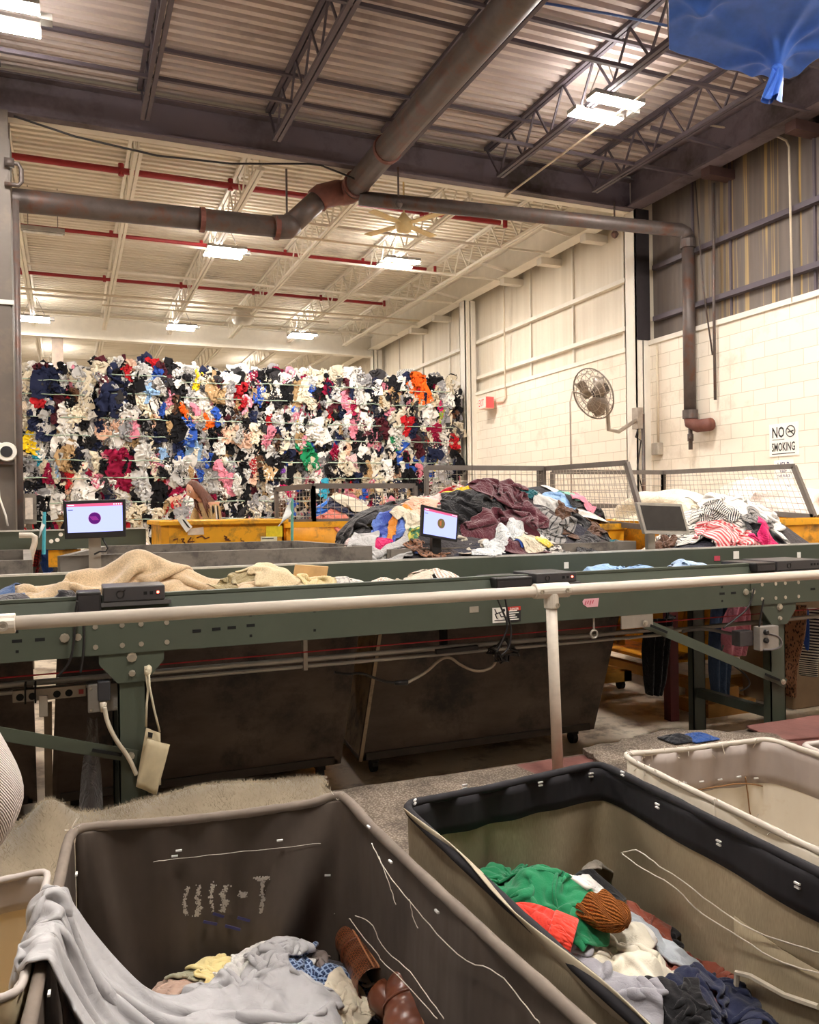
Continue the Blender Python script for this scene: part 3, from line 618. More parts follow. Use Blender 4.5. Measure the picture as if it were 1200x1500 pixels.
# cables below
def cable(name, pts, r, m, lab, sm=2):
    P = [Vector(p) for p in pts]
    for _ in range(sm):
        Q = [P[0]]
        for a, b_ in zip(P, P[1:]): Q += [a*.75+b_*.25, a*.25+b_*.75]
        P = Q+[P[-1]]
    return tag(MB().tube(P, r, 7).build(name, m, smooth=True), lab, 'cable')
cable('power_cable', [onY(x, y, 4.31) for x, y in ((113, 880), (110, 905), (108, 950), (100, 975), (85, 990))], .006, black, 'thin black cord hanging from the first power supply over the green frame')
cable('power_cable', [onY(x, y, 4.31) for x, y in ((122, 905), (123, 935), (122, 960), (118, 985))], .006, black, 'black cord with moulded plug hanging beside the first splice plate')
cable('power_cable', [onY(x, y, 4.31) for x, y in ((728, 875), (735, 892), (745, 915), (738, 935), (728, 955))], .006, black, 'black cord crossing the danger sticker')
cable('power_cable', [onY(x, y, 4.31) for x, y in ((740, 875), (744, 900), (750, 925), (746, 950), (735, 960))], .006, black, 'second black cord dropping past the danger sticker into the coil')
P = []
for i in range(90):
    a = i*.42; rr = 13+5*sin(i*1.7); c = onY(738+rr*1.25*cos(a)+3*sin(i*.9), 953+rr*.95*sin(a)+2*cos(i*1.3), 4.52+.03*sin(i*.77)); P.append(c)
tag(MB().tube(P, .006, 6).build('cord_coil', black, smooth=True), 'tangled coil of black cord tied under the conveyor below the danger sticker', 'cable')
cable('extension_lead', [onY(x, y, 4.55) for x, y in ((597, 1000), (625, 985), (645, 965), (660, 962), (675, 975), (700, 985), (722, 978), (728, 965), (722, 955))], .009, mat('beige cord', srgb(170, 156, 138), .6), 'beige extension lead looping under the conveyor to a black plug')
cable('extension_lead', [onY(x, y, 4.56) for x, y in ((490, 985), (510, 988), (530, 985), (560, 998), (580, 1000), (596, 1000))], .008, black, 'black lead joined to the beige extension lead')
q = onY(590, 1000, 4.55); tag(MB().tube([q+np.array([-.05, 0, .003]), q+np.array([.03, 0, 0])], [.012, .018], 8).build('plug', black, smooth=True), 'black plug on the beige extension lead', 'plug')
tag(MB().bar(onY(638, 955, 4.56), onY(700, 948, 4.56), .03, .03).build('power_adapter', black, bevel=.006), 'long black power adapter strapped along the conduit beside the cord coil', 'adapter')
tag(MB().box(*(lambda q: (q[0]-.022, q[0]+.022))(onY(650, 925, 4.66)), 4.65, 4.68, .6, .86).build('hanger_strap', hole_m), 'black strap holding up the conduits behind the power adapter', 'strap')
# power strip, outlet box, white lead
q0, q1 = onY(18, 1033, 4.5), onY(126, 1003, 4.5)
st_ = thing('power_strip', 'pale six-outlet power strip with red switch under the conveyor', 'power strip', q0)
strip_m = mat('strip beige', srgb(150, 140, 126), .5)
MB().box(q0[0], q1[0], 4.5, 4.56, q0[2]+.01, q1[2]).build('housing', strip_m, st_, bevel=.004)
for i in range(5):
    if i == 2: continue
    x = q0[0]+.035+i*.056; MB().lathe((x, 4.5, q0[2]+.035), [(.018, 0), (.018, .002)], axis=(0, -1, 0), n=12).build('outlet', hole_m, st_)
MB().box(q1[0]-.035, q1[0]-.012, 4.496, 4.5, q0[2]+.025, q0[2]+.048).build('switch', mat('switch red', srgb(150, 30, 36), .4), st_)
tag(MB().box(q0[0]+.12, q0[0]+.16, 4.485, 4.52, q0[2]-.07, q0[2]+.035).build('white_adapter', strip_m, bevel=.004), 'pale adapter plugged into the power strip', 'adapter')
for dx in (.055, .10): tag(MB().box(q0[0]+dx, q0[0]+dx+.008, 4.492, 4.565, q0[2]-.0, q1[2]+.03).build('cable_tie', hole_m), f'black tie {"nearer the end" if dx < .08 else "second from the end"} of the power strip', 'tie')
q0, q1 = onY(129, 1045, 4.42), onY(174, 1000, 4.42)
ob = thing('outlet_box', 'grey outlet box with black adapter beside the first conveyor leg', 'outlet', q0)
MB().box(q0[0], q1[0], 4.42, 4.47, q0[2], q1[2]).build('box', mat('outlet grey', srgb(140, 134, 126), .5), ob, bevel=.005)
MB().box(q0[0]+.045, q0[0]+.105, 4.36, 4.42, q0[2]+.065, q1[2]+.025).build('adapter', mat('adapter black', srgb(44, 44, 48), .5), ob, bevel=.006)
for dx, dz in ((.015, .02), (.015, -.02), (-.015, -.02)):
    MB().lathe((q0[0]+.015 if dx > 0 else q1[0]-.015, 4.42, q1[2]-.02 if dz > 0 else q0[2]+.015), [(.007, 0), (.006, .003)], axis=(0, -1, 0), n=8).build('screw', bolt_m, ob)
b = MB(); qp = onY(151, 1028, 4.38); b.tube([qp, qp+np.array([0, 0, -.05])], [.02, .012], 10); b.build('plug', mat('plug clear', srgb(206, 196, 176), .3), ob, smooth=True)
cable('white_lead', [onY(x, y, 4.32) for x, y in ((153, 1036), (157, 1058), (170, 1085), (188, 1108), (200, 1135))], .011, mat('ivory cord', srgb(206, 196, 176), .5), 'ivory power lead curving from the outlet box across the first conveyor leg')
# canvas pouch
can = fabric('natural canvas', srgb(216, 202, 168), bs=200, fold=0)
q = onY(217, 981, 4.33)
po = thing('canvas_pouch', 'small natural canvas pouch hung by a cord from the conveyor leg', 'pouch', q)
cordm = mat('cotton cord', srgb(214, 204, 178), .9, bump=.5, bscale=200)
MB().tube([onY(x, y, 4.32) for x, y in ((213, 976), (214, 990), (217, 1010), (215, 1030), (214, 1065))], .006, 6).build('cord', cordm, po, smooth=True)
MB().tube([onY(x, y, 4.31) for x, y in ((218, 980), (219, 1005), (226, 1040), (234, 1072))], .006, 6).build('cord', cordm, po, smooth=True)
b = MB(); c = Vector(onY(217, 982, 4.32)); b.lathe(c, [(.004, -.03), (.016, -.02), (.02, 0), (.016, .018), (.004, .028)], axis=(.2, 0, 1), n=10); b.build('knot', cordm, po, smooth=True)
def quadgrid(c4, n, thick=0, bulge=0):
    A, B, C, D = [np.array(onY(*p, y)) for p, y in c4]; P = np.zeros((n, n, 3))
    for j in range(n):
        for i in range(n):
            u, v = i/(n-1), j/(n-1); P[j, i] = (A*(1-u)+B*u)*(1-v)+(D*(1-u)+C*u)*v
            P[j, i, 1] -= bulge*sin(PI*u)*sin(PI*v) - .004*sin(9*u+4*v)
    return P
MB().grid(quadgrid((((216, 1082), 4.31), ((249, 1091), 4.31), ((229, 1165), 4.31), ((199, 1152), 4.31)), 9, bulge=.02)).build('front_panel', can, po, smooth=True, solid=.003)
MB().grid(quadgrid((((214, 1066), 4.325), ((235, 1074), 4.33), ((236, 1150), 4.33), ((199, 1152), 4.33)), 7)).build('back_panel', can, po, smooth=True, solid=.003)
MB().prism([onY(217, 1072, 4.318), onY(224, 1074, 4.318), onY(223, 1081, 4.318), onY(217, 1080, 4.318)], (0, .002, 0)).build('snap_tag', black, po)
# drive switch box by the second leg
q0, q1 = onY(1104, 952, 4.36), onY(1131, 915, 4.36)
sw = thing('switch_box', 'grey conveyor switch box with two black knobs by the second leg', 'switch box', q0)
MB().box(q0[0], q1[0], 4.3, 4.36, q0[2], q1[2]).build('box', mat('outlet grey', srgb(140, 134, 126), .5), sw, bevel=.004)
MB().box(q0[0]-.12, q0[0], 4.36, 4.44, q0[2]+.03, q1[2]-.03).build('rear_casing', mat('casing dark', srgb(66, 62, 62), .5), sw, bevel=.005)
for px, py in ((1121, 926), (1121, 938)):
    MB().lathe(onY(px, py, 4.3), [(.018, 0), (.018, .02), (.014, .025)], axis=(0, -1, 0), n=12).build('knob', black, sw)
cable('switch_lead', [onY(x, y, 4.3) for x, y in ((1126, 928), (1142, 932), (1147, 945), (1135, 952), (1118, 952))], .007, mat('grey cord', srgb(96, 92, 92), .5), 'grey lead looping out of the switch box by the second leg')
cable('power_cable', [onY(x, y, 4.32) for x, y in ((1105, 862), (1098, 890), (1080, 905), (1060, 920))], .006, black, 'black cord hanging across the green frame by the second leg')
cable('power_cable', [onY(x, y, 4.32) for x, y in ((1119, 878), (1115, 900), (1112, 920))], .006, black, 'short black cord with plug above the switch box')
cable('loose_lead', [onY(x, y, 4.5) for x, y in ((1060, 945), (1055, 960), (1075, 975), (1095, 990), (1100, 1005), (1085, 1012))], .006, black, 'thin black lead dangling behind the diagonal brace')
cable('motor_hose', [onY(x, y, 4.55) for x, y in ((1000, 925), (1030, 920), (1070, 928), (1105, 935))], .012, mat('grey hose', srgb(110, 108, 104), .5), 'grey flexible hose running behind the brace to the switch box')
# ------------------------------------------------------------------ plywood carts behind the belt
plyd = mat('dark stained plywood', srgb(98, 84, 74), .75, var=.4, scale=2.2, stretch=(1, 1, 2.5), bump=.15, bscale=15, dirt=(.04, .032, .028, 1), dscale=2.2)
plyl = mat('lit tan worn plywood', srgb(186, 164, 136), .75, var=.25, scale=5, stretch=(1, 1, .25), dirt=(.16, .12, .09, 1), dscale=5)  # worn wood for one cart end, its lit tone put into the colour
grey_w = mat('weathered rim board', srgb(128, 120, 110), .7, var=.3, scale=7, stretch=(.3, 1, 1), dirt=(.1, .085, .075, 1), dscale=6)
castm = mat('caster rubber', srgb(24, 23, 23), .6)
def cart(label, tf, tb, bf, bb, ztop, zbot, yf, yb, lite=None):
    """tf=(xl,xr) top front, tb top rear, bf bottom front, bb bottom rear"""
    r = thing('plywood_cart', label, 'cart', ((tf[0]+tf[1])/2, (yf+yb)/2, zbot))
    T = [Vector((tf[0], yf, ztop)), Vector((tf[1], yf, ztop)), Vector((tb[1], yb, ztop)), Vector((tb[0], yb, ztop))]
    Bt = [Vector((bf[0], yf, zbot)), Vector((bf[1], yf, zbot)), Vector((bb[1], yb-.05, zbot)), Vector((bb[0], yb-.05, zbot))]
    cen = sum(T, Vector())/4
    for i, nm in enumerate(('front_panel', 'end_panel', 'rear_panel', 'end_panel')):
        a, b_, c, d = Bt[i], Bt[(i+1) % 4], T[(i+1) % 4], T[i]
        n = (b_-a).cross(d-a).normalized(); n = n*(.025 if n.dot(cen-a) > 0 else -.025)
        MB().prism([a, b_, c, d], n).build(nm, lite if (lite and i == 3) else plyd, r)
        n.z = 0
        MB().bar(d+n*.4, c+n*.4, .05, .10).build('rim_board', grey_w, r)
    MB().prism(Bt, (0, 0, .03)).build('bottom', plyd, r)
    MB().bar(Bt[0]+Vector((.05, -.012, .03)), Bt[1]+Vector((-.05, -.012, .03)), .02, .05).build('skid_rail', mat('skid', srgb(74, 66, 60), .6), r)
    for i in (0, 1, 2, 3):
        p = Bt[i]*.86+(sum(Bt, Vector())/4)*.14
        b = MB(); b.cyl((p.x-.02, p.y, ZF+.05), (p.x+.02, p.y, ZF+.05), .05, 12); b.box(p.x-.03, p.x+.03, p.y-.04, p.y+.04, ZF+.08, zbot); b.build('caster', castm, r)
    return r
cart('dark plywood cart behind the belt below the first monitor', (-.05, 1.96), (.25, 1.80), (-.12, 1.72), (.1, 1.7), 1.2, -.25, 5.45, 6.95)
cart('dark plywood cart heaped with clothes behind the rail post, worn end in lit tan', (2.12, 4.25), (2.3, 4.2), (1.86, 3.83), (2.0, 3.8), 1.17, -.26, 5.47, 6.95, plyl)
cart('dark plywood cart beside the putty column, partly hidden by the knit sleeve', (-2.2, -.22), (-2.1, -.3), (-2.1, -.2), (-2.0, -.3), 1.18, -.25, 5.5, 7.2)
# grey trailing cloths and board in the gap
tag(MB().prism([onY(64, 1030, 5.3), onY(76, 1028, 5.3), onY(77, 1180, 5.3), onY(66, 1181, 5.3)], (0, .02, 0)).build('wood_batten', mat('dull batten', srgb(140, 122, 104), .8, var=.3)), 'worn pale batten standing in the gap under the power strip', 'batten')
# ------------------------------------------------------------------ monitors on posts
scr_bg = emat('screen lavender', (.36, .40, .92, 1), 1.0); scr_bar = emat('screen bar', (.62, .10, .2, 1), .8); scr_w = emat('screen white', (1, .9, .95, 1), 1)
def monitor(label, c4, y, post_px, pz0, kind, bz, tilt=0, ang=0.):
    TL, TR, BR, BL = [np.array(onY(*p, y)) for p in c4]
    r = thing('monitor', label, 'monitor', (float(TL[0]+TR[0])/2, y, pz0))
    def pt(u, v, d=0.): p = (TL*(1-u)+TR*u)*(1-v)+(BL*(1-u)+BR*u)*v; return (p[0], y+d+ang*(u-.5), p[2])
    MB().prism([pt(0, 0), pt(1, 0), pt(1, 1), pt(0, 1)], (0, .035, 0)).build('case', black if kind != 'off' else mat('silver bezel', srgb(176, 170, 160), .4, .3), r, bevel=.004)
    m = .055; mb_ = bz
    MB().prism([pt(m, m*1.6, -.003), pt(1-m, m*1.6, -.003), pt(1-m, 1-mb_, -.003), pt(m, 1-mb_, -.003)], (0, .002, 0)).build('screen', scr_bg if kind != 'off' else mat('dead screen', srgb(44, 42, 42), .25), r)
    if kind != 'off':
        MB().prism([pt(m, m*1.6, -.005), pt(1-m, m*1.6, -.005), pt(1-m, m*1.6+.075, -.005), pt(m, m*1.6+.075, -.005)], (0, .0015, 0)).build('menu_bar', scr_bar, r)
        b = MB()
        for i in range(4): b.prism([pt(.80+i*.038, .105, -.0065), pt(.815+i*.038, .105, -.0065), pt(.815+i*.038, .14, -.0065), pt(.80+i*.038, .14, -.0065)], (0, .001, 0))
        b.prism([pt(.07, .115, -.0065), pt(.17, .115, -.0065), pt(.17, .13, -.0065), pt(.07, .13, -.0065)], (0, .001, 0)); b.build('menu_icons', scr_w, r)
        MB().prism([pt(.07, .235, -.0065), pt(.15, .235, -.0065), pt(.15, .255, -.0065), pt(.07, .255, -.0065)], (0, .001, 0)).build('caption', emat('screen ink', (.1, .08, .3, 1), .5), r)
        asp = (TR[0]-TL[0])/(TL[2]-BL[2]); cu, cv_ = (.49, .48) if kind == 'a' else (.52, .48); R = .155 if kind == 'a' else .13
        def disc(rad, d): return [pt(cu+rad*cos(a*PI/12)/asp, cv_-rad*sin(a*PI/12)*(1. if kind == 'a' else 1.25), d) for a in range(24)]
        MB().prism(disc(R*1.07, -.0055), (0, .001, 0)).build('dial_edge', emat('dial edge', (.75, .5, .75, 1), .6), r)
        MB().prism(disc(R, -.0065), (0, .001, 0)).build('dial', emat('dial purple', (.10, .012, .14, 1), .7) if kind == 'a' else emat('dial olive', (.16, .12, .05, 1), .7), r)
        b = MB()
        if kind == 'a':
            for i in range(5):
                o = (i-2)*.022; b.prism([pt(cu-.03+o-.006, cv_-.05, -.0075), pt(cu-.03+o+.003, cv_-.055, -.0075), pt(cu+.02+o+.003, cv_+.05, -.0075), pt(cu+.02+o-.006, cv_+.055, -.0075)], (0, .001, 0))
            b.build('dial_pattern', emat('dial magenta', (.45, .05, .35, 1), .6), r)
        else:
            b.prism([pt(cu-.05, cv_-.06, -.0075), pt(cu, cv_-.11, -.0075), pt(cu, cv_+.1, -.0075), pt(cu-.04, cv_+.06, -.0075)], (0, .001, 0)); b.build('dial_pattern', emat('dial rust', (.55, .16, .06, 1), .6), r)
    bx, by = post_px; q = onY(bx, by, y+.05); w = .035
    pb = pt(.5, .98, 0)
    MB().box(q[0]-w, q[0]+w, 5.252, y+.06, .86, .92).build('post_bracket', galv, r)
    MB().box(q[0]-w, q[0]+w, y+.05, y+.09, pz0, pb[2]+.06).build('post', galv if kind != 'b' else black, r)
    return r
mo = monitor('black monitor with lavender screen and purple disc on a grey post by the sherpa blanket', ((92, 734), (184, 731), (185, 786), (95, 790)), 5.32, (139, 800), .82, 'a', .16)
MB().tube([onY(x, y, 5.34) for x, y in ((150, 788), (158, 803), (155, 808), (146, 808), (138, 812))], .006, 6).build('cable', black, mo, smooth=True)
monitor('small tilted monitor with lavender screen standing among the heaped clothes', ((619, 739), (673, 752), (670, 794), (617, 785)), 5.32, (640, 805), .82, 'b', .09)
monitor('switched-off silver-framed monitor before the caged yellow hoppers', ((930, 736), (1002, 738), (1014, 783), (942, 782)), 5.32, (955, 800), .82, 'off', .12, ang=.05)
# ------------------------------------------------------------------ floor coverings on the platform
rug_y = lambda a: onZ(*a, 0)
t = NT('grey loop carpet'); v = t.new('ShaderNodeTexVoronoi', Scale=85.); t.link(t.coord(), v.inputs['Vector'])
c = t.ramp(v.outputs['Distance'], [(.1, srgb(190, 176, 160)), (.6, srgb(124, 110, 96))]); c = t.mix(t.ramp(t.noise(2.2, 5, .7), [(.4, (0, 0, 0, 1)), (.7, (1, 1, 1, 1))]), c, srgb(96, 88, 82), 'MULTIPLY')
t.link(c, t.b.inputs['Base Color']); t.b.inputs['Roughness'].default_value = .95; t.bump(v.outputs['Distance'], -.9, .02); carpet_m = t.m
t = NT('brown mat'); c = t.ramp(t.noise(3, 5, .7), [(.3, srgb(104, 66, 60)), (.7, srgb(140, 92, 84))]); t.link(c, t.b.inputs['Base Color']); t.b.inputs['Roughness'].default_value = .6; t.bump(t.noise(40), .2); mat_m = t.m
def slab(name, pts, z0, z1, m, lab, cat):
    P = [(p[0], p[1], z0) for p in pts]; return tag(MB().prism(P, (0, 0, z1-z0)).build(name, m, bevel=.004), lab, cat)
def ragged(pts, amp=.02, n=14):
    out = []
    for a, b_ in zip(pts, pts[1:]+pts[:1]):
        for i in range(n):
            k = i/n; out.append((a[0]*(1-k)+b_[0]*k+rnd.uniform(-amp, amp), a[1]*(1-k)+b_[1]*k+rnd.uniform(-amp, amp)))
    return out
slab('carpet_runner', ragged([(.75, 3.2), (2.36, 3.4), (2.38, 4.15), (.75, 4.2)], .012), .0, .02, carpet_m, 'worn pale grey carpet runner on the platform behind the brown and black carts', 'carpet')
slab('shag_carpet', ragged([(2.62, 3.3), (3.9, 3.2), (4.12, 3.92), (3.62, 4.3), (2.85, 4.18)], .02), .016, .05, carpet_m, 'speckled grey shag carpet offcut at the platform edge by the white cart', 'carpet')
slab('rubber_mat', ragged([(2.3, 3.0), (3.2, 3.0), (3.2, 4.16), (2.3, 4.17)], .008), .001, .014, mat_m, 'brown rubber mat at the foot of the rail post', 'mat')
slab('rubber_mat', ragged([(3.95, 3.1), (5.2, 3.0), (4.95, 3.85), (4.1, 3.95)], .012), .003, .018, mat_m, 'brown rubber mat with scalloped edge beyond the white cart, lower sheet', 'mat')
slab('rubber_mat', ragged([(4.05, 3.85), (6.2, 3.6), (6.2, 4.2), (4.15, 4.2)], .012), .019, .033, mat_m, 'brown rubber mat with scalloped edge under the second conveyor leg', 'mat')
q = onZ(1025, 1080, .06)
for i, (dx, dy, c_) in enumerate(((0, 0, srgb(40, 80, 150)), (-.13, .03, srgb(24, 26, 34)))):
    b = MB(); P = np.zeros((9, 12, 3))
    for jj in range(9):
        for ii in range(12):
            P[jj, ii] = (q[0]+dx+(ii-6)*.018, q[1]+dy+(jj-4)*.022, .055+.035*abs(sin(ii*1.1+jj*.6))*sin(PI*jj/8)*sin(PI*ii/11)+.004)
    tag(b.grid(P).build('dropped_glove', fabric(f'glove{i}', c_), smooth=True, solid=.01, sub=1), ('crumpled blue glove lying on the shag carpet' if i == 0 else 'crumpled black glove beside the blue glove on the shag carpet'), 'glove')
# ------------------------------------------------------------------ cloth: a small position-based solver over height fields
class HF:
    def __init__(s, x0, x1, y0, y1, dx, z=0.):
        s.x0, s.y0, s.dx = x0, y0, dx; s.nx = int((x1-x0)/dx)+2; s.ny = int((y1-y0)/dx)+2; s.h = np.full((s.ny, s.nx), float(z))
    def XY(s): return np.meshgrid(s.x0+np.arange(s.nx)*s.dx, s.y0+np.arange(s.ny)*s.dx)
    def at(s, x, y):
        fx = np.clip((x-s.x0)/s.dx, 0, s.nx-1.001); fy = np.clip((y-s.y0)/s.dx, 0, s.ny-1.001)
        i = fx.astype(int); j = fy.astype(int); u = fx-i; v = fy-j; h = s.h
        return (h[j, i]*(1-u)+h[j, i+1]*u)*(1-v)+(h[j+1, i]*(1-u)+h[j+1, i+1]*u)*v
    def raise_(s, P, M):
        Q = P
        for _ in range(2):
            A = np.empty((Q.shape[0], Q.shape[1]*2-1, 3)); A[:, ::2] = Q; A[:, 1::2] = (Q[:, 1:]+Q[:, :-1])/2
            B = np.empty((A.shape[0]*2-1, A.shape[1], 3)); B[::2] = A; B[1::2] = (A[1:]+A[:-1])/2; Q = B
            m = np.empty((M.shape[0], M.shape[1]*2-1)); m[:, ::2] = M; m[:, 1::2] = np.minimum(M[:, 1:], M[:, :-1])
            n = np.empty((m.shape[0]*2-1, m.shape[1])); n[::2] = m; n[1::2] = np.minimum(m[1:], m[:-1]); M = n
        k = M.ravel() > .5; Q = Q.reshape(-1, 3)[k]
        i = np.rint((Q[:, 0]-s.x0)/s.dx).astype(int); j = np.rint((Q[:, 1]-s.y0)/s.dx).astype(int)
        ok = (i >= 0) & (i < s.nx) & (j >= 0) & (j < s.ny); np.maximum.at(s.h, (j[ok], i[ok]), Q[ok, 2])
    def hit(s, px, py, d0=.5, d1=14.):
        d = ray(px, py); d = d/np.dot(d, FW)
        tt = np.arange(d0, d1, .01); p = CP[None]+tt[:, None]*d[None]
        inside = (p[:, 0] > s.x0) & (p[:, 0] < s.x0+s.dx*(s.nx-1)) & (p[:, 1] > s.y0) & (p[:, 1] < s.y0+s.dx*(s.ny-1))
        k = np.where(inside & (p[:, 2] <= s.at(p[:, 0], p[:, 1])))[0]
        if len(k): return p[k[0]]
        k = np.where(inside)[0]; g = k[np.argmin(p[k, 2]-s.at(p[k, 0], p[k, 1]))]; return p[g]
def shape(kind, nx=24, ny=26):
    M = np.ones((ny, nx)); u, v = np.meshgrid(np.linspace(0, 1, nx), np.linspace(0, 1, ny))
    if kind == 'tee': M[(v < .68) & ((u < .2) | (u > .8))] = 0; M[(v > .93) & (abs(u-.5) < .13)] = 0
    elif kind == 'long': M[(v < .62) & (v > .0) & ((u < .27) | (u > .73))] = 0; M[(v > .94) & (abs(u-.5) < .09)] = 0
    elif kind == 'pants': M[(v < .66) & (abs(u-.5) < .09)] = 0
    elif kind == 'sleeve': M[(abs(u-.5) > .5-.12*v)] = 0
    elif kind == 'round': M[(u-.5)**2+(v-.5)**2 > .25] = 0
    elif kind == 'skirt': M[abs(u-.5) > .5-.22*v] = 0
    return M
def drape(M, P, H, L, steps=46, iters=7, grav=9.8, fric=.75, pin=None, eps=.006, bend=.12, damp=.96, soft=.35, mu=.45):
    Lx, Ly = L; Ld = math.hypot(Lx, Ly); Pp = P.copy(); W = M[..., None]; dt = .02
    if pin is not None: PIN = P[pin].copy()
    def sets():
        out = []
        for st, Lr, k, ax in ((1, Lx, 1., 1), (1, Ly, 1., 0), (2, 2*Lx, bend, 1), (2, 2*Ly, bend, 0)):
            n = P.shape[ax]
            for par in range(2*st):
                idx = [i for i in range(par % (2*st), n-st, 2*st)]
                if not idx: continue
                a = np.array(idx); b = a+st
                sa = (slice(None), a) if ax == 1 else (a, slice(None)); sb = (slice(None), b) if ax == 1 else (b, slice(None))
                out.append((sa, sb, Lr, k, (M[sa]*M[sb])[..., None]))
        for sg in (0, 1):
            for pj in (0, 1):
                ja = np.arange(pj, P.shape[0]-1, 2)
                for pi in (0, 1):
                    ia = np.arange(pi, P.shape[1]-1, 2)
                    if len(ja) and len(ia):
                        sa = np.ix_(ja, ia) if sg == 0 else np.ix_(ja, ia+1); sb = np.ix_(ja+1, ia+1) if sg == 0 else np.ix_(ja+1, ia)
                        out.append((sa, sb, Ld, .4, (M[sa]*M[sb])[..., None]))
        return out
    S = sets()
    for s in range(steps):
        V = (P-Pp)*damp; Pp = P.copy(); P = P+np.clip(V, -.06, .06); P[..., 2] -= grav*dt*dt
        for it in range(iters):
            for sa, sb, Lr, k, w in S:
                a = P[sa]; b = P[sb]; d = b-a; l = np.sqrt((d*d).sum(-1, keepdims=True))+1e-9
                g = (l-Lr)/l; g = np.where(g < 0, g*soft, g)
                if k < .2: g = np.where(g < 0, g*1.5, 0)
                c = d*(g*.5*k)*w; P[sa] = a+c; P[sb] = b-c
            if pin is not None: P[pin] = PIN
        if H is not None:
            h = H.at(P[..., 0], P[..., 1])+eps; low = P[..., 2] < h
            P[..., 2] = np.where(low, h, P[..., 2])
            P[..., :2] = np.where(low[..., None], P[..., :2]*(1-mu)+Pp[..., :2]*mu, P[..., :2])
            Pp[..., :2] = np.where(low[..., None], P[..., :2]*fric+Pp[..., :2]*(1-fric), Pp[..., :2]); Pp[..., 2] = np.where(low, P[..., 2], Pp[..., 2])
    return P
def lumps(ny, nx, amp, k=4, seed=None, pw=1.):
    r = np.random.default_rng(seed if seed is not None else rng.integers(1 << 30)); u, v = np.meshgrid(np.linspace(0, 1, nx), np.linspace(0, 1, ny)); o = np.zeros((ny, nx))
    for f in range(1, k+1):
        for _ in range(3):
            a = r.uniform(0, 2*PI); ph = r.uniform(0, 6.28); o += np.sin(2*PI*f*(u*cos(a)+v*sin(a))*1.1+ph)/f**pw*amp/2
    return o
def sheet_mesh(name, P, M, m, parent=None, solid=.006, sub=1, off=None, thick=None):
    ny, nx = M.shape; ids = -np.ones((ny, nx), int); k = M > .5
    f = [(j, i) for j in range(ny-1) for i in range(nx-1) if k[j, i] and k[j, i+1] and k[j+1, i] and k[j+1, i+1]]
    use = np.zeros((ny, nx), bool)
    for j, i in f: use[j:j+2, i:i+2] = True
    ids[use] = np.arange(use.sum()); b = MB(); b.v = [tuple(p) for p in P[use]]
    b.f = [(ids[j, i], ids[j, i+1], ids[j+1, i+1], ids[j+1, i]) for j, i in f]; b.mi = [0]*len(b.f)
    u, v = np.meshgrid(np.linspace(0, 1, nx), np.linspace(0, 1, ny)); uv = np.stack([u, v], -1)[use]
    return b.build(name, m, parent, smooth=True, solid=solid, sub=sub, uv=uv)
def garment(name, label, cat, m, H, at, kind='tee', size=(.55, .65), rot=0., squash=(.7, .7), n=24, lump=.10, drop=.06, group=None, sub=1, steps=44, stack=True, slope=0., bend=.12, solid=.006, seed=None, mu=.45, soft=.35, iters=7, grav=6.):
    """one piece of clothing dropped crumpled on the heap"""
    nx = n; ny = max(8, int(n*size[1]/size[0])); M = shape(kind, nx, ny); L = (size[0]/(nx-1), size[1]/(ny-1))
    u, v = np.meshgrid((np.linspace(0, 1, nx)-.5)*size[0]*squash[0], (np.linspace(0, 1, ny)-.5)*size[1]*squash[1])
    wob = lumps(ny, nx, .05*size[0], 3, seed); u = u+wob*.6; v = v+lumps(ny, nx, .05*size[1], 3, seed and seed+1)*.6
    c, s = cos(rot), sin(rot); x = at[0]+u*c-v*s; y = at[1]+u*s+v*c
    z = H.at(x, y)+drop+(np.abs(lumps(ny, nx, lump*.7, 6, seed and seed+2, .55)) if n < 44 else sum(np.abs(lumps(ny, nx, lump*a_, 2+q_*2, (seed or 1)+q_*31, .3)) for q_, a_ in ((0, .5), (1, .3), (2, .22), (4, .14)))); P = np.stack([x, y, z], -1)
    P = drape(M, P, H, L, steps=steps, bend=bend, mu=mu, soft=soft, iters=iters, grav=grav)
    if stack: H.raise_(P, M)
    o = sheet_mesh(name, P, M, m, solid=solid, sub=sub)
    return tag(o, label, cat, group)
# colours
C = dict(black=srgb(26, 25, 28), charcoal=srgb(62, 60, 62), grey=srgb(150, 148, 150), lgrey=srgb(200, 198, 196), white=srgb(238, 234, 228), cream=srgb(232, 220, 196), navy=srgb(34, 40, 68),
         blue=srgb(52, 92, 186), sky=srgb(150, 186, 226), denim=srgb(84, 108, 148), red=srgb(190, 34, 42), crimson=srgb(150, 22, 62), maroon=srgb(84, 32, 42), pink=srgb(226, 140, 160), hot=srgb(222, 40, 110),
         tan=srgb(186, 154, 112), brown=srgb(96, 66, 48), rust=srgb(170, 86, 40), orange=srgb(246, 104, 30), yellow=srgb(244, 208, 40), lemon=srgb(240, 228, 150), olive=srgb(104, 104, 70), green=srgb(30, 130, 84), lime=srgb(176, 210, 60), teal=srgb(24, 96, 104), purple=srgb(120, 60, 160), lilac=srgb(180, 160, 210), peach=srgb(240, 196, 170), salmon=srgb(240, 140, 120), turq=srgb(60, 170, 200))
F = {k: fabric('cloth '+k, v) for k, v in C.items()}

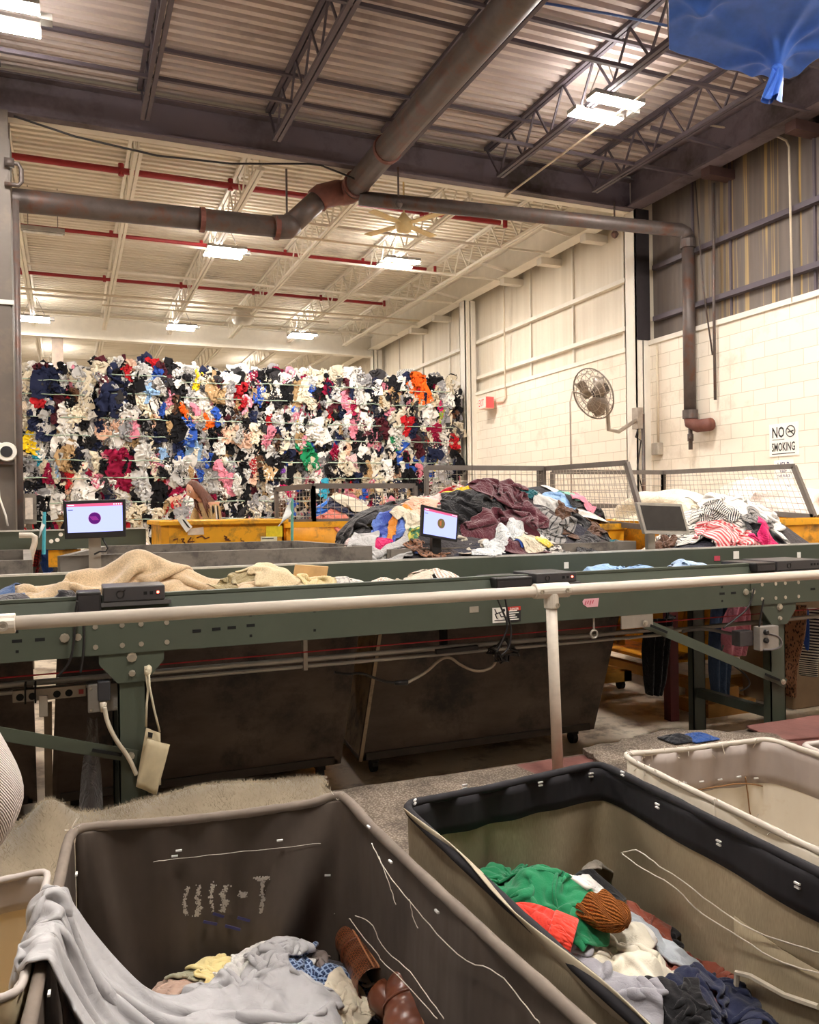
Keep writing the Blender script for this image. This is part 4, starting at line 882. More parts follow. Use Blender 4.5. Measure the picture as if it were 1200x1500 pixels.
# ------------------------------------------------------------------ the wall of pressed bales
t = NT('bale garment')
oi = t.new('ShaderNodeObjectInfo'); n = t.noise(7, 4, .6)
c = t.mix(t.ramp(n, [(.2, (.62, .62, .62, 1)), (.75, (1, 1, 1, 1))]), oi.outputs['Color'], oi.outputs['Color'], 'MIX')
mm = t.new('ShaderNodeMix', data_type='RGBA', blend_type='MULTIPLY'); mm.inputs[0].default_value = .55
t.link(oi.outputs['Color'], mm.inputs[6]); t.link(t.ramp(n, [(.25, (.55, .55, .55, 1)), (.7, (1, 1, 1, 1))]), mm.inputs[7])
t.link(mm.outputs[2], t.b.inputs['Base Color']); t.b.inputs['Roughness'].default_value = .9; t.b.inputs['Specular IOR Level'].default_value = .2; bale_f = t.m
t = NT('bale print'); oi = t.new('ShaderNodeObjectInfo'); v = t.new('ShaderNodeTexVoronoi', Scale=16.); t.link(t.coord(), v.inputs['Vector'])
c = t.mix(t.ramp(v.outputs['Distance'], [(.34, (1, 1, 1, 1)), (.4, (0, 0, 0, 1))]), oi.outputs['Color'], (.85, .8, .72, 1)); t.link(c, t.b.inputs['Base Color']); t.b.inputs['Roughness'].default_value = .9; bale_p = t.m
t = NT('bale stripe'); oi = t.new('ShaderNodeObjectInfo'); w_ = t.new('ShaderNodeTexWave', Scale=9.); t.link(t.coord('UV'), w_.inputs['Vector'])
c = t.mix(t.ramp(w_.outputs['Fac'], [(.45, (0, 0, 0, 1)), (.55, (1, 1, 1, 1))]), oi.outputs['Color'], (.8, .77, .72, 1)); t.link(c, t.b.inputs['Base Color']); t.b.inputs['Roughness'].default_value = .9; bale_s = t.m
flat = HF(-1, 1, -1, 1, .1, 0.)
protos = []
for i in range(26):
    kind = ['tee', 'rect', 'long', 'pants', 'skirt', 'rect', 'sleeve'][i % 7]; nx = 18; ny = int(18*rnd.uniform(1.1, 1.6)); w_ = rnd.uniform(.40, .62)
    M = shape(kind, nx, ny); L = (w_/(nx-1), w_*1.35/(ny-1)); sqx, sqy = rnd.uniform(.34, .5), rnd.uniform(.5, .72)
    u, v = np.meshgrid((np.linspace(0, 1, nx)-.5)*w_*sqx, (np.linspace(0, 1, ny)-.5)*w_*1.35*sqy)
    P = np.stack([u+lumps(ny, nx, .045, 3), v+lumps(ny, nx, .05, 3), .03+np.abs(lumps(ny, nx, .13, 6, None, .6))], -1)
    P = drape(M, P, flat, L, steps=34, iters=5, fric=.6)
    P[..., 2] *= 1.05; Q = np.stack([P[..., 0], -P[..., 2], P[..., 1]], -1)      # stand it up, facing the hall
    o = sheet_mesh('garment', Q, M, bale_f, solid=0, sub=1); protos.append(o.data); bpy.data.objects.remove(o)
def bale_colour():
    r = rnd.random(); T = (('black', .25), ('white', .17), ('cream', .13), ('grey', .07), ('lgrey', .05), ('navy', .07), ('charcoal', .06), ('red', .02), ('crimson', .02), ('maroon', .03), ('pink', .035), ('peach', .02), ('tan', .03), ('brown', .02), ('blue', .02), ('sky', .025), ('denim', .025), ('teal', .01), ('green', .01), ('olive', .015), ('yellow', .006), ('orange', .006), ('hot', .006), ('lilac', .01), ('rust', .01), ('salmon', .01), ('turq', .006), ('purple', .005))
    a = 0
    for k, p in T:
        a += p
        if r < a: return k
    return 'white'
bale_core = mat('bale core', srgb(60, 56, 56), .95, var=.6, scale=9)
strap_m = mat('bale strap', srgb(160, 178, 160), .4, var=.2)
BY = 16.15
ACC = {}      # accents: pixel, colour, size, what the bale is told by
accents = [(60, 580, 'red', 1.0), (75, 560, 'navy', 1.5), (88, 600, 'maroon', 1.2), (120, 575, 'cream', 1.6), (70, 625, 'navy', 1.3), (170, 570, 'navy', 2.0), (165, 600, 'charcoal', 1.5), (178, 690, 'crimson', 1.9), (100, 670, 'tan', 1.5), (47, 645, 'yellow', 1.1), (58, 672, 'turq', 1.1),
           (215, 570, 'sky', 1.3), (290, 560, 'yellow', 1.2), (318, 570, 'tan', 1.6), (325, 577, 'tan', 1.2), (272, 632, 'blue', 1.3), (300, 625, 'orange', 1.1), (272, 605, 'orange', 1.0), (290, 610, 'pink', 1.2), (350, 580, 'red', 1.2), (380, 578, 'blue', 1.2), (360, 640, 'peach', 1.4), (305, 675, 'blue', 1.2), (285, 665, 'sky', 1.3),
           (437, 627, 'yellow', 1.0), (450, 665, 'green', 1.4), (440, 650, 'pink', 1.0), (405, 685, 'purple', .9), (490, 595, 'maroon', 1.1), (470, 550, 'pink', 1.2), (550, 555, 'teal', 1.1), (580, 545, 'orange', .9), (598, 552, 'navy', 1.1), (610, 560, 'orange', 1.3), (615, 575, 'orange', 1.2), (630, 560, 'lime', .9), (598, 626, 'red', 1.0), (646, 600, 'hot', 1.0), (612, 655, 'maroon', 1.0), (645, 612, 'lime', .8), (580, 650, 'green', .9), (552, 605, 'navy', 1.0), (640, 680, 'yellow', .8), (490, 663, 'crimson', 1.0), (130, 715, 'white', 1.8), (210, 715, 'lgrey', 1.6), (415, 720, 'hot', 1.0), (475, 715, 'turq', .8), (675, 565, 'cream', 1.5), (655, 560, 'black', 1.6), (670, 630, 'cream', 1.3), (665, 690, 'navy', 1.1)]
cols = [(-.95, .45), (.45, 1.85), (1.85, 3.3), (3.3, 4.75), (4.75, 6.2), (6.2, 7.85)]
rows = [3.47, 2.70, 1.93, 1.16, .39, ZF]
words_c = ['beside the putty column', 'second from the putty column', 'third from the putty column', 'third from the block wall', 'second from the block wall', 'against the block wall']
words_r = ['top row', 'second row down', 'third row down', 'fourth row down', 'fifth row down', 'floor row']
tells = {(0, 0): 'red and navy garments', (0, 1): 'a hanging navy coat', (0, 2): 'tan trousers', (0, 3): 'white and grey shirts', (0, 4): 'a teal scrap on top', (0, 5): 'a bright orange garment', (1, 0): 'a yellow scrap', (1, 1): 'a dark navy skirt', (1, 2): 'blue and orange garments', (1, 3): 'a bright yellow garment', (1, 4): 'a red bundle', (1, 5): 'hot pink and lime scraps', (2, 0): 'a tan sleeve', (2, 1): 'a crimson blanket', (2, 2): 'pale blue shirts', (2, 3): 'a green garment', (2, 4): 'mixed dark garments', (2, 5): 'cream prints'}
def add_g(root, x, z, y, colour, sc_, roll, slot=None):
    me = rnd.choice(protos); o = bpy.data.objects.new('garment', me); COL.objects.link(o); o.parent = root
    o.location = (x-root.location.x, y-root.location.y, z-root.location.z); o.rotation_euler = (rnd.uniform(-.12, .12), roll, rnd.uniform(-.3, .3)); o.scale = (sc_, sc_*rnd.uniform(.9, 1.5), sc_)
    k = rnd.uniform(.75, 1.2); cc = C[colour]; o.color = (min(1, cc[0]*k), min(1, cc[1]*k), min(1, cc[2]*k), 1)
    q = rnd.random() if slot is None else 1
    if q < .13:
        o.material_slots[0].link = 'OBJECT'; o.material_slots[0].material = bale_p if q < .07 else bale_s
    return o
for ri, z0 in enumerate(rows):
    hgt = (rows[ri-1]-z0) if ri else .72
    for ci, (x0, x1) in enumerate(cols):
        dz = rnd.uniform(-.04, .05) + (.1 if (ri == 0 and ci == 1) else 0) - (.12 if (ri == 0 and ci == 0) else 0) if ri == 0 else 0
        lab = 'clothes bale in the %s, %s' % (words_r[ri], words_c[ci])
        if (ri, ci) in tells: lab += ', ' + tells[(ri, ci)]
        r = thing('clothes_bale', lab, 'bale', ((x0+x1)/2, BY+.5, z0), 'pressed bales of clothes stacked by the far wall')
        h = hgt+dz
        ny, nx = 9, 15; b = MB()
        u, v = np.meshgrid(np.linspace(0, 1, nx), np.linspace(0, 1, ny))
        Pf = np.stack([x0+.02+(x1-x0-.04)*u, BY+.06+.05*lumps(ny, nx, .6, 4)-.06*np.sin(PI*v), z0+.01+(h-.02)*v], -1); b.grid(Pf)
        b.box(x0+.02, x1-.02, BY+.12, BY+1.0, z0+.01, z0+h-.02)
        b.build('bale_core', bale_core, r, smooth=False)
        n = 99 if ri < 4 else 20
        nxg = 11 if ri < 4 else 5; nzg = n//nxg
        for i in range(n):
            gx = (i % nxg+.5+rnd.uniform(-.5, .5))/nxg; gz = (i//nxg+.5+rnd.uniform(-.5, .5))/nzg
            if ri > 3 and gz < .3: continue
            x = x0+(x1-x0)*gx; z = z0+h*gz; x = min(max(x, x0+.06), x1-.06)
            add_g(r, x, z, BY+rnd.uniform(-.12, .02)-.04*sin(PI*gz), bale_colour(), rnd.uniform(.55, 1.0), rnd.gauss(0, .36))
        if ri == 0:
            for i in range(9): add_g(r, x0+(x1-x0)*(i+.5)/9, z0+h-.05+rnd.uniform(-.03, .05), BY+rnd.uniform(-.02, .08), bale_colour(), rnd.uniform(.7, 1.1), rnd.gauss(0, .6))
        for (px, py, cc, s_) in accents:
            q = onY(px, py, BY-.1)
            if x0 <= q[0] < x1 and z0 <= q[2] < z0+h: add_g(r, q[0], q[2], BY-.13, cc, s_*.9, rnd.gauss(0, .3), 1)
        if ri < 4:
            for s_ in (.30, .72):
                P = [(x0+(x1-x0)*i/8, BY-.16-.015*rnd.random(), z0+h*s_+rnd.uniform(-.012, .012)) for i in range(9)]
                MB().tube([(x0+.02, BY+.9, z0+h*s_)]+[(x0+.01, BY-.05, z0+h*s_)]+P[1:-1]+[(x1-.01, BY-.05, z0+h*s_), (x1-.02, BY+.9, z0+h*s_)], .009, 5).build('strap', strap_m, r)
# ------------------------------------------------------------------ yellow hoppers, cages and what stands behind the carts
yel = mat('yellow enamel', srgb(240, 172, 28), .45, var=.10, scale=4, dirt=(.30, .16, .03, 1), dscale=5)
yel2 = mat('scuffed yellow steel', srgb(228, 158, 24), .5, var=.2, scale=5, dirt=(.16, .09, .03, 1), dscale=4)
cage_m = mat('cage bar grey', srgb(112, 104, 98), .5, .2, var=.15, scale=8); mesh_m = mat('mesh wire', srgb(176, 166, 152), .4, .5)
def panel(name, A, B, C_, D, par, pitch=.075, bar=.055):
    """frame A(bottom a) B(bottom b) C(top b) D(top a), wires inside"""
    A, B, C_, D = map(Vector, (A, B, C_, D)); b = MB()
    for p, q in ((A, B), (B, C_), (C_, D), (D, A)): b.bar(p, q, .04, bar)
    f = b.build('cage_frame' if name is None else name, cage_m, par)
    w = MB(); n = max(2, int((B-A).length/pitch))
    for i in range(1, n):
        k = i/n; w.tube([A.lerp(B, k), D.lerp(C_, k)], .0032, 4)
    n = max(2, int((D-A).length/pitch))
    for i in range(1, n):
        k = i/n; w.tube([A.lerp(D, k), B.lerp(C_, k)], .0032, 4)
    w.build('wire_mesh', mesh_m, f); return f
def hopper(label, x0, x1, y0, y1, zr, feet=True):
    r = thing('yellow_hopper', label, 'hopper', ((x0+x1)/2, (y0+y1)/2, ZF))
    b = MB(); b.box(x0, x1, y1-.03, y1, ZF+.45, zr); b.box(x0, x0+.03, y0, y1, ZF+.45, zr); b.box(x1-.03, x1, y0, y1, ZF+.45, zr)
    b.build('body', yel2, r)
    # rounded front belly
    P = []
    for i in range(13):
        a = i/12*PI*.55; P.append([[x0+.0, y0+.02+.55*(1-cos(a))*.8, zr-.25-(zr-.25-ZF-.3)*sin(a)], [x1, y0+.02+.55*(1-cos(a))*.8, zr-.25-(zr-.25-ZF-.3)*sin(a)]])
    P = [[[x0, y0, zr], [x1, y0, zr]]]+P
    MB().grid(np.array(P)).build('front_belly', yel2, r, smooth=True, solid=.02)
    MB().box(x0, x1, y0+.4, y1, ZF+.28, ZF+.31).build('bottom', yel2, r)
    b = MB(); b.box(x0-.02, x1+.02, y0-.03, y0+.03, zr-.03, zr+.03); b.box(x0-.02, x1+.02, y1-.03, y1+.03, zr-.03, zr+.03); b.box(x0-.03, x0+.03, y0, y1, zr-.03, zr+.03); b.box(x1-.03, x1+.03, y0, y1, zr-.03, zr+.03)
    b.build('rim', yel, r)
    if feet:
        b = MB(); b.box(x0, x0+.09, y0-.1, y1, ZF+.1, ZF+.2); b.box(x1-.09, x1, y0-.1, y1, ZF+.1, ZF+.2); b.box(x0, x1, y0-.1, y0, ZF+.1, ZF+.2); b.box(x0, x1, y1-.1, y1, ZF+.1, ZF+.2); b.build('base_frame', mat('ochre frame', srgb(168, 120, 44), .6, var=.25), r)
        for x in (x0+.05, x1-.05):
            for y in (y0+.02, y1-.05):
                b = MB(); b.cyl((x-.025, y, ZF+.05), (x+.025, y, ZF+.05), .05, 12); b.build('caster', castm, r)
    return r
hA = hopper('yellow hopper whose mesh cage side rises behind the switched-off monitor', 3.7, 5.3, 7.0, 8.5, 1.30)
TA, TB = onX(918, 678, 5.27), onX(790, 687, 5.27); BA, BB = onX(945, 772, 5.27), onX(790, 757, 5.27)
panel('cage_side', BA, BB, TB, TA, hA)
panel('cage_back', (3.72, 8.45, 1.36), (5.25, 8.45, 1.36), (5.25, 8.45, TB[2]), (3.72, 8.45, TB[2]), hA)
hB = hopper('yellow hopper with mesh cage between the dead monitor and the no smoking sign', 5.55, 7.35, 6.3, 8.6, 1.32)
TA, TB = onX(1163, 683, 7.32), onX(972, 692, 7.32); BA, BB = onX(1193, 757, 7.32), onX(972, 740, 7.32)
panel('cage_side', BA, BB, TB, TA, hB); panel('cage_back', (5.6, BB[1], BB[2]), tuple(BB), tuple(TB), (5.6, TB[1], TB[2]), hB)
MB().prism([(5.58, 6.32, 1.0), (7.33, 6.32, 1.0), (7.33, 6.34, 1.36), (5.58, 6.34, 1.36)], (0, .02, 0)).build('front_plate', yel, hB)
MB().prism([onX(1196, 758, 7.33), onX(1100, 752, 7.33), onX(1060, 800, 7.33), onX(1196, 830, 7.33)], (.02, 0, 0)).build('side_plate', yel, hB)
hC = hopper('yellow hopper with a low mesh cage beside the cart numbered 734', 2.12, 3.6, 8.5, 9.6, 1.36)
panel('cage_front', (2.42, 8.5, 1.39), (3.6, 8.5, 1.39), (3.6, 8.5, 1.77), (2.42, 8.5, 1.77), hC)
panel('cage_side', (2.14, 9.0, 1.39), (2.42, 8.5, 1.39), (2.42, 8.5, 1.77), (2.14, 9.0, 1.75), hC, pitch=.05)
# cart 734
yc = thing('yellow_cart', 'yellow cart with 734 scrawled on its face, the woman working behind it', 'cart', (1.4, 8.5, ZF))
b = MB(); b.box(.82, 1.97, 8.0, 8.02, .2, 1.40); b.box(.82, .84, 8.0, 9.2, .2, 1.40); b.box(1.95, 1.97, 8.0, 9.2, .2, 1.4); b.box(.82, 1.97, 9.18, 9.2, .2, 1.4); b.box(.82, 1.97, 8.0, 9.2, .18, .2); b.build('body', yel, yc)
b = MB(); b.box(.78, 2.01, 7.96, 8.03, 1.385, 1.43); b.box(.78, 2.01, 9.17, 9.24, 1.385, 1.43); b.box(.78, .85, 8, 9.2, 1.385, 1.43); b.box(1.94, 2.01, 8, 9.2, 1.385, 1.43); b.build('rim', yel, yc, bevel=.008)
MB().box(.80, .87, 7.985, 8.0, .2, 1.4).build('corner_post', yel2, yc)
for x in (.95, 1.85):
    for y in (8.1, 9.1): b = MB(); b.cyl((x-.03, y, ZF+.07), (x+.03, y, ZF+.07), .07, 12); b.box(x-.04, x+.04, y-.05, y+.05, ZF+.1, .2); b.build('caster', castm, yc)
b = MB(); S = lambda pts: [b.bar(onY(*p, 7.995), onY(*q, 7.995), .003, .012) for p, q in zip(pts, pts[1:])]
S(((254, 791), (261, 789), (258, 799))); S(((265, 790), (270, 789), (267, 793), (271, 795), (269, 799), (264, 798))); S(((280, 787), (275, 794), (285, 793))); S(((283, 788), (281, 800))); S(((288, 788), (296, 785), (301, 789), (307, 787)))
b.build('marker_scrawl', mat('brown marker', srgb(96, 50, 14), .7), yc)
b = MB()
for pts in (((328, 785), (333, 787), (329, 789), (336, 790)), ((330, 791), (338, 792)), ((353, 788), (353, 792), (358, 793))): S(pts)
b.build('marker_scrawl', mat('brown marker', srgb(96, 50, 14), .7), yc)
MB().prism([onY(*p, 7.995) for p in ((275, 775), (298, 772), (299, 783), (275, 784))], (0, .002, 0)).build('tape', mat('tape', srgb(236, 214, 190), .5), yc)
MB().prism([onY(*p, 7.995) for p in ((390, 771), (414, 770), (414, 786), (390, 787))], (0, .002, 0)).build('yellow_label', mat('label yellow', srgb(240, 214, 40), .5, var=.15, scale=30), yc)
MB().prism([onY(*p, 7.993) for p in ((382, 786), (406, 786), (406, 798), (382, 799))], (0, .002, 0)).build('cream_label', mat('label cream', srgb(244, 228, 196), .5), yc)
for i, (a, b_) in enumerate((((384, 789), (401, 788.5)), ((390, 795), (398, 794.5)))):
    MB().bar(onY(*a, 7.991), onY(*b_, 7.991), .001, .008).build('lettering', ink, yc)
tg = MB().prism([onY(*p, 7.94) for p in ((259, 760), (267, 754), (282, 772), (273, 780))], (0, .003, 0)).build('paper_tag', white); tag(tg, 'white paper tag hung askew on the rim of the yellow cart', 'tag')
for k in (.25, .5):
    a, b_ = np.array([262+k*9, 762+k*9]), np.array([262+k*9+7, 762+k*9-3]); MB().bar(onY(266+k*6, 760+k*3, 7.937), onY(274+k*8, 772+k*3, 7.937), .001, .008).build('lettering', ink, tg)
# flags on thin poles
def flag(label, base, top, pts, y, col):
    r = thing('marker_flag', label, 'flag', onY(*base, y)); MB().cyl(onY(*base, y), onY(*top, y), .013, 8).build('pole', mat('flag pole '+col, srgb(88, 196, 214) if col == 'blue' else srgb(110, 178, 160), .4), r)
    A, B, T = [np.array(onY(*p, y-.02)) for p in pts]; P = np.zeros((8, 8, 3))
    for j in range(8):
        for i in range(8):
            u, v = i/7, j/7; P[j, i] = (A*(1-v)+B*v)*(1-u)+T*u + np.array([0, .03*sin(5*u+3*v), 0])
    MB().grid(P).build('flag_cloth', mat('flag cloth', srgb(238, 238, 232), .8), r, smooth=True, solid=.003)
flag('white pennant drooping on a turquoise pole beside the first monitor', (64, 812), (65, 750), ((63, 752), (66, 770), (57, 788)), 6.95, 'blue')
flag('white pennant drooping on a green pole by the low cage', (428, 800), (428, 730), ((427, 731), (428, 752), (408, 771)), 7.05, 'green')
# rear conveyor with yellow skirts and white pipe rail
rc = thing('rear_conveyor', 'short green conveyor in the distance with yellow skirts, behind the first monitor', 'conveyor', (.2, 9.5, ZF))
MB().box(-.9, .78, 9.4, 9.42, 1.14, 1.34).build('side_channel', green, rc); MB().box(-.9, .78, 9.42, 10.2, 1.22, 1.25).build('belt', belt_m, rc); MB().box(-.9, .78, 9.385, 9.43, 1.335, 1.35).build('lip', mat('worn lip', srgb(206, 204, 196), .4, .2), rc)
for x0, x1 in ((-.2, .12), (.5, .7)): MB().box(x0, x1, 9.45, 9.5, .95, 1.13).build('yellow_skirt', yel, rc)
for x in (-.8, .0, .7): MB().box(x-.04, x+.04, 9.5, 9.56, ZF, 1.14).build('leg', greend, rc)
for px, py in ((75, 793), (84, 791), (89, 783)):
    MB().lathe(onY(px, py, 9.4), [(.022, 0), (.02, .004)], axis=(0, -1, 0), n=10).build('decal', white, rc)
wr = thing('pipe_stanchion', 'bent white pipe handrail beside the putty column', 'rail', onY(45, 800, 9.2))
MB().tube([onY(x, y, 9.2) for x, y in ((28, 784), (46, 784), (51, 787), (51, 795), (46, 812), (44, 826))], .03, 10).build('pipe', alu, wr, smooth=True)
pb = thing('notice_frame', 'weathered grey framed board with pale papers beside the putty column', 'board', onY(43, 765, 11))
A, B = onY(32, 768, 11), onY(53, 723, 11)
MB().box(A[0], B[0], 11, 11.04, A[2], B[2]).build('frame', grey_w, pb); MB().box(A[0]+.04, B[0]-.04, 10.985, 11, A[2]+.06, B[2]-.05).build('paper', mat('pale paper', srgb(226, 214, 200), .8, var=.3, scale=14), pb)
MB().box((A[0]+B[0])/2-.03, (A[0]+B[0])/2+.03, 11.04, 11.1, ZF, B[2]).build('stand', grey_w, pb)
# red post and wood blocks under the belt end
tag(MB().box(3.98+.85, 4.05+.87, 5.75, 5.84, ZF, .9).build('red_post', mat('oxblood post', srgb(90, 30, 34), .6)), 'dark red steel post standing under the belt behind the diagonal brace', 'post')
tag(MB().box(5.2, 5.75, 5.7, 6.1, ZF+.0, ZF+.12).build('timber_block', mat('ochre timber', srgb(170, 124, 64), .7, var=.2)), 'ochre timber block on the floor behind the red post, lower one', 'block')
tag(MB().box(5.25, 5.6, 5.75, 6.05, ZF+.121, ZF+.24).build('timber_block', mat('ochre timber', srgb(170, 124, 64), .7, var=.2)), 'ochre timber block stacked on the lower block behind the red post', 'block')
bx = onZ(1190, 1020, ZF)
tag(MB().hexa([(6.1, 5.6, ZF), (7.4, 5.6, ZF), (7.4, 6.2, ZF), (6.1, 6.2, ZF), (6.0, 5.5, .75), (7.5, 5.5, .75), (7.5, 6.25, .75), (6.0, 6.25, .75)]).build('tan_bin', mat('tan board bin', srgb(150, 126, 100), .7, var=.15), bevel=.01), 'tan board bin standing behind the second conveyor leg under the hanging sleeves', 'bin')
# ------------------------------------------------------------------ heaps of clothes
H = HF(-1.3, 7.7, 4.36, 7.4, .02, .6); X_, Y_ = H.XY()
def G(x, y, sx, sy): return np.exp(-((X_-x)/sx)**2-((Y_-y)/sy)**2)
H.h[:] = .55
belt = Y_ < 5.24; H.h[belt] = .978; H.h[Y_ < 4.475] = 1.092; H.h[(Y_ > 5.225) & (Y_ < 5.29)] = 1.165
bk = (Y_ >= 5.29)
m2 = 1.02+.66*G(3.5, 6.25, .62, .55)+.34*G(2.75, 6.1, .5, .55)+.30*G(2.25, 6.0, .38, .5)+.16*G(4.1, 5.9, .4, .4)+.1*G(3.0, 5.45, .8, .25)
c2 = bk & (X_ > 1.95) & (X_ < 4.55); H.h[c2] = m2[c2]
m3 = .95+.50*G(5.75, 6.2, .55, .55)+.25*G(6.2, 5.9, .5, .4)+.2*G(5.2, 5.7, .4, .4)
c3 = bk & (X_ > 4.7) & (X_ < 7.2); H.h[c3] = np.maximum(m3, .9)[c3]
t = NT('heap of shade-toned cloth'); v = t.new('ShaderNodeTexVoronoi', Scale=5.); nz = t.new('ShaderNodeTexNoise', Scale=6.); mx = t.new('ShaderNodeMix', data_type='RGBA'); mx.inputs[0].default_value = .3
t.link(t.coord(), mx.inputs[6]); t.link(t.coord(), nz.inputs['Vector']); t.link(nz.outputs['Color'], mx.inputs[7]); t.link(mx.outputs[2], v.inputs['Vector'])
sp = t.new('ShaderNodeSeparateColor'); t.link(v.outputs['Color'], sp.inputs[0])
c = t.ramp(sp.outputs[0], [(0, srgb(40, 38, 42)), (.3, srgb(70, 66, 68)), (.6, srgb(50, 50, 62)), (1, srgb(84, 76, 74))]); t.link(c, t.b.inputs['Base Color']); t.b.inputs['Roughness'].default_value = .95; t.bump(t.noise(14, 5, .6), .9, .05); heap_m = t.m  # dark tones put the shade of the gaps into the heap's colour
heap_l = fabric('heap of pale cloth', srgb(232, 222, 206), 'blotch', srgb(206, 200, 192), 3)
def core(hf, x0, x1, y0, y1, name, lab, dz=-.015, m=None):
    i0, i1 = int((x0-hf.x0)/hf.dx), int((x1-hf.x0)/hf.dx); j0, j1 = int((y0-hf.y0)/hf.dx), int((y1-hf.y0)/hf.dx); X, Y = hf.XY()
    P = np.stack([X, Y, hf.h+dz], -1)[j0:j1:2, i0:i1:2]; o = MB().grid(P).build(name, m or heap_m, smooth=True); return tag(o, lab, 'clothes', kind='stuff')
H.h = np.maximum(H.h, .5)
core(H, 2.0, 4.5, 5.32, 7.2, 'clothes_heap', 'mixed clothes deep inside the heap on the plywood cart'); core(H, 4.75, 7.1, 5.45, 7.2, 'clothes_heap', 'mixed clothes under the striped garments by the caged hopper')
H.h[bk] += (.05*lumps(H.h.shape[0], H.h.shape[1], 1., 14, 77, .35))[bk]*.5
H0 = H.h.copy()
g = garment
def at(px, py, hf=None):
    q = (hf or H).hit(px, py)
    if hf is None and q[1] < 5.44: q = onY(px, py, 5.47)
    return q
FF = dict(leopard=fabric('leopard cloth', srgb(150, 104, 76), 'spots', srgb(44, 28, 24), 26), floral=fabric('floral cloth', srgb(236, 220, 214), 'blotch', srgb(200, 40, 56), 7), plaidk=fabric('black check', srgb(30, 30, 32), 'buffalo', srgb(84, 80, 80), 5),
          striw=fabric('white stripe', srgb(232, 226, 216), 'pin', srgb(36, 36, 44), 9), redstr=fabric('red stripe', srgb(232, 90, 96), 'stripe', srgb(246, 214, 210), 7), greystr=fabric('grey stripe', srgb(150, 146, 142), 'pin', srgb(50, 50, 52), 5), pinkpr=fabric('pink print', srgb(236, 208, 200), 'blotch', srgb(226, 150, 150), 6),
          navystr=fabric('navy stripe', srgb(226, 220, 208), 'hstripe', srgb(28, 30, 46), 8), bluor=fabric('blue print', srgb(110, 140, 220), 'blotch', srgb(70, 90, 180), 4), grpr=fabric('green print', srgb(70, 130, 96), 'blotch', srgb(210, 200, 90), 7), sherpa=fabric('sherpa fleece', srgb(218, 190, 152), 'fleece', scale=120., sheen=.5), sherpay=fabric('yellow sherpa', srgb(234, 212, 158), 'fleece', scale=120., sheen=.5),
          velv=fabric('grey velvet', srgb(92, 88, 92), 'blotch', srgb(40, 38, 42), 5, sheen=.6), mar=fabric('maroon velour', srgb(92, 36, 48), sheen=.5), tanstr=fabric('tan stripe', srgb(206, 180, 160), 'stripe', srgb(240, 230, 220), 5), yelred=fabric('yellow print', srgb(240, 206, 60), 'blotch', srgb(240, 232, 180), 6))
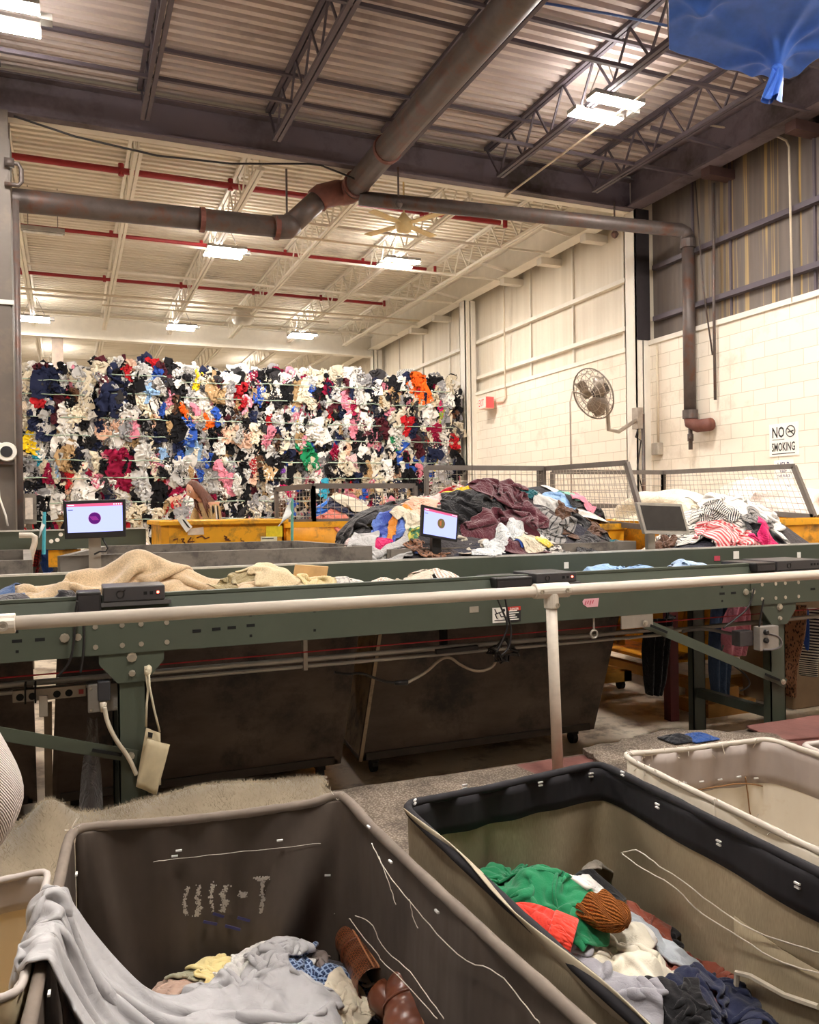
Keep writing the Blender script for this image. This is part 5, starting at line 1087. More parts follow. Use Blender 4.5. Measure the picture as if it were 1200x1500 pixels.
# back and top of the heap first
L = [
 ('denim_jacket', 'blue-grey denim garment lying across the top of the heap', 'jacket', F['denim'], (700, 700), 'long', (.8, .6), .1, 0),
 ('indigo_coat', 'long indigo coat along the back of the heap', 'coat', fabric('indigo', srgb(60, 72, 128)), (662, 706), 'rect', (1.0, .5), .05, 0),
 ('black_jeans', 'black jeans hanging down the heap toward the low cage', 'trousers', F['black'], (520, 728), 'pants', (.5, .9), -.7, 0),
 ('white_shirt', 'white shirt on the heap above the red floral top', 'shirt', F['white'], (622, 706), 'tee', (.6, .6), .4, 0),
 ('white_blouse', 'soft white blouse low on the side of the heap facing the cage', 'blouse', F['lgrey'], (515, 750), 'long', (.6, .7), -.5, 0),
 ('lemon_sweater', 'pale lemon sweater high on the cage side of the heap', 'sweater', F['lemon'], (556, 728), 'tee', (.62, .6), .2, 0),
 ('cream_cardigan', 'cream cardigan beneath the lemon sweater', 'cardigan', F['cream'], (545, 742), 'long', (.6, .6), .9, 0),
 ('lime_scarf', 'lime green scarf between the lemon sweater and the floral top', 'scarf', F['lime'], (598, 722), 'rect', (.25, .4), 1.0, 0),
 ('floral_blouse', 'red and white floral top on the heap above the small monitor', 'top', FF['floral'], (650, 728), 'tee', (.7, .6), .2, 0),
 ('yellow_blouse', 'bright yellow top crumpled beside the red floral one', 'top', F['yellow'], (690, 728), 'tee', (.5, .45), -.2, 0),
 ('blush_scarf', 'blush pink scarf on the heap over the charcoal hoodie', 'scarf', F['peach'], (592, 738), 'rect', (.35, .7), .6, 0),
 ('pink_blouse', 'pink and white printed blouse under the yellow top', 'blouse', FF['pinkpr'], (706, 740), 'tee', (.4, .5), .1, 0),
 ('grey_satin_jacket', 'pale grey satin jacket behind the maroon garment', 'jacket', fabric('pale satin', srgb(206, 202, 196), rough=.4, bump=0), (812, 706), 'long', (.9, .9), -.6, 0),
 ('teal_hat', 'dark teal cap peeking over the top of the heap', 'cap', F['teal'], (768, 690), 'round', (.3, .3), 0, 0),
 ('black_sweatpants', 'black sweatpants beneath the maroon garment', 'trousers', F['black'], (712, 760), 'pants', (.6, .8), 1.2, 0),
 ('black_fleece', 'black fleece at the base of the heap near the dead monitor', 'fleece', F['black'], (875, 780), 'tee', (.6, .6), .3, 0),
 ('brown_trousers', 'brown trousers sliding down the heap past the grey satin jacket', 'trousers', F['brown'], (850, 755), 'pants', (.5, 1.0), -.85, 0),
 ('grey_stripe_shirt', 'grey striped shirt tucked beside the brown trousers', 'shirt', FF['greystr'], (800, 778), 'tee', (.55, .6), -.7, 0),
 ('charcoal_tights', 'charcoal tights at the foot of the brown trousers', 'tights', F['charcoal'], (862, 800), 'sleeve', (.3, .7), -.8, 0),
 ('maroon_robe', 'large maroon velour garment heaped on top', 'robe', FF['mar'], (752, 738), 'long', (1.25, 1.1), .3, 1),
 ('maroon_robe_skirt', 'maroon velour garment spread flat below the other maroon one', 'robe', FF['mar'], (735, 780), 'skirt', (1.1, .8), 1.35, 0),
 ('charcoal_hoodie', 'charcoal hoodie crumpled above the orange and blue garment', 'hoodie', F['charcoal'], (570, 752), 'long', (.8, .7), .5, 1),
 ('check_overshirt', 'black and grey checked overshirt at the cage end of the heap', 'shirt', FF['plaidk'], (520, 782), 'long', (.85, .75), .3, 1),
 ('blue_dress', 'blue printed dress fanning down beside the checked overshirt', 'dress', FF['bluor'], (582, 780), 'skirt', (.7, .7), -.4, 0),
 ('orange_sash', 'orange sash lying diagonally over the blue dress', 'sash', fabric('amber', srgb(232, 150, 60)), (578, 772), 'rect', (.16, .8), -.8, 0),
 ('white_orange_tee', 'white tee with orange hem beside the small monitor', 'shirt', F['cream'], (602, 766), 'tee', (.4, .35), .3, 0),
 ('green_print_blouse', 'green patterned top below the blue dress', 'top', FF['grpr'], (605, 789), 'tee', (.4, .4), .2, 0),
 ('silver_blouse', 'silvery pink blouse under the checked overshirt', 'blouse', fabric('silver pink', srgb(214, 190, 186), rough=.5), (528, 792), 'tee', (.45, .4), 0, 0),
 ('hot_pink_leggings', 'hot pink leggings between the silvery blouse and the grey sweatshirt', 'leggings', F['hot'], (538, 800), 'sleeve', (.3, .6), 1.2, 0),
 ('blush_fleece', 'ribbed blush fleece at the corner of the heap', 'fleece', fabric('blush fleece', srgb(222, 188, 172), 'stripe', srgb(200, 164, 150), 6), (497, 812), 'rect', (.5, .5), .2, 0),
 ('grey_sweatshirt', 'pale grey sweatshirt with drawstring lying along the guard', 'sweatshirt', F['lgrey'], (560, 808), 'long', (.8, .6), 1.3, 1),
 ('leopard_blouse', 'leopard print top bunched at the foot of the small monitor', 'top', FF['leopard'], (630, 812), 'tee', (.6, .45), .3, 1),
 ('white_scrunch', 'white crumpled tee behind the small monitor post', 'shirt', F['white'], (655, 797), 'tee', (.4, .4), .8, 0),
 ('beige_drawstring_shorts', 'beige drawstring shorts beside the leopard top', 'shorts', fabric('beige', srgb(206, 196, 178)), (692, 808), 'pants', (.5, .5), .9, 1),
 ('royal_scrap', 'royal blue scrap at the edge of the maroon garment', 'scrap', F['blue'], (762, 790), 'rect', (.2, .2), .3, 0),
 ('white_print_tee', 'white tee with dark print near the conveyor guard', 'shirt', fabric('dark print', srgb(228, 222, 214), 'blotch', srgb(70, 64, 66), 8), (805, 805), 'tee', (.5, .45), .4, 0),
 ('ivory_towel', 'ivory towel at the foot of the maroon garment', 'towel', F['cream'], (775, 806), 'rect', (.4, .35), .5, 0),
 ('yellow_pouch', 'small yellow and blue cloth at the guard below the ivory towel', 'cloth', FF['yelred'], (797, 815), 'rect', (.22, .22), .1, 0),
 ('teal_shorts', 'dark teal shorts crumpled by the post of the dead monitor', 'shorts', F['teal'], (912, 797), 'pants', (.5, .45), .3, 1),
 ('white_long_sleeve', 'white striped long-sleeved garment hanging over the guard onto the belt', 'shirt', fabric('pale ribbed', srgb(226, 226, 222), 'stripe', srgb(206, 210, 214), 9), (735, 800), 'sleeve', (.40, 1.25), -.95, 1),
 # third heap
 ('cream_drape', 'big cream drape over the heap behind the dead monitor', 'drape', F['cream'], (1015, 738), 'rect', (1.5, 1.3), .3, 1),
 ('white_drape', 'white drape on the heap below the mesh of the caged hopper', 'drape', F['white'], (1085, 745), 'rect', (1.2, 1.1), .8, 1),
 ('striped_sheet', 'white sheet with thin black stripes draped by the dead monitor', 'sheet', FF['striw'], (1015, 770), 'rect', (1.0, 1.2), .35, 1),
 ('black_bag', 'smooth black bag under the red striped shirt', 'bag', fabric('black nylon', srgb(34, 33, 36), rough=.5), (1110, 785), 'round', (.9, .7), .2, 1),
 ('red_striped_shirt', 'red and white striped shirt hanging over the striped sheet', 'shirt', FF['redstr'], (1060, 772), 'skirt', (.75, .85), .2, 1),
 ('grey_striped_scarf', 'dark striped scarf bunched above the black bag', 'scarf', FF['greystr'], (1105, 760), 'rect', (.6, .4), .4, 1),
 ('brown_bucket_hat', 'dark brown bucket hat with pale rim under the dead monitor', 'hat', F['brown'], (975, 800), 'round', (.45, .45), 0, 1),
 ('navy_print_shirt', 'navy and white shirt at the top of the striped sheet', 'shirt', FF['navystr'], (1055, 742), 'tee', (.6, .5), .5, 0),
 ('cream_scarf', 'cream scarf along the guard below the red striped shirt', 'scarf', F['cream'], (1030, 806), 'rect', (.5, .2), .05, 0),
]
for i, (nm, lab, cat_, m, p, kd, sz, rot, big) in enumerate(L):
    q = at(*p); sz = (sz[0]*((1.35 if i < 20 else 1.05) if not big else (1.0 if 'maroon' in nm else 1.15)), sz[1]*((1.35 if i < 20 else 1.05) if not big else (1.0 if 'maroon' in nm else 1.15))); n = 40 if max(sz) > 1.2 else 30
    g(nm, lab, cat_, m, H, q, kd, sz, rot, (.50, .54) if not big else (.44, .5), n=n, lump=.13 if not big else .24, drop=.03, seed=100+i*7)
# belt load
def atb(px, py, y=4.84): q = onY(px, py, y); return (q[0], y)
rw = Y_-4.93-.05*np.sin(X_*4.1)-.03*np.sin(X_*9+1)
bump_ = .20*np.exp(-((X_-.36)/.17)**2-((Y_-4.98)/.13)**2)+.13*np.exp(-((X_-.2)/.9)**4-(rw/.07)**2)+.10*np.exp(-((X_+.1)/.7)**4-((rw+.17)/.05)**2)+.07*np.exp(-((X_-.62)/.12)**2-((Y_-4.9)/.2)**2)+.08*np.exp(-((X_-.05-.5*(Y_-4.9))/.06)**2-((Y_-4.9)/.25)**2)
for (px_, w_, a_) in ((375, .16, .10), (420, .14, .08), (478, .16, .09), (525, .12, .05), (565, .09, .08), (612, .12, .09), (648, .14, .10), (880, .2, .11), (940, .16, .09), (1005, .17, .11), (1073, .08, .09)):
    bump_ = bump_+a_*np.exp(-((X_-atb(px_, 840)[0])/w_)**2-((Y_-4.82)/.17)**2)
H.h += np.where(belt & (Y_ > 4.5), bump_, 0)
g('sherpa_blanket', 'big cream sherpa blanket sprawled along the belt behind the first mini computer', 'blanket', FF['sherpa'], H, (.28, 4.90), 'rect', (2.2, 1.15), .0, (.74, .50), n=60, lump=.2, drop=.02, seed=5, sub=1, solid=.02)
g('blue_jeans', 'blue denim at the near end of the belt before the sherpa blanket', 'trousers', F['denim'], H, (-.36, 4.72), 'pants', (.4, .6), .2, (.6, .6), seed=9)
g('velvet_plaid_shirt', 'dark grey velvety plaid garment on the belt edge below the sherpa blanket', 'shirt', FF['velv'], H, (-.12, 4.60), 'long', (.75, .45), .05, (.62, .4), lump=.12, seed=12)
g('khaki_jacket', 'khaki and cream jacket on the belt past the sherpa blanket', 'jacket', fabric('khaki', srgb(168, 152, 112)), H, atb(375, 855), 'long', (.65, .6), .8, (.55, .5), lump=.16, seed=15)
g('ivory_sherpa_lining', 'ivory sherpa throw beside the khaki jacket on the belt', 'throw', fabric('ivory fleece', srgb(228, 206, 166), 'fleece', scale=120.), H, atb(410, 862), 'rect', (.55, .5), .3, (.6, .5), lump=.1, seed=19, solid=.012)
q = atb(458, 850); cb = MB(); cb.obox((q[0], q[1]+.08, 1.07), (.22, .012, .2), Euler((.25, .1, .15)).to_matrix()); tag(cb.build('cardboard_piece', mat('cardboard', srgb(206, 172, 126), .8)), 'square of tan cardboard propped among the clothes on the belt', 'cardboard')
g('yellow_sherpa_throw', 'yellowish sherpa throw on the belt below the blush fleece', 'throw', FF['sherpay'], H, atb(478, 856), 'rect', (.6, .45), .1, (.6, .5), lump=.14, seed=22, solid=.012)
g('lace_blouse', 'pale lace-like top flat on the belt beside the yellowish throw', 'top', fabric('lace', srgb(214, 208, 200), 'blotch', srgb(170, 164, 160), 12), H, atb(525, 857), 'tee', (.5, .35), 1.2, (.6, .5), lump=.05, seed=25)
g('tan_sock_bundle', 'small tan striped bundle on the belt below the leopard top', 'socks', FF['tanstr'], H, atb(565, 848), 'rect', (.3, .3), .3, (.5, .5), lump=.12, seed=28)
g('cream_tee', 'cream tee on the belt below the small monitor', 'shirt', fabric('ecru', srgb(222, 208, 188)), H, atb(612, 848), 'tee', (.4, .4), .6, (.55, .55), lump=.1, seed=31)
g('tan_striped_shirt', 'tan striped shirt on the belt beside the long power supply', 'shirt', FF['tanstr'], H, atb(648, 845), 'tee', (.5, .4), .2, (.55, .5), lump=.14, seed=34)
g('ice_blue_jeans', 'ice blue denim jeans on the belt under the dead monitor', 'trousers', F['sky'], H, atb(905, 828), 'pants', (.55, .95), 1.45, (.6, .6), lump=.14, seed=37)
g('ice_blue_jacket', 'ice blue denim jacket on the belt by the pinkish decal', 'jacket', fabric('icy denim', srgb(176, 200, 230)), H, atb(1005, 825), 'long', (.6, .5), 1.2, (.55, .55), lump=.15, seed=40)
g('navy_hat', 'small navy cap on the belt by the third mini computer', 'cap', F['navy'], H, atb(1073, 826), 'round', (.26, .26), 0, (.6, .6), lump=.1, seed=43)
g('black_tights', 'black tights trailing over the guard beneath the dead monitor', 'tights', F['black'], H, at(975, 812), 'sleeve', (.14, .7), -.9, (.7, .7), lump=.04, seed=46)
g('hot_pink_blouse', 'hot pink top hanging over the guard above the third mini computer', 'top', F['hot'], H, at(1128, 804), 'tee', (.5, .5), .5, (.6, .6), lump=.12, seed=49)
# heaps inside the hoppers and on the distant conveyor
H2 = HF(-.9, 8.25, 6.6, 11.2, .03, 1.0); X2, Y2 = H2.XY()
def G2(x, y, sx, sy): return np.exp(-((X2-x)/sx)**2-((Y2-y)/sy)**2)
H2.h[:] = .8; H2.h += np.where((X2 > 3.8) & (X2 < 5.2), .45+.50*G2(4.7, 7.7, .6, .6), 0)+np.where((X2 > 5.7) & (X2 < 7.2), .4+.5*G2(6.5, 7.6, .55, .7), 0)+np.where(X2 > 7.45, .5+.55*G2(7.9, 7.9, .5, .9), 0)+np.where((X2 > 2.2) & (X2 < 3.6) & (Y2 > 8.5), .5+.35*G2(2.9, 9.0, .5, .4), 0)
H2.h[(X2 < .78) & (Y2 > 9.4) & (Y2 < 10.3)] = 1.26; H2.h[(X2 > .85) & (X2 < 1.95) & (Y2 > 8.05) & (Y2 < 9.2)] = 1.3
core(H2, 3.8, 5.2, 7.1, 8.4, 'clothes_fill', 'mixed clothes filling the caged hopper behind the grey satin jacket'); core(H2, 5.7, 7.2, 6.6, 8.4, 'clothes_fill', 'mixed clothes filling the hopper below the no smoking sign', m=heap_l); core(H2, 2.2, 3.55, 8.55, 9.5, 'clothes_fill', 'mixed clothes filling the hopper with the low cage')
core(H2, 7.45, 8.2, 6.8, 9.4, 'sheet_pile', 'pale sheets piled between the caged hopper and the block wall', m=heap_l)
L2 = [
 ('white_duvet', 'white duvet in the caged hopper behind the grey satin jacket', 'duvet', F['white'], (850, 738), 'rect', (.9, .9), .3), ('pale_blue_pillowcase', 'pale blue cloth inside the cage beside the white duvet', 'cloth', F['sky'], (818, 735), 'rect', (.5, .5), .6), ('hot_pink_hoodie', 'pink hoodie on the white duvet inside the cage', 'hoodie', fabric('bubblegum', srgb(230, 110, 180)), (866, 732), 'tee', (.45, .4), .4),
 ('black_coat', 'black coat on top of the heap inside the cage', 'coat', F['black'], (855, 712), 'long', (.7, .6), 1.3), ('charcoal_knit', 'charcoal knit below the black coat inside the cage', 'knitwear', F['charcoal'], (885, 722), 'tee', (.6, .6), .8), ('mint_tee', 'mint tee at the edge of the caged heap', 'shirt', fabric('mint', srgb(140, 200, 180)), (838, 718), 'tee', (.4, .4), .2), ('rose_blouse', 'rose blouse beside the mint tee in the cage', 'blouse', F['pink'], (856, 722), 'tee', (.4, .4), .9),
 ('ochre_shawl', 'ochre patterned shawl inside the cage beside its slanted post', 'shawl', FF['yelred'], (915, 715), 'rect', (.5, .5), .5), ('green_bag', 'small green bag at the foot of the cage', 'bag', F['green'], (890, 757), 'round', (.4, .3), .1), ('tan_coat', 'tan coat between the two caged hoppers', 'coat', F['tan'], (950, 728), 'tee', (.6, .5), .3), ('baby_blue_shirt', 'baby blue shirt behind the top of the dead monitor', 'shirt', F['sky'], (965, 733), 'tee', (.4, .4), .1),
 ('cream_curtain', 'cream curtain heaped inside the hopper under the no smoking sign', 'curtain', F['cream'], (1005, 722), 'rect', (1.9, 1.5), .4), ('white_curtain', 'white curtain spread against the mesh behind the cream drape', 'curtain', F['white'], (1075, 735), 'rect', (1.1, 1.0), .1), ('white_sheet', 'white sheet seen through the mesh below the housekeeping sign', 'sheet', F['white'], (1130, 735), 'rect', (1.3, 1.3), .4), ('pink_sheet', 'faint pink sheet heaped against the block wall beyond the cage', 'sheet', fabric('shell pink', srgb(244, 226, 216)), (1185, 715), 'rect', (1.4, 1.4), .7),
 ('blue_raincoat', 'bright blue raincoat inside the low cage', 'raincoat', fabric('rain blue', srgb(40, 120, 220), rough=.5), (482, 740), 'long', (.7, .7), -.5), ('salmon_sweater', 'salmon sweater below the blue raincoat in the low cage', 'sweater', F['salmon'], (490, 755), 'tee', (.6, .5), .3), ('navy_trousers', 'navy trousers beside the blue raincoat in the low cage', 'trousers', F['navy'], (505, 738), 'pants', (.5, .6), .8), ('cream_bedspread', 'cream bedspread at the top of the low cage', 'bedspread', F['cream'], (530, 722), 'rect', (.9, .6), .1),
 ('red_plaid_shirt', 'red plaid shirt on the distant conveyor by the putty column', 'shirt', fabric('red plaid', srgb(170, 36, 44), 'plaid', srgb(60, 30, 50), 5), (45, 770), 'tee', (.5, .5), .2), ('royal_blue_tee', 'royal blue tee on the distant conveyor beside the red plaid shirt', 'shirt', F['blue'], (60, 776), 'tee', (.5, .4), .5), ('black_white_tee', 'black and white top on the distant conveyor', 'top', FF['navystr'], (50, 780), 'tee', (.45, .4), .9), ('steel_blue_shirt', 'steel blue shirt between the flag and the first monitor', 'shirt', F['denim'], (78, 768), 'tee', (.6, .6), .3), ('white_tee', 'white tee hanging off the distant conveyor near the first monitor', 'shirt', F['white'], (82, 778), 'tee', (.4, .4), .2),
 ('red_print_throw', 'red and white patterned throw on the distant conveyor behind the first monitor', 'throw', FF['floral'], (195, 768), 'rect', (1.0, .7), .1), ('pale_pink_quilt', 'pale pink quilt beside the red patterned throw', 'quilt', FF['pinkpr'], (222, 768), 'rect', (.7, .6), .3),
 ('yellow_dress', 'bright yellow dress heaped in the cart numbered 734', 'dress', F['yellow'], (318, 761), 'rect', (.9, .6), .2), ('white_lace_cloth', 'white cloth at the rim of the cart numbered 734', 'cloth', F['white'], (250, 761), 'rect', (.5, .5), .1),
]
for i, (nm, lab, cat_, m, p, kd, sz, rot) in enumerate(L2):
    q = at(*p, H2); g(nm, lab, cat_, m, H2, q, kd, sz, rot, (.62, .62), n=22, lump=.14, drop=.03, seed=900+i*5)
# garments hanging below the belt end
def hang(name, lab, cat_, m, pts, y, depth=.03, waves=3, n=14):
    """cloth strip hanging between two pixel columns: list of (left x, right x, y)"""
    ny = len(pts)*4; P = np.zeros((ny, n, 3))
    for j in range(ny):
        k = j/(ny-1)*(len(pts)-1); a = min(int(k), len(pts)-2); f = k-a
        l, r, yy = [pts[a][c]*(1-f)+pts[a+1][c]*f for c in range(3)]
        A, B = onY(l, yy, y), onY(r, yy, y)
        for i in range(n):
            u = i/(n-1); P[j, i] = A*(1-u)+B*u; P[j, i, 1] += depth*sin(u*waves*2*PI+j*.12)*(1+.3*sin(j*.4)) - .05*(1-(2*u-1)**2)
    return tag(sheet_mesh(name, P, np.ones((ny, n)), m, sub=1, solid=.008), lab, cat_)
hang('hanging_jeans', 'blue jeans hanging below the belt behind the diagonal brace', 'trousers', fabric('dark denim', srgb(66, 86, 120)), [(1042, 1075, 885), (1040, 1072, 940), (1040, 1070, 985), (1045, 1066, 1022)], 5.6)
hang('hanging_pink_shirt', 'pink satin shirt hanging below the belt beside the jeans', 'shirt', fabric('pink satin', srgb(214, 130, 150), rough=.45, bump=0), [(1068, 1095, 888), (1062, 1098, 905), (1058, 1100, 935), (1060, 1092, 960)], 5.5)
hang('hanging_black_trousers', 'black trousers hanging in the dark beside the far conveyor leg', 'trousers', F['black'], [(945, 985, 905), (942, 980, 950), (945, 975, 1000), (948, 968, 1018)], 5.7)
hang('hanging_striped_sleeve', 'black and white striped sleeve hanging at the edge beyond the second leg', 'sleeve', FF['navystr'], [(1183, 1200, 890), (1178, 1200, 930), (1174, 1198, 965), (1174, 1198, 990)], 5.2, waves=1)
hang('hanging_leopard_sleeve', 'brown animal print sleeve with glove-like cuff hanging beside the second leg', 'sleeve', FF['leopard'], [(1150, 1180, 885), (1150, 1176, 930), (1150, 1164, 975), (1148, 1163, 1020)], 5.2, waves=1)
hang('hanging_blue_sleeve', 'thin blue sleeve hanging beside the striped sleeve', 'sleeve', F['blue'], [(1168, 1178, 890), (1169, 1178, 940), (1170, 1178, 962)], 5.25, waves=1, n=8)
hang('hanging_grey_apron', 'long grey cloth hanging beside the first conveyor leg under the outlet box', 'cloth', fabric('ash grey', srgb(92, 84, 80)), [(128, 142, 1050), (126, 144, 1085), (120, 148, 1130), (115, 152, 1190)], 4.75, waves=1, n=10)
# ------------------------------------------------------------------ canvas laundry carts in front
def canvas(name, c1, c2, kind='plain'):
    t = NT(name); n = t.noise(5, 5, .65, stretch=(1, 1, .5)); c = t.ramp(n, [(.25, c1), (.75, c2)])
    if kind == 'weave':
        c = t.mix(t.noise(420, 1, .5, stretch=(1, 1, .15)), c, mul(c1, .7)); t.bump(t.noise(420, 1, .5, stretch=(1, 1, .15)), .3, .002)
        g = t.ramp(t.noise(2.2, 4, .6), [(.45, (0, 0, 0, 1)), (.7, (1, 1, 1, 1))]); c = t.mix(g, c, mul(c1, .62))
    else: t.bump(t.noise(7, 3, .5, stretch=(1, 1, .25)), .5, .04)
    if kind == 'stain':
        g = t.ramp(t.noise(3.5, 6, .7), [(.58, (0, 0, 0, 1)), (.75, (1, 1, 1, 1))]); c = t.mix(g, c, srgb(206, 180, 138))
    t.link(c, t.b.inputs['Base Color']); t.b.inputs['Roughness'].default_value = .8; t.b.inputs['Specular IOR Level'].default_value = .3; return t.m
cv_brown = canvas('brown canvas', srgb(74, 65, 58), srgb(98, 87, 78)); cv_olive = canvas('olive weave', srgb(172, 156, 128), srgb(200, 183, 154), 'weave'); cv_white = canvas('white canvas', srgb(236, 226, 208), srgb(248, 240, 224), 'stain'); cv_grey = canvas('grey canvas', srgb(168, 156, 150), srgb(192, 180, 172)); cv_tan = canvas('tan canvas', srgb(228, 206, 164), srgb(242, 224, 188)); cv_black = canvas('black webbing', srgb(30, 28, 32), srgb(44, 42, 46))
cv_pale = canvas('pale hem', srgb(178, 168, 162), srgb(200, 190, 182))
stap = mat('white staple', srgb(240, 238, 232), .5)
class Bin:
    def __init__(s, label, corners, zr, m_in, m_rim, band=None, sag=.012, rimr=.0105, zb=.14, seed=1, peaks=(0, 0, 0, 0), name='canvas_cart', bulge=.015, bandh=.09, drape_=0.):
        s.c = [np.array(c, float) for c in corners]; s.zr = zr; r_ = np.random.default_rng(seed)
        cen = sum(s.c)/4; s.root = thing(name, label, 'laundry cart', (cen[0], cen[1], 0))
        n = 30; path = []; side = []
        for i in range(4):
            a, b_ = s.c[i], s.c[(i+1) % 4]
            for k in range(n):
                f = k/n; path.append(a*(1-f)+b_*f); side.append((i, f))
        path = np.array(path)
        for _ in range(3): path = .5*path+.25*(np.roll(path, 1, 0)+np.roll(path, -1, 0))
        N = len(path); inward = cen-path; inward /= np.linalg.norm(inward, axis=1, keepdims=True)
        per = np.arange(N)/N
        wob = sum(np.sin(2*PI*f*per+r_.uniform(0, 6))/f**.6 for f in (5, 8, 13, 21, 30))*.35
        top = np.zeros(N)
        for q, (i, f) in enumerate(side): top[q] = zr - sag*sin(PI*f) + peaks[i]*max(0, 1-f*9) + peaks[(i+1) % 4]*max(0, 1-(1-f)*9) + .0025*wob[q]
        s.path, s.top, s.inward, s.side, s.cen = path, top, inward, side, cen
        nz = 16; P = np.zeros((nz, N+1, 3))
        for j in range(nz):
            v = j/(nz-1); fold = .02*sin(PI*min(1, v*1.2+.08))*wob + .006*np.sin(2*PI*17*per+v*2)
            xy = path + inward*(.05*v+bulge*-sin(PI*v)+fold)[:, None]*1.0
            if drape_:
                ff = np.array([f if i_ == 0 else -9 for i_, f in side]); gg = np.array([f if i_ == 1 else -9 for i_, f in side])
                dd = drape_*sin(PI*min(1, v*1.15+.05))*(np.exp(-((ff-(.95-.42*v))/.10)**2)+.5*np.exp(-((ff-(.08+.12*v))/.06)**2)+.35*np.exp(-((ff-.36)/.05)**2)+.3*np.exp(-((gg-.16)/.04)**2)+.3*np.exp(-((gg-.34)/.05)**2)+.25*np.exp(-((gg-.52)/.04)**2))
                xy = xy + inward*dd[:, None]
            z = top*(1-v)+zb*v; P[j, :-1, :2] = xy; P[j, :-1, 2] = z; P[j, -1] = P[j, 0]
        s.P = P; MB().grid(P).build('canvas_wall', m_in, s.root, smooth=True, solid=.005, sub=1)
        ring = [(*path[k % N], top[k % N]+.004) for k in range(N+1)]
        rr = [rimr*(1+.16*wob[k % N]+r_.uniform(-.08, .08)) for k in range(N)]; rr.append(rr[0])
        MB().tube(ring, rr, 10, cap=False).build('rim', m_rim, s.root, smooth=True)
        if band is not None:
            for sg, nm in ((.006, 'hem_band'),):
                Q = np.zeros((5, N+1, 3))
                for j in range(5):
                    v = j/4*bandh/(zr-zb); kk = v*(nz-1); a = int(kk); f = kk-a; Q[j] = P[a]*(1-f)+P[min(a+1, nz-1)]*f
                    Q[j, :-1, :2] += inward*sg; Q[j, -1] = Q[j, 0]
                MB().grid(Q).build(nm, band, s.root, smooth=True, solid=.003)
        b = MB(); mn, mx = path.min(0)+.05, path.max(0)-.05; b.box(mn[0], mx[0], mn[1], mx[1], zb-.03, zb+.01); b.build('base_board', ply, s.root)
        for x in (mn[0]+.06, mx[0]-.06):
            for y in (mn[1]+.08, mx[1]-.08):
                b = MB(); b.cyl((x-.015, y, .045), (x+.015, y, .045), .045, 12); b.box(x-.02, x+.02, y-.02, y+.02, .06, zb-.03); b.build('caster', castm, s.root)
    def wall(s, px, py, side, off=.012):
        """point on the inner face of one wall under a pixel"""
        best = None; N = len(s.path); d = ray(px, py)
        for tt in np.arange(.6, 4, .004):
            p = CP+d*tt
            j = np.argmin(((s.path-p[:2])**2).sum(1))
            v = np.clip((s.top[j]-p[2])/(s.top[j]-.14), 0, 1); w = s.P[int(v*15), j, :2]
            if np.dot(p[:2]-w, s.inward[j]) < off and s.side[j][0] == side and p[2] < s.top[j]+.02: return p
        return CP+d*1.8
    def staples(s, pts, double=False):
        for (px, py, sd) in pts:
            p = s.wall(px, py, sd, .016); j = np.argmin(((s.path-p[:2])**2).sum(1)); tdir = s.path[(j+1) % len(s.path)]-s.path[j]; tdir /= np.linalg.norm(tdir); tv = Vector((tdir[0], tdir[1], 0)); p = Vector(p)
            b = MB(); b.bar(p-tv*.007, p+tv*.007, .004, .0035)
            if double: b.bar(p-tv*.006+Vector((0, 0, -.008)), p+tv*.006+Vector((0, 0, -.008)), .004, .0035)
            b.build('staple', stap, s.root)
    def thread(s, pts, side, r=.0010, nm='stitch_thread', off=.016, m=None):
        P = [Vector(s.wall(px, py, side, off)) for px, py in pts]
        for _ in range(2):
            Q = [P[0]]
            for a, b_ in zip(P, P[1:]): Q += [a*.75+b_*.25, a*.25+b_*.75]
            P = Q+[P[-1]]
        MB().tube([p+Vector((rnd.uniform(-.001, .001), 0, rnd.uniform(-.001, .001))) for p in P], r, 5).build(nm, m or thr_m, s.root, smooth=True)
thr_m = mat('pale thread', srgb(226, 218, 204), .8)
ZR = .8
Z2 = lambda px, py: tuple(onZ(px, py, ZR)[:2])
# sides run: 0 back, 1 right, 2 front, 3 left when corners are back-left, back-right, front-right, front-left
b1 = Bin('dark brown canvas cart with chalk marks inside and a grey satin sheet over its rim', (Z2(103, 1216), Z2(502, 1172), (.655, .55), (-.115, .55)), ZR, cv_brown, canvas('brown rim', srgb(104, 94, 85), srgb(142, 129, 117)), seed=3, peaks=(0, .014, 0, 0), sag=.010, drape_=.05)
b2 = Bin('olive canvas cart with a wide black hem holding the green sweater and coral beanie', ((.715, 1.80), Z2(880, 1120), (1.285, .5), (.70, .5)), ZR, cv_olive, cv_black, band=cv_black, seed=8, sag=.004, bandh=.085, drape_=.022)
b3 = Bin('white canvas cart with frayed grey hem and rusty seams beside the shag carpet', (Z2(908, 1108), Z2(1128, 1084), (1.93, .6), (1.36, .6)), ZR, cv_white, canvas('frayed rim', srgb(186, 176, 164), srgb(214, 205, 192)), band=cv_grey, seed=12, sag=.004, rimr=.008, bandh=.12)
b0 = Bin('small tan lined canvas cart with pale hem in the corner by the knit sleeve', ((-.62, 1.70), (-.045, 1.765), (-.075, 1.325), (-.62, 1.30)), ZR, cv_tan, cv_pale, band=cv_pale, seed=15, sag=.004, rimr=.007, bandh=.06)
b00 = Bin('tan lined canvas cart with a dull grey hem in front of the small pale-hemmed one', ((-.64, 1.24), (-.115, 1.285), (-.14, .5), (-.64, .5)), ZR-.02, cv_tan, cv_grey, band=cv_grey, seed=18, sag=.004, rimr=.014, bandh=.06)
b4 = Bin('grey canvas cart with rope-tied corner beyond the white cart', ((2.0, 1.82), (2.75, 1.74), (2.7, .9), (1.98, .95)), ZR-.02, cv_grey, cv_pale, seed=21, sag=.01, rimr=.009)
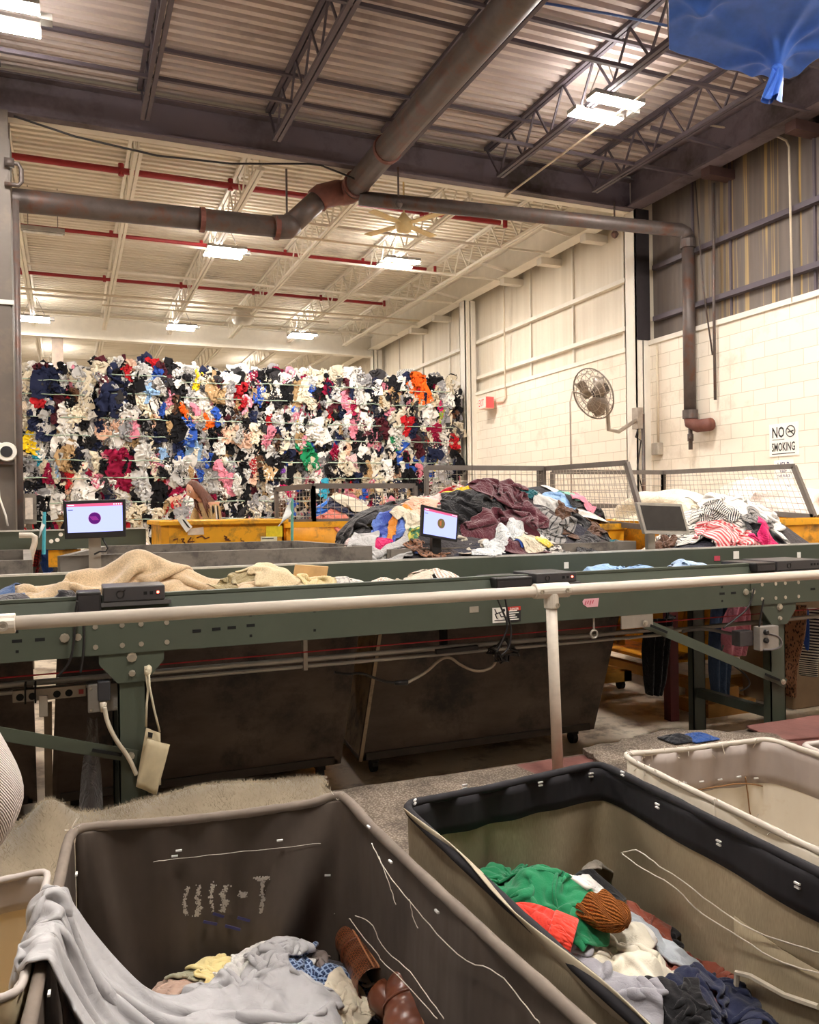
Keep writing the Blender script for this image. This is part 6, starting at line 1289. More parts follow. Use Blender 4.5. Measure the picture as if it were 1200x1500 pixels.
b1.staples([(256, 1254, 0), (262, 1246, 0), (410, 1231, 0), (540, 1211, 1), (572, 1262, 1), (640, 1335, 1), (112, 1280, 3), (72, 1455, 3), (480, 1282, 0)])
b2.staples([(608, 1172, 0), (681, 1150, 0), (792, 1146, 0), (866, 1133, 0), (912, 1131, 1), (963, 1178, 1), (1053, 1232, 1), (1168, 1294, 1)], True)
b3.staples([(1003, 1147, 0), (1028, 1145, 0), (1055, 1142, 0), (1083, 1138, 0), (1108, 1140, 0)])
b1.thread(((545, 1235), (560, 1270), (600, 1320), (620, 1345), (680, 1410), (725, 1418), (760, 1460), (790, 1498)), 1)
b1.thread(((512, 1345), (530, 1370), (552, 1395), (560, 1410), (585, 1430), (640, 1492)), 1); b1.thread(((520, 1341), (545, 1350), (560, 1390), (600, 1420), (620, 1450), (650, 1492)), 1)
b1.thread(((515, 1345), (490, 1338)), 0, .001); b1.thread(((555, 1255), (572, 1300), (580, 1325)), 1, .0009); b1.thread(((600, 1318), (605, 1345), (612, 1360)), 1, .0009)
b1.thread(((225, 1262), (265, 1257), (330, 1250), (400, 1243), (470, 1235)), 0, .0006)
b2.thread(((910, 1250), (935, 1243), (960, 1265), (1000, 1290), (1050, 1330), (1110, 1368), (1200, 1395)), 1, .0015)
b2.thread(((912, 1251), (945, 1275), (990, 1298), (1020, 1335), (1080, 1370), (1140, 1410), (1200, 1425)), 1, .0015)
b3.thread(((1000, 1162), (1050, 1152), (1090, 1146), (1120, 1152), (1145, 1157)), 0, .0022, 'rust_seam', m=mat('rust seam', srgb(150, 110, 70), .8))
b3.thread(((1092, 1138), (1096, 1165), (1100, 1200), (1110, 1225)), 0, .002, 'rust_seam', m=mat('rust seam', srgb(150, 110, 70), .8))
# olive patch panel
Pq = b2.P[4:12, 41:61].copy(); Pq[:, :, :2] += b2.inward[41:61]*.007; Pq[-1, :, 2] += .01*np.sin(np.arange(20))
MB().grid(Pq).build('patch', canvas('pale olive patch', srgb(182, 166, 136), srgb(206, 190, 160), 'weave'), b2.root, smooth=True, solid=.003)
P = np.array([b2.wall(px, py, 1, .016) for px, py in ((1078, 1455), (1080, 1425), (1100, 1430), (1150, 1458), (1200, 1475))]); MB().tube([tuple(p) for p in P], .006, 6).build('chalk_mark', mat('white scuff', srgb(206, 196, 176), .9), b2.root)
# chalky characters on the back wall of the brown cart
ck = mat('chalk', srgb(196, 188, 178), .9); b = MB()
def dots(pts, n, w):
    for i in range(n):
        k = rnd.random()*(len(pts)-1); a = min(int(k), len(pts)-2); f = k-a; px = pts[a][0]*(1-f)+pts[a+1][0]*f+rnd.gauss(0, w); py = pts[a][1]*(1-f)+pts[a+1][1]*f+rnd.gauss(0, w*.6)
        p = b1_wall(px, py); s_ = rnd.uniform(.0008, .0019); b.box(p[0]-s_, p[0]+s_, p[1]-.001, p[1], p[2]-s_, p[2]+s_)
yb = None
def b1_wall(px, py):
    global yb
    if yb is None: yb = b1.wall(330, 1310, 0, .02)[1]
    return onY(px, py, yb-.0+(px-330)*-.00008)
dots([(275, 1298), (271, 1315), (270, 1330), (274, 1340)], 90, 1.6); dots([(291, 1298), (289, 1315), (292, 1330), (287, 1342)], 150, 2.2)
dots([(314, 1292), (310, 1305), (309, 1320), (314, 1337)], 70, 1.6); dots([(331, 1298), (326, 1310), (331, 1322), (325, 1336)], 150, 2.2); dots([(355, 1308), (356, 1313)], 70, 2.4); dots([(376, 1287), (392, 1286)], 90, 2.2); dots([(384, 1290), (385, 1315), (383, 1338)], 150, 1.6)
b.build('chalk_lettering', ck, b1.root)
b = MB()
for a, c_ in (((298, 1350), (318, 1354)), ((312, 1338), (328, 1343)), ((330, 1356), (352, 1362)), ((348, 1344), (366, 1349))): b.bar(b1_wall(*a), b1_wall(*c_), .002, .006)
b.build('blue_marking', mat('blue marker', srgb(64, 62, 110), .8), b1.root)
# corner tie, frayed threads
b = MB()
for i in range(14):
    a = rnd.uniform(0, 2*PI); px = rnd.choice([(175, 1196, 0), (243, 1205, 1)]) ; p = Vector(onZ(*((103, 1216) if i < 10 else (495, 1172)), ZR+.01)); b.tube([p, p+Vector((rnd.uniform(-.02, .02), rnd.uniform(-.02, .02), rnd.uniform(-.005, .025)))], .0009, 4)
tag(b.build('frayed_thread', thr_m, b1.root), kind='stuff')
b = MB(); rim3 = [(b3.path[k], b3.top[k]) for k in range(len(b3.path)) if b3.side[k][0] in (0, 3)]
for i in range(90):
    p, z = rnd.choice(rim3); p = Vector((p[0], p[1], z+.006)); b.tube([p, p+Vector((rnd.uniform(-.01, .012), rnd.uniform(-.01, .01), rnd.uniform(-.02, .012))), p+Vector((rnd.uniform(-.015, .02), rnd.uniform(-.015, .015), rnd.uniform(-.05, .015)))], .0011, 4)
tag(b.build('frayed_thread', thr_m, b3.root), kind='stuff')
b = MB(); c = Vector(onZ(1172, 1105, .78)); b.tube([c+Vector((0, 0, .02)), c, c+Vector((.008, -.005, -.03)), c+Vector((.002, -.01, -.07)), c+Vector((.01, -.01, -.10))], [.006, .014, .009, .013, .003], 8); b.build('rope_tie', mat('yellow rope', srgb(206, 190, 140), .9), b4.root, smooth=True)
b = MB(); rim2 = [(b2.path[k], b2.top[k], b2.inward[k]) for k in range(len(b2.path)) if b2.side[k][0] == 3 and b2.side[k][1] > .25]
P = np.zeros((5, len(rim2), 3))
for i, (p, z, iw) in enumerate(rim2):
    for j in range(5): P[j, i] = (p[0]-.012+.008*j+.01*sin(i*.5+j), p[1], z+.022-.012*j*(1+.4*sin(i*.31)) )
MB().grid(P).build('torn_lining', canvas('torn lining', srgb(170, 158, 136), srgb(204, 192, 168)), b2.root, smooth=True, solid=.004, sub=1)
# fur pelt rug
hx = HF(-.9, 1.35, 2.9, 4.42, .03, 0)
X, Y = hx.XY(); Z = .035+.17*np.exp(-((X+.10)/.11)**2-((Y-3.98)/.22)**2)+.10*np.exp(-((X-.62)/.42)**2-((Y-4.1)/.2)**2)+.05*np.exp(-((X+.4)/.2)**2-((Y-3.7)/.3)**2)+.018*lumps(X.shape[0], X.shape[1], 1., 5, 5)
Z = np.maximum(Z, .015)
msk = (Y < 4.36-.10*np.exp(-((X-.13)/.1)**2)) & (X > -.85+.05*np.sin(Y*7)) & (X < 1.25+.05*np.sin(Y*9))
P = np.stack([X, Y, Z], -1); fur_m = fabric('pelt hide', srgb(150, 136, 114), sheen=.5, fold=0)
fr = thing('fur_pelt', 'shaggy grey-beige fur pelt spread humped on the platform behind the brown cart', 'rug', (.2, 3.7, 0))
o = sheet_mesh('hide', P, msk.astype(float), fur_m, fr, solid=.02, sub=1)
hx.h = Z; b = MB(); hv = []; hf = []
for i in range(30000):
    x, y = rnd.uniform(-.86, 1.25), rnd.uniform(3.0, 4.36)
    ii, jj = int((x-hx.x0)/hx.dx), int((y-hx.y0)/hx.dx)
    if not msk[jj, ii] or not msk[min(jj+1, msk.shape[0]-1), ii]: continue
    z = float(hx.at(np.array([x]), np.array([y]))[0]); ln = rnd.uniform(.018, .038); a = rnd.gauss(1.9, .8); w_ = .0016
    tx, ty = cos(a)*ln*.75, sin(a)*ln*.4; k = len(hv); hv += [(x-w_, y, z), (x+w_, y, z), (x+tx, y+ty, z+ln*rnd.uniform(.6, 1))]; hf.append((k, k+1, k+2))
b.add(hv, hf); t = NT('fur pile'); c = t.ramp(t.noise(6, 4, .6), [(.3, srgb(126, 112, 92)), (.7, srgb(190, 176, 150))]); t.link(c, t.b.inputs['Base Color']); t.b.inputs['Roughness'].default_value = .8
tag(b.build('pile', t.m, fr), kind='stuff')
# ------------------------------------------------------------------ clothes in the two front carts
def binhf(b, z):
    mn, mx = b.path.min(0), b.path.max(0); h = HF(mn[0]-.15, mx[0]+.1, .75, mx[1]+.12, .01, z); X, Y = h.XY(); return h, X, Y
H1, X1, Y1 = binhf(b1, .455)
H1.h += .05*np.exp(-((X1-.2)/.25)**2-((Y1-1.6)/.25)**2)+.02*lumps(X1.shape[0], X1.shape[1], 1., 9, 31, .4)
core(H1, .0, .6, .8, 1.88, 'clothes_fill', 'mixed clothes at the bottom of the dark brown cart')
lx = np.interp(Y1, [.55, 1.97], [-.115, 0.0])
H1.h = np.where(X1 < lx-.02, .2, H1.h); H1.h = np.where(abs(X1-lx) <= .022, ZR+.018, H1.h)
FK = {}
def near_f(m):
    c_ = m.copy(); 
    for n_ in c_.node_tree.nodes:
        if n_.type == 'TEX_NOISE' and abs(n_.inputs['Distortion'].default_value-1.6) < .01: n_.inputs['Scale'].default_value = 16.
        if n_.type == 'BUMP' and n_.inputs['Distance'].default_value > .01: n_.inputs['Distance'].default_value = .012; n_.inputs['Strength'].default_value = .2
    return c_
K = dict(n=50, drop=.015, lump=.10, sub=1, mu=.85, soft=.8, iters=9, steps=20, grav=3.5)
def gb(nm, lab, cat_, m, p, kd, sz, rot, hf, sq=(.56, .58), seed=1, at_=None, **kw):
    k = dict(K); k.update(kw); k['lump'] *= .62; q = at_ or hf.hit(*p); return garment(nm, lab, cat_, FK.setdefault(m.name, None) or FK.__setitem__(m.name, near_f(m)) or FK[m.name], hf, q, kd, sz, rot, sq, seed=seed, **k)
satin = fabric('silver satin', srgb(182, 180, 181), rough=.36, bump=0, sheen=.1)
gb('taupe_satin_shirt', 'taupe satin shirt at the back of the dark brown cart beside the boot', 'shirt', fabric('taupe satin', srgb(132, 118, 112), rough=.4, bump=0), (450, 1418), 'tee', (.34, .3), .4, H1, seed=201, lump=.1, at_=(.46, 1.77))
gb('dusty_rose_towel', 'dusty rose towel at the back of the dark brown cart under the satin sheet', 'towel', fabric('dusty rose', srgb(188, 158, 140)), (285, 1440), 'rect', (.3, .22), .2, H1, seed=203, at_=(.17, 1.79))
gb('sage_cloth', 'sage cloth peeking between the dusty rose towel and the yellow one', 'cloth', fabric('sage', srgb(160, 156, 130)), (305, 1415), 'rect', (.2, .2), .5, H1, seed=205, at_=(.255, 1.82))
gb('pale_yellow_cloth', 'pale yellow cloth against the back of the dark brown cart', 'cloth', fabric('butter', srgb(232, 212, 150)), (350, 1418), 'rect', (.3, .25), .1, H1, seed=207, at_=(.325, 1.81))
gb('lace_edged_slip', 'white lace-edged slip beside the pale yellow cloth', 'slip', fabric('lace white', srgb(226, 222, 216), 'blotch', srgb(204, 200, 196), 16), (388, 1420), 'rect', (.25, .3), .9, H1, seed=209, at_=(.375, 1.77))
gb('ash_jersey', 'ash brown jersey low against the side of the dark brown cart under the satin sheet', 'shirt', fabric('ash brown', srgb(118, 106, 98)), (150, 1478), 'tee', (.36, .3), .3, H1, seed=211, lump=.1, at_=(.05, 1.42))
gb('black_slip', 'black slip between the satin sheet and the satin bundle', 'slip', F['black'], (340, 1485), 'rect', (.25, .2), .3, H1, seed=213)
gb('grey_tweed_cloth', 'grey-brown cloth in front of the satin bundle in the dark brown cart', 'cloth', fabric('tweed', srgb(110, 100, 92)), (360, 1498), 'rect', (.5, .2), .1, H1, seed=215, at_=(.32, 1.46))
gb('blue_check_shirt', 'navy blue check shirt wedged between the satin bundle and the woven boot', 'shirt', fabric('blue check', srgb(44, 62, 100), 'plaid', srgb(150, 170, 200), 11), (480, 1445), 'long', (.42, .36), 1.2, H1, seed=217, lump=.12)
gb('ivory_scarf', 'ivory scarf in front of the blue check shirt', 'scarf', F['cream'], (505, 1486), 'rect', (.24, .18), .7, H1, seed=219, lump=.12)
gb('ivory_sock', 'ivory sock lying between the two brown boots', 'sock', fabric('ivory', srgb(228, 214, 198)), (550, 1436), 'rect', (.14, .12), .2, H1, seed=221, lump=.1, n=24)
gb('satin_bundle', 'silver satin bundle piled in the middle of the dark brown cart', 'cloth', satin, (400, 1450), 'long', (.58, .5), .5, H1, seed=223, lump=.15, n=70, sq=(.46, .44))
# satin sheet over the rim: one large cloth, upper edge lapping over the hem
H1.h[:] = np.maximum(H1.h, np.where((X1 > lx) & (X1 < lx+.36), .44+(ZR-.46)*np.clip(1-(X1-lx-.015)/.30, 0, 1)**1.5*np.exp(-((Y1-1.62)/.24)**2), 0))
gb('satin_sheet', 'long silver satin sheet draped from the cart rim down over the clothes', 'sheet', satin, (0, 0), 'skirt', (.70, .84), 1.62, H1, (.50, .84), seed=227, lump=.10, n=70, at_=(.155, 1.50), drop=.004)
# boots
lea = mat('chestnut leather', srgb(112, 60, 38), .34, var=.3, scale=9, bump=.06, bscale=16, spec=.6)
t = NT('woven leather'); br = t.new('ShaderNodeTexBrick', Scale=55.); t.link(t.coord(), br.inputs['Vector'])
for k_, v_ in (('Color1', srgb(124, 70, 44)), ('Color2', srgb(150, 92, 60)), ('Mortar', srgb(52, 26, 16)), ('Mortar Size', .06), ('Brick Width', .5), ('Row Height', .3)): br.inputs[k_].default_value = v_
t.link(br.outputs['Color'], t.b.inputs['Base Color']); t.b.inputs['Roughness'].default_value = .35; t.bump(br.outputs['Fac'], -.6, .004); wov = t.m
def boot(label, a, b_, r0, r1, m, foot, z0):
    a, b_ = Vector(a), Vector(b_); r = thing('leather_boot', label, 'boot', tuple(a))
    ax = (b_-a); n = 12
    pts = [a+ax*(i/(n-1)) for i in range(n)]; rs = [r0+(r1-r0)*(i/(n-1))+.003*sin(i*2.3) for i in range(n)]
    pts = [a-ax.normalized()*.025, a-ax.normalized()*.012]+pts; rs = [r0*.35, r0*.8]+rs
    s_ = MB().tube(pts, rs, 22, cap=False); s_.build('shaft', m, r, smooth=True, solid=.004, sub=1)
    MB().tube([b_, b_+foot*.35, b_+foot*.8, b_+foot], [r1*.98, r1*.95, r1*.75, r1*.3], 16).build('foot', lea, r, smooth=True, sub=1)
    MB().tube([b_+foot*.2+Vector((0, 0, -r1*.9)), b_+foot+Vector((0, 0, -r1*.4))], [r1*.6, r1*.4], 8).build('sole', mat('boot sole', srgb(44, 28, 20), .6), r)
    sd = ax.normalized().cross(Vector((0, -.7, .7))).normalized(); fr_ = sd.cross(ax.normalized()).normalized()
    if fr_.z < 0: fr_ = -fr_
    for o in (-.25, .05): MB().tube([a+ax*k*.1+(fr_*cos(o)+sd*sin(o))*(r0+(r1-r0)*k*.1+.003) for k in range(11)], .0022, 5).build('seam', mat('seam thread', srgb(176, 122, 84), .6), r, smooth=True)
    MB().tube([a+ax*.36+(fr_*cos(k*PI/8)+sd*sin(k*PI/8))*(r0+(r1-r0)*.36+.003) for k in range(17)], .003, 5, cap=False).build('ankle_strap', lea, r, smooth=True)
    return r
p0 = H1.hit(512, 1400)+np.array([0, 0, .04]); p1 = H1.hit(548, 1465)+np.array([0, 0, .03])
boot('brown boot with a woven leather shaft leaning in the corner of the dark brown cart', p0, p1, .034, .036, wov, Vector((.05, -.12, -.05)), .4)
p0, p1 = onZ(596, 1440, .52), onZ(612, 1540, .46)
boot('glossy brown leather boot lying against the side of the dark brown cart', p0, p1, 0.042, .07, lea, Vector((.0, -.15, -.06)), .4)
# ---- olive cart
H3, X3, Y3 = binhf(b2, .495)
H3.h += .13*np.exp(-((X3-.95)/.22)**2-((Y3-1.72)/.22)**2)+.02*lumps(X3.shape[0], X3.shape[1], 1., 9, 41, .4)
core(H3, .74, 1.26, .8, 1.78, 'clothes_fill', 'mixed clothes at the bottom of the olive cart')
gb('grey_beige_tee', 'grey-beige tee at the back of the olive cart behind the green sweater', 'shirt', fabric('greige', srgb(170, 160, 146)), (848, 1278), 'tee', (.3, .3), .2, H3, seed=301)
gb('white_singlet', 'white top at the back of the olive cart beside the green sweater', 'top', F['white'], (810, 1275), 'rect', (.26, .26), .3, H3, seed=303, lump=.1)
gb('black_cardigan', 'black cardigan along the woven wall of the olive cart beside the rust beanie', 'cardigan', F['black'], (915, 1350), 'long', (.42, .4), .9, H3, seed=305)
gb('black_leggings', 'black leggings running down beside the coral beanie', 'leggings', F['black'], (790, 1400), 'pants', (.3, .8), .42, H3, (.6, .8), seed=307, lump=.05)
gb('navy_dark_vest', 'navy vest showing below the green sleeve in the olive cart', 'vest', F['navy'], (735, 1318), 'rect', (.16, .14), .3, H3, seed=309, n=24)
gb('striped_sock', 'red striped sock by the hem below the green sleeve', 'sock', fabric('sock stripe', srgb(170, 40, 50), 'hstripe', srgb(230, 220, 208), 5), (735, 1335), 'rect', (.16, .07), -.6, H3, seed=311, n=20)
gb('terracotta_jacket', 'terracotta jacket along the woven wall past the cream tee', 'jacket', fabric('terracotta', srgb(140, 74, 56)), (990, 1420), 'long', (.4, .42), .75, H3, seed=313, lump=.08)
gb('denim_belt', 'pale grey denim strap beside the black cardigan', 'strap', fabric('pale denim', srgb(178, 184, 190)), (958, 1383), 'rect', (.07, .26), .6, H3, (.8, .8), seed=315, n=16, lump=.03)
gb('white_vest', 'white vest beneath the grey knit in the olive cart', 'vest', F['white'], (880, 1478), 'tee', (.32, .34), .6, H3, seed=317)
gb('white_blouse', 'white blouse under the rust beanie in the olive cart', 'blouse', F['white'], (870, 1380), 'tee', (.36, .4), .8, H3, seed=319, lump=.09)
gb('cream_tee', 'cream tee in deep folds in the middle of the olive cart', 'shirt', fabric('warm cream', srgb(234, 226, 206)), (938, 1428), 'long', (.5, .5), .6, H3, seed=321, lump=.14, n=60)
gb('heather_knit', 'pink and blue heather knit beyond the cream tee', 'knitwear', fabric('heather', srgb(170, 84, 110), 'blotch', srgb(96, 100, 160), 14), (1030, 1458), 'rect', (.22, .18), .4, H3, seed=323, lump=.09, n=30)
gb('navy_shorts', 'navy shorts at the near end of the olive cart', 'shorts', F['navy'], (1060, 1492), 'pants', (.4, .3), .4, H3, seed=325, lump=.09)
gb('black_scarf', 'black scarf in front of the cream tee', 'scarf', F['black'], (960, 1488), 'rect', (.34, .2), -.5, H3, seed=327, lump=.09)
gb('grey_knit_sweater', 'grey knit sweater below the coral beanie', 'sweater', fabric('grey marl', srgb(160, 158, 164)), (870, 1452), 'long', (.46, .4), .75, H3, seed=329, lump=.12, n=46)
gb('white_muslin', 'white muslin rolled above the rust beanie', 'cloth', F['white'], (858, 1305), 'rect', (.28, .22), .2, H3, seed=331, lump=.14)
gs = gb('green_sweater', 'green sweater crumpled at the back of the olive cart', 'sweater', F['green'], (778, 1300), 'long', (.58, .56), .35, H3, seed=333, lump=.15, n=64)
gb('green_longsleeve', 'green long-sleeved top pressed against the black hem beside the green sweater', 'top', fabric('bottle green', srgb(26, 116, 74)), (708, 1288), 'sleeve', (.2, .34), 1.2, H3, seed=335, lump=.1, n=30)
q = Vector(onZ(838, 1283, .66)); 
lb = MB().grid(np.array([[[q.x-.010+.018*i/3+.006*j, q.y-.01+.012*j*-.6, q.z-.005*j+.003*sin(i)] for i in range(4)] for j in range(5)])).build('care_label', white, gs, smooth=True, solid=.0015); 
def beanie(name, label, c, ax, r, h, m, cuff):
    c, ax = Vector(c), Vector(ax).normalized(); r_ = thing(name, label, 'hat', tuple(c)); x = ax.cross(Vector((0, 0, 1))).normalized(); y = x.cross(ax)
    P = []
    for j in range(15):
        k = j/14; rr = r*(1 if k < .4 else math.sqrt(max(.0, 1-((k-.4)/.6)**2))*.98+.02)
        P.append([c+ax*h*k+(x*cos(2*PI*i/40)*1.12+y*sin(2*PI*i/40)*.5)*rr*(1+.02*(i % 2))+Vector((0, 0, .006*sin(i*.9+j*.5))) for i in range(41)])
    o = MB().grid(np.array([[tuple(p) for p in row] for row in P])).build('crown', m, r_, smooth=True, solid=.006, sub=1)
    u = o.data.uv_layers.new(name='UVMap'); li = np.zeros(len(o.data.loops), dtype=np.int32); o.data.loops.foreach_get('vertex_index', li); uv = np.array([[(i % 41)/40*3, (i//41)/14] for i in range(15*41)], dtype=np.float32); u.data.foreach_set('uv', uv[li].ravel())
    if cuff:
        P = [[c+ax*h*k+(x*cos(2*PI*i/60)*1.12+y*sin(2*PI*i/60)*.6)*(r*1.06+.004*(i % 2)) for i in range(61)] for k in (-.06, 0, .1, .2, .28, .31)]
        MB().grid(np.array([[tuple(p) for p in row] for row in P])).build('cuff', m, r_, smooth=True, solid=.008, sub=1)
    return r_
q = H3.hit(836, 1392)+np.array([0, 0, .028]); p = q+np.array([-.085, .075, .03])
beanie('coral_beanie', 'coral red ribbed beanie lying on the black leggings in the olive cart', Vector(q)+Vector((0, 0, .0)), Vector(p)-Vector(q), .042, .14, fabric('coral rib', srgb(240, 70, 52), 'stripe', srgb(206, 52, 40), 20), True)
p = H3.hit(866, 1330)+np.array([0, 0, .012]); q = p+np.array([.022, -.09, -.012])
beanie('rust_beanie', 'chunky rust brown knitted beanie between the white muslin and the black cardigan', Vector(p), Vector(q)-Vector(p), .044, .095, fabric('rust knit', srgb(196, 112, 40), 'knit', scale=4.5, sheen=0), False)
# ------------------------------------------------------------------ blue tarpaulin slung under the joists
tarp_m = fabric('blue tarp', srgb(72, 120, 218), rough=.5, bump=.05, sheen=.1, fold=0)
tp = thing('tarpaulin', 'blue tarpaulin slung under the dark deck, knotted with a dangling tail', 'tarpaulin', onZ(1090, 40, 5.3))
def poly(pts, u):
    k = u*(len(pts)-1); a = min(int(k), len(pts)-2); f = k-a; f = f*f*(3-2*f)*.4+f*.6; return pts[a]*(1-f)+pts[a+1]*f
far = [onZ(*p, z) for p, z in (((980, 77), 5.05), ((1040, 97), 5.0), ((1092, 114), 4.95), ((1140, 118), 4.92), ((1156, 121), 4.92), ((1200, 90), 4.98), ((1260, 55), 5.1))]
near = [onZ(*p, z) for p, z in (((979, -130), 5.35), ((1040, -130), 5.3), ((1100, -130), 5.25), ((1160, -130), 5.25), ((1230, -130), 5.3), ((1300, -130), 5.4), ((1360, -130), 5.45))]
ny, nx = 60, 60; P = np.zeros((ny, nx, 3))
k1 = onZ(1138, 92, 4.95); k2 = onZ(1030, 18, 5.1)
for j in range(ny):
    for i in range(nx):
        u, v = i/(nx-1), j/(ny-1); P[j, i] = poly(far, u)*(1-v)+poly(near, u)*v; p = P[j, i]
        z = .05*sin(PI*v)*sin(PI*u)
        for kk, a, n_ in ((k1, .05, 9), (k2, .03, 7)):
            d = p[:2]-kk[:2]; r = np.hypot(*d)+1e-6; th = math.atan2(d[1], d[0]); z += a*abs(cos(n_*th*.5+.6))*math.exp(-r*1.6)*min(1, r*9) - .10*math.exp(-(r/.10)**2)
        P[j, i, 2] += z
MB().grid(P).build('sheet', tarp_m, tp, smooth=True, sub=1, solid=.004)
tl = [k1+np.array([0, 0, -.06])]+[onZ(*p, z) for p, z in (((1140, 104), 4.86), ((1138, 118), 4.78), ((1134, 132), 4.70), ((1130, 146), 4.62))]
ns_ = 26; Q = np.zeros((14, ns_+1, 3))
for j in range(14):
    c = poly([np.array(x) for x in tl], j/13); w_ = .02+.05*(j/13)**.8
    for i in range(ns_+1):
        a = 2*PI*(i % ns_)/ns_; rr = w_*(1+.45*sin(5*a+j*.25)); Q[j, i] = c+np.array([cos(a)*rr, sin(a)*rr*.7, .02*sin(3*a)])
MB().grid(Q).build('knotted_tail', tarp_m, tp, smooth=True, sub=1)
b = MB(); b.lathe(k1+np.array([0, 0, -.05]), [(.01, -.04), (.045, -.02), (.05, .01), (.02, .04)], n=14); b.build('knot', tarp_m, tp, smooth=True)
for p in (P[5, 0], P[0, 30], P[0, 59], P[50, 2], P[50, 55], P[25, 30]): MB().cyl(tuple(p), (p[0]+.05, p[1]+.1, 6.1), .006, 5).build('tie_cord', wire, tp)
# ------------------------------------------------------------------ people
skin = mat('skin', srgb(222, 170, 142), .55, var=.06, scale=12); hairm = mat('auburn hair', srgb(104, 62, 44), .5, var=.35, scale=14, stretch=(6, 6, .6))
def skinned(name, nodes, edges, m, parent, root=0, sub=2, flat=None):
    names = list(nodes); of = wloc(parent); me = bpy.data.meshes.new(name)
    me.from_pydata([tuple(Vector(nodes[k][0])-of) for k in names], [(names.index(a), names.index(b_)) for a, b_ in edges], [])
    o = bpy.data.objects.new(name, me); COL.objects.link(o); o.parent = parent; md = o.modifiers.new('k', 'SKIN'); md.use_smooth_shade = True; md.branch_smoothing = .3
    d = me.skin_vertices[0].data
    for i, k in enumerate(names):
        r = nodes[k][1]; d[i].radius = (r, r) if not isinstance(r, tuple) else r; d[i].use_root = (i == root)
    s_ = o.modifiers.new('s', 'SUBSURF'); s_.levels = sub; s_.render_levels = sub
    me.materials.append(m); return o
def head(c, f, up, m, par, sc_=1.):
    """a head mesh with brow, nose, lips, chin; c centre, f facing"""
    f = Vector(f).normalized(); up = Vector(up).normalized(); s_ = f.cross(up).normalized(); up = s_.cross(f)
    c = Vector(c); P = []
    nv, nu = 30, 40
    for j in range(nv+1):
        th = PI*j/nv; row = []
        for i in range(nu+1):
            ph = 2*PI*(i % nu)/nu; x, y, z = sin(th)*sin(ph), sin(th)*cos(ph), cos(th)     # x side, y front, z up
            X, Y_, Z_ = x*.072, y*.092, z*.112
            if z < 0: X *= 1-.28*(-z)**1.3; Y_ *= 1-.05*(-z)
            if y > 0:
                fr_ = y**2
                g_ = lambda cx, cz, w_, h_: math.exp(-((x-cx)/w_)**2-((z-cz)/h_)**2)
                Y_ += fr_*(.026*g_(0, -.18, .13, .15)+.012*g_(0, .02, .09, .2)+.010*g_(0, -.5, .26, .07)+.008*g_(0, -.62, .22, .06)+.012*g_(0, -.85, .3, .14)+.006*g_(0, .25, .6, .12)-.010*g_(.36, .07, .16, .09)-.010*g_(-.36, .07, .16, .09))
            row.append(tuple(c+(s_*X+f*Y_+up*Z_)*sc_))
        P.append(row)
    h = MB().grid(np.array(P)).build('head', m, par, smooth=True, sub=1)
    for sg in (-1, 1):
        e = c+(s_*.030*sg+f*.076+up*.008)*sc_
        MB().lathe(e, [(.001, .012), (.009, .009), (.012, 0)], axis=f, n=12).build('eye', mat('eye white', srgb(236, 230, 224), .3), h, smooth=True)
        MB().lathe(e+f*.0105*sc_, [(.005, 0), (.004, .0025)], axis=f, n=10).build('iris', ink, h)
        MB().tube([e+(s_*-.016*sg+up*.018+f*.012)*sc_, e+(up*.022+f*.012)*sc_, e+(s_*.018*sg+up*.016+f*.004)*sc_], .003*sc_, 6).build('eyebrow', hairm, h)
        ear = c+(s_*.073*sg-f*.008-up*.01)*sc_; MB().lathe(ear, [(.004, -.008), (.022, -.004), (.026, .004), (.01, .01)], axis=s_*sg, n=14).build('ear', m, h, smooth=True)
    MB().tube([c+(s_*-.022+f*.088-up*.058)*sc_, c+(f*.098-up*.056)*sc_, c+(s_*.022+f*.088-up*.058)*sc_], [.002, .0055, .002], 8).build('lips', mat('lips', srgb(190, 110, 104), .5), h, smooth=True)
    return h
def hand(nodes, edges, wrist, tag_, d, side, nrm, curl=.5):
    d, side, nrm = Vector(d).normalized(), Vector(side).normalized(), Vector(nrm).normalized(); w = Vector(nodes[wrist][0])
    pk = tag_+'palm'; nodes[pk] = (w+d*.05, (.034, .018)); edges.append((wrist, pk))
    for i, (o, L) in enumerate(((-.030, .068), (-.010, .078), (.010, .074), (.029, .058))):
        a, b_, c = [tag_+f'f{i}{q}' for q in 'abc']; base = w+d*.088+side*o; dd = (d-nrm*curl*.4).normalized(); de = (d*.7-nrm*curl).normalized()
        nodes[a] = (base, .0095); nodes[b_] = (base+dd*L*.5, .0085); nodes[c] = (base+dd*L*.5+de*L*.5, .007); edges += [(pk, a), (a, b_), (b_, c)]
    a, b_ = tag_+'ta', tag_+'tb'; nodes[a] = (w+d*.045-side*.038, .011); nodes[b_] = (w+d*.085-side*.052-nrm*.012, .009); edges += [(pk, a), (a, b_)]
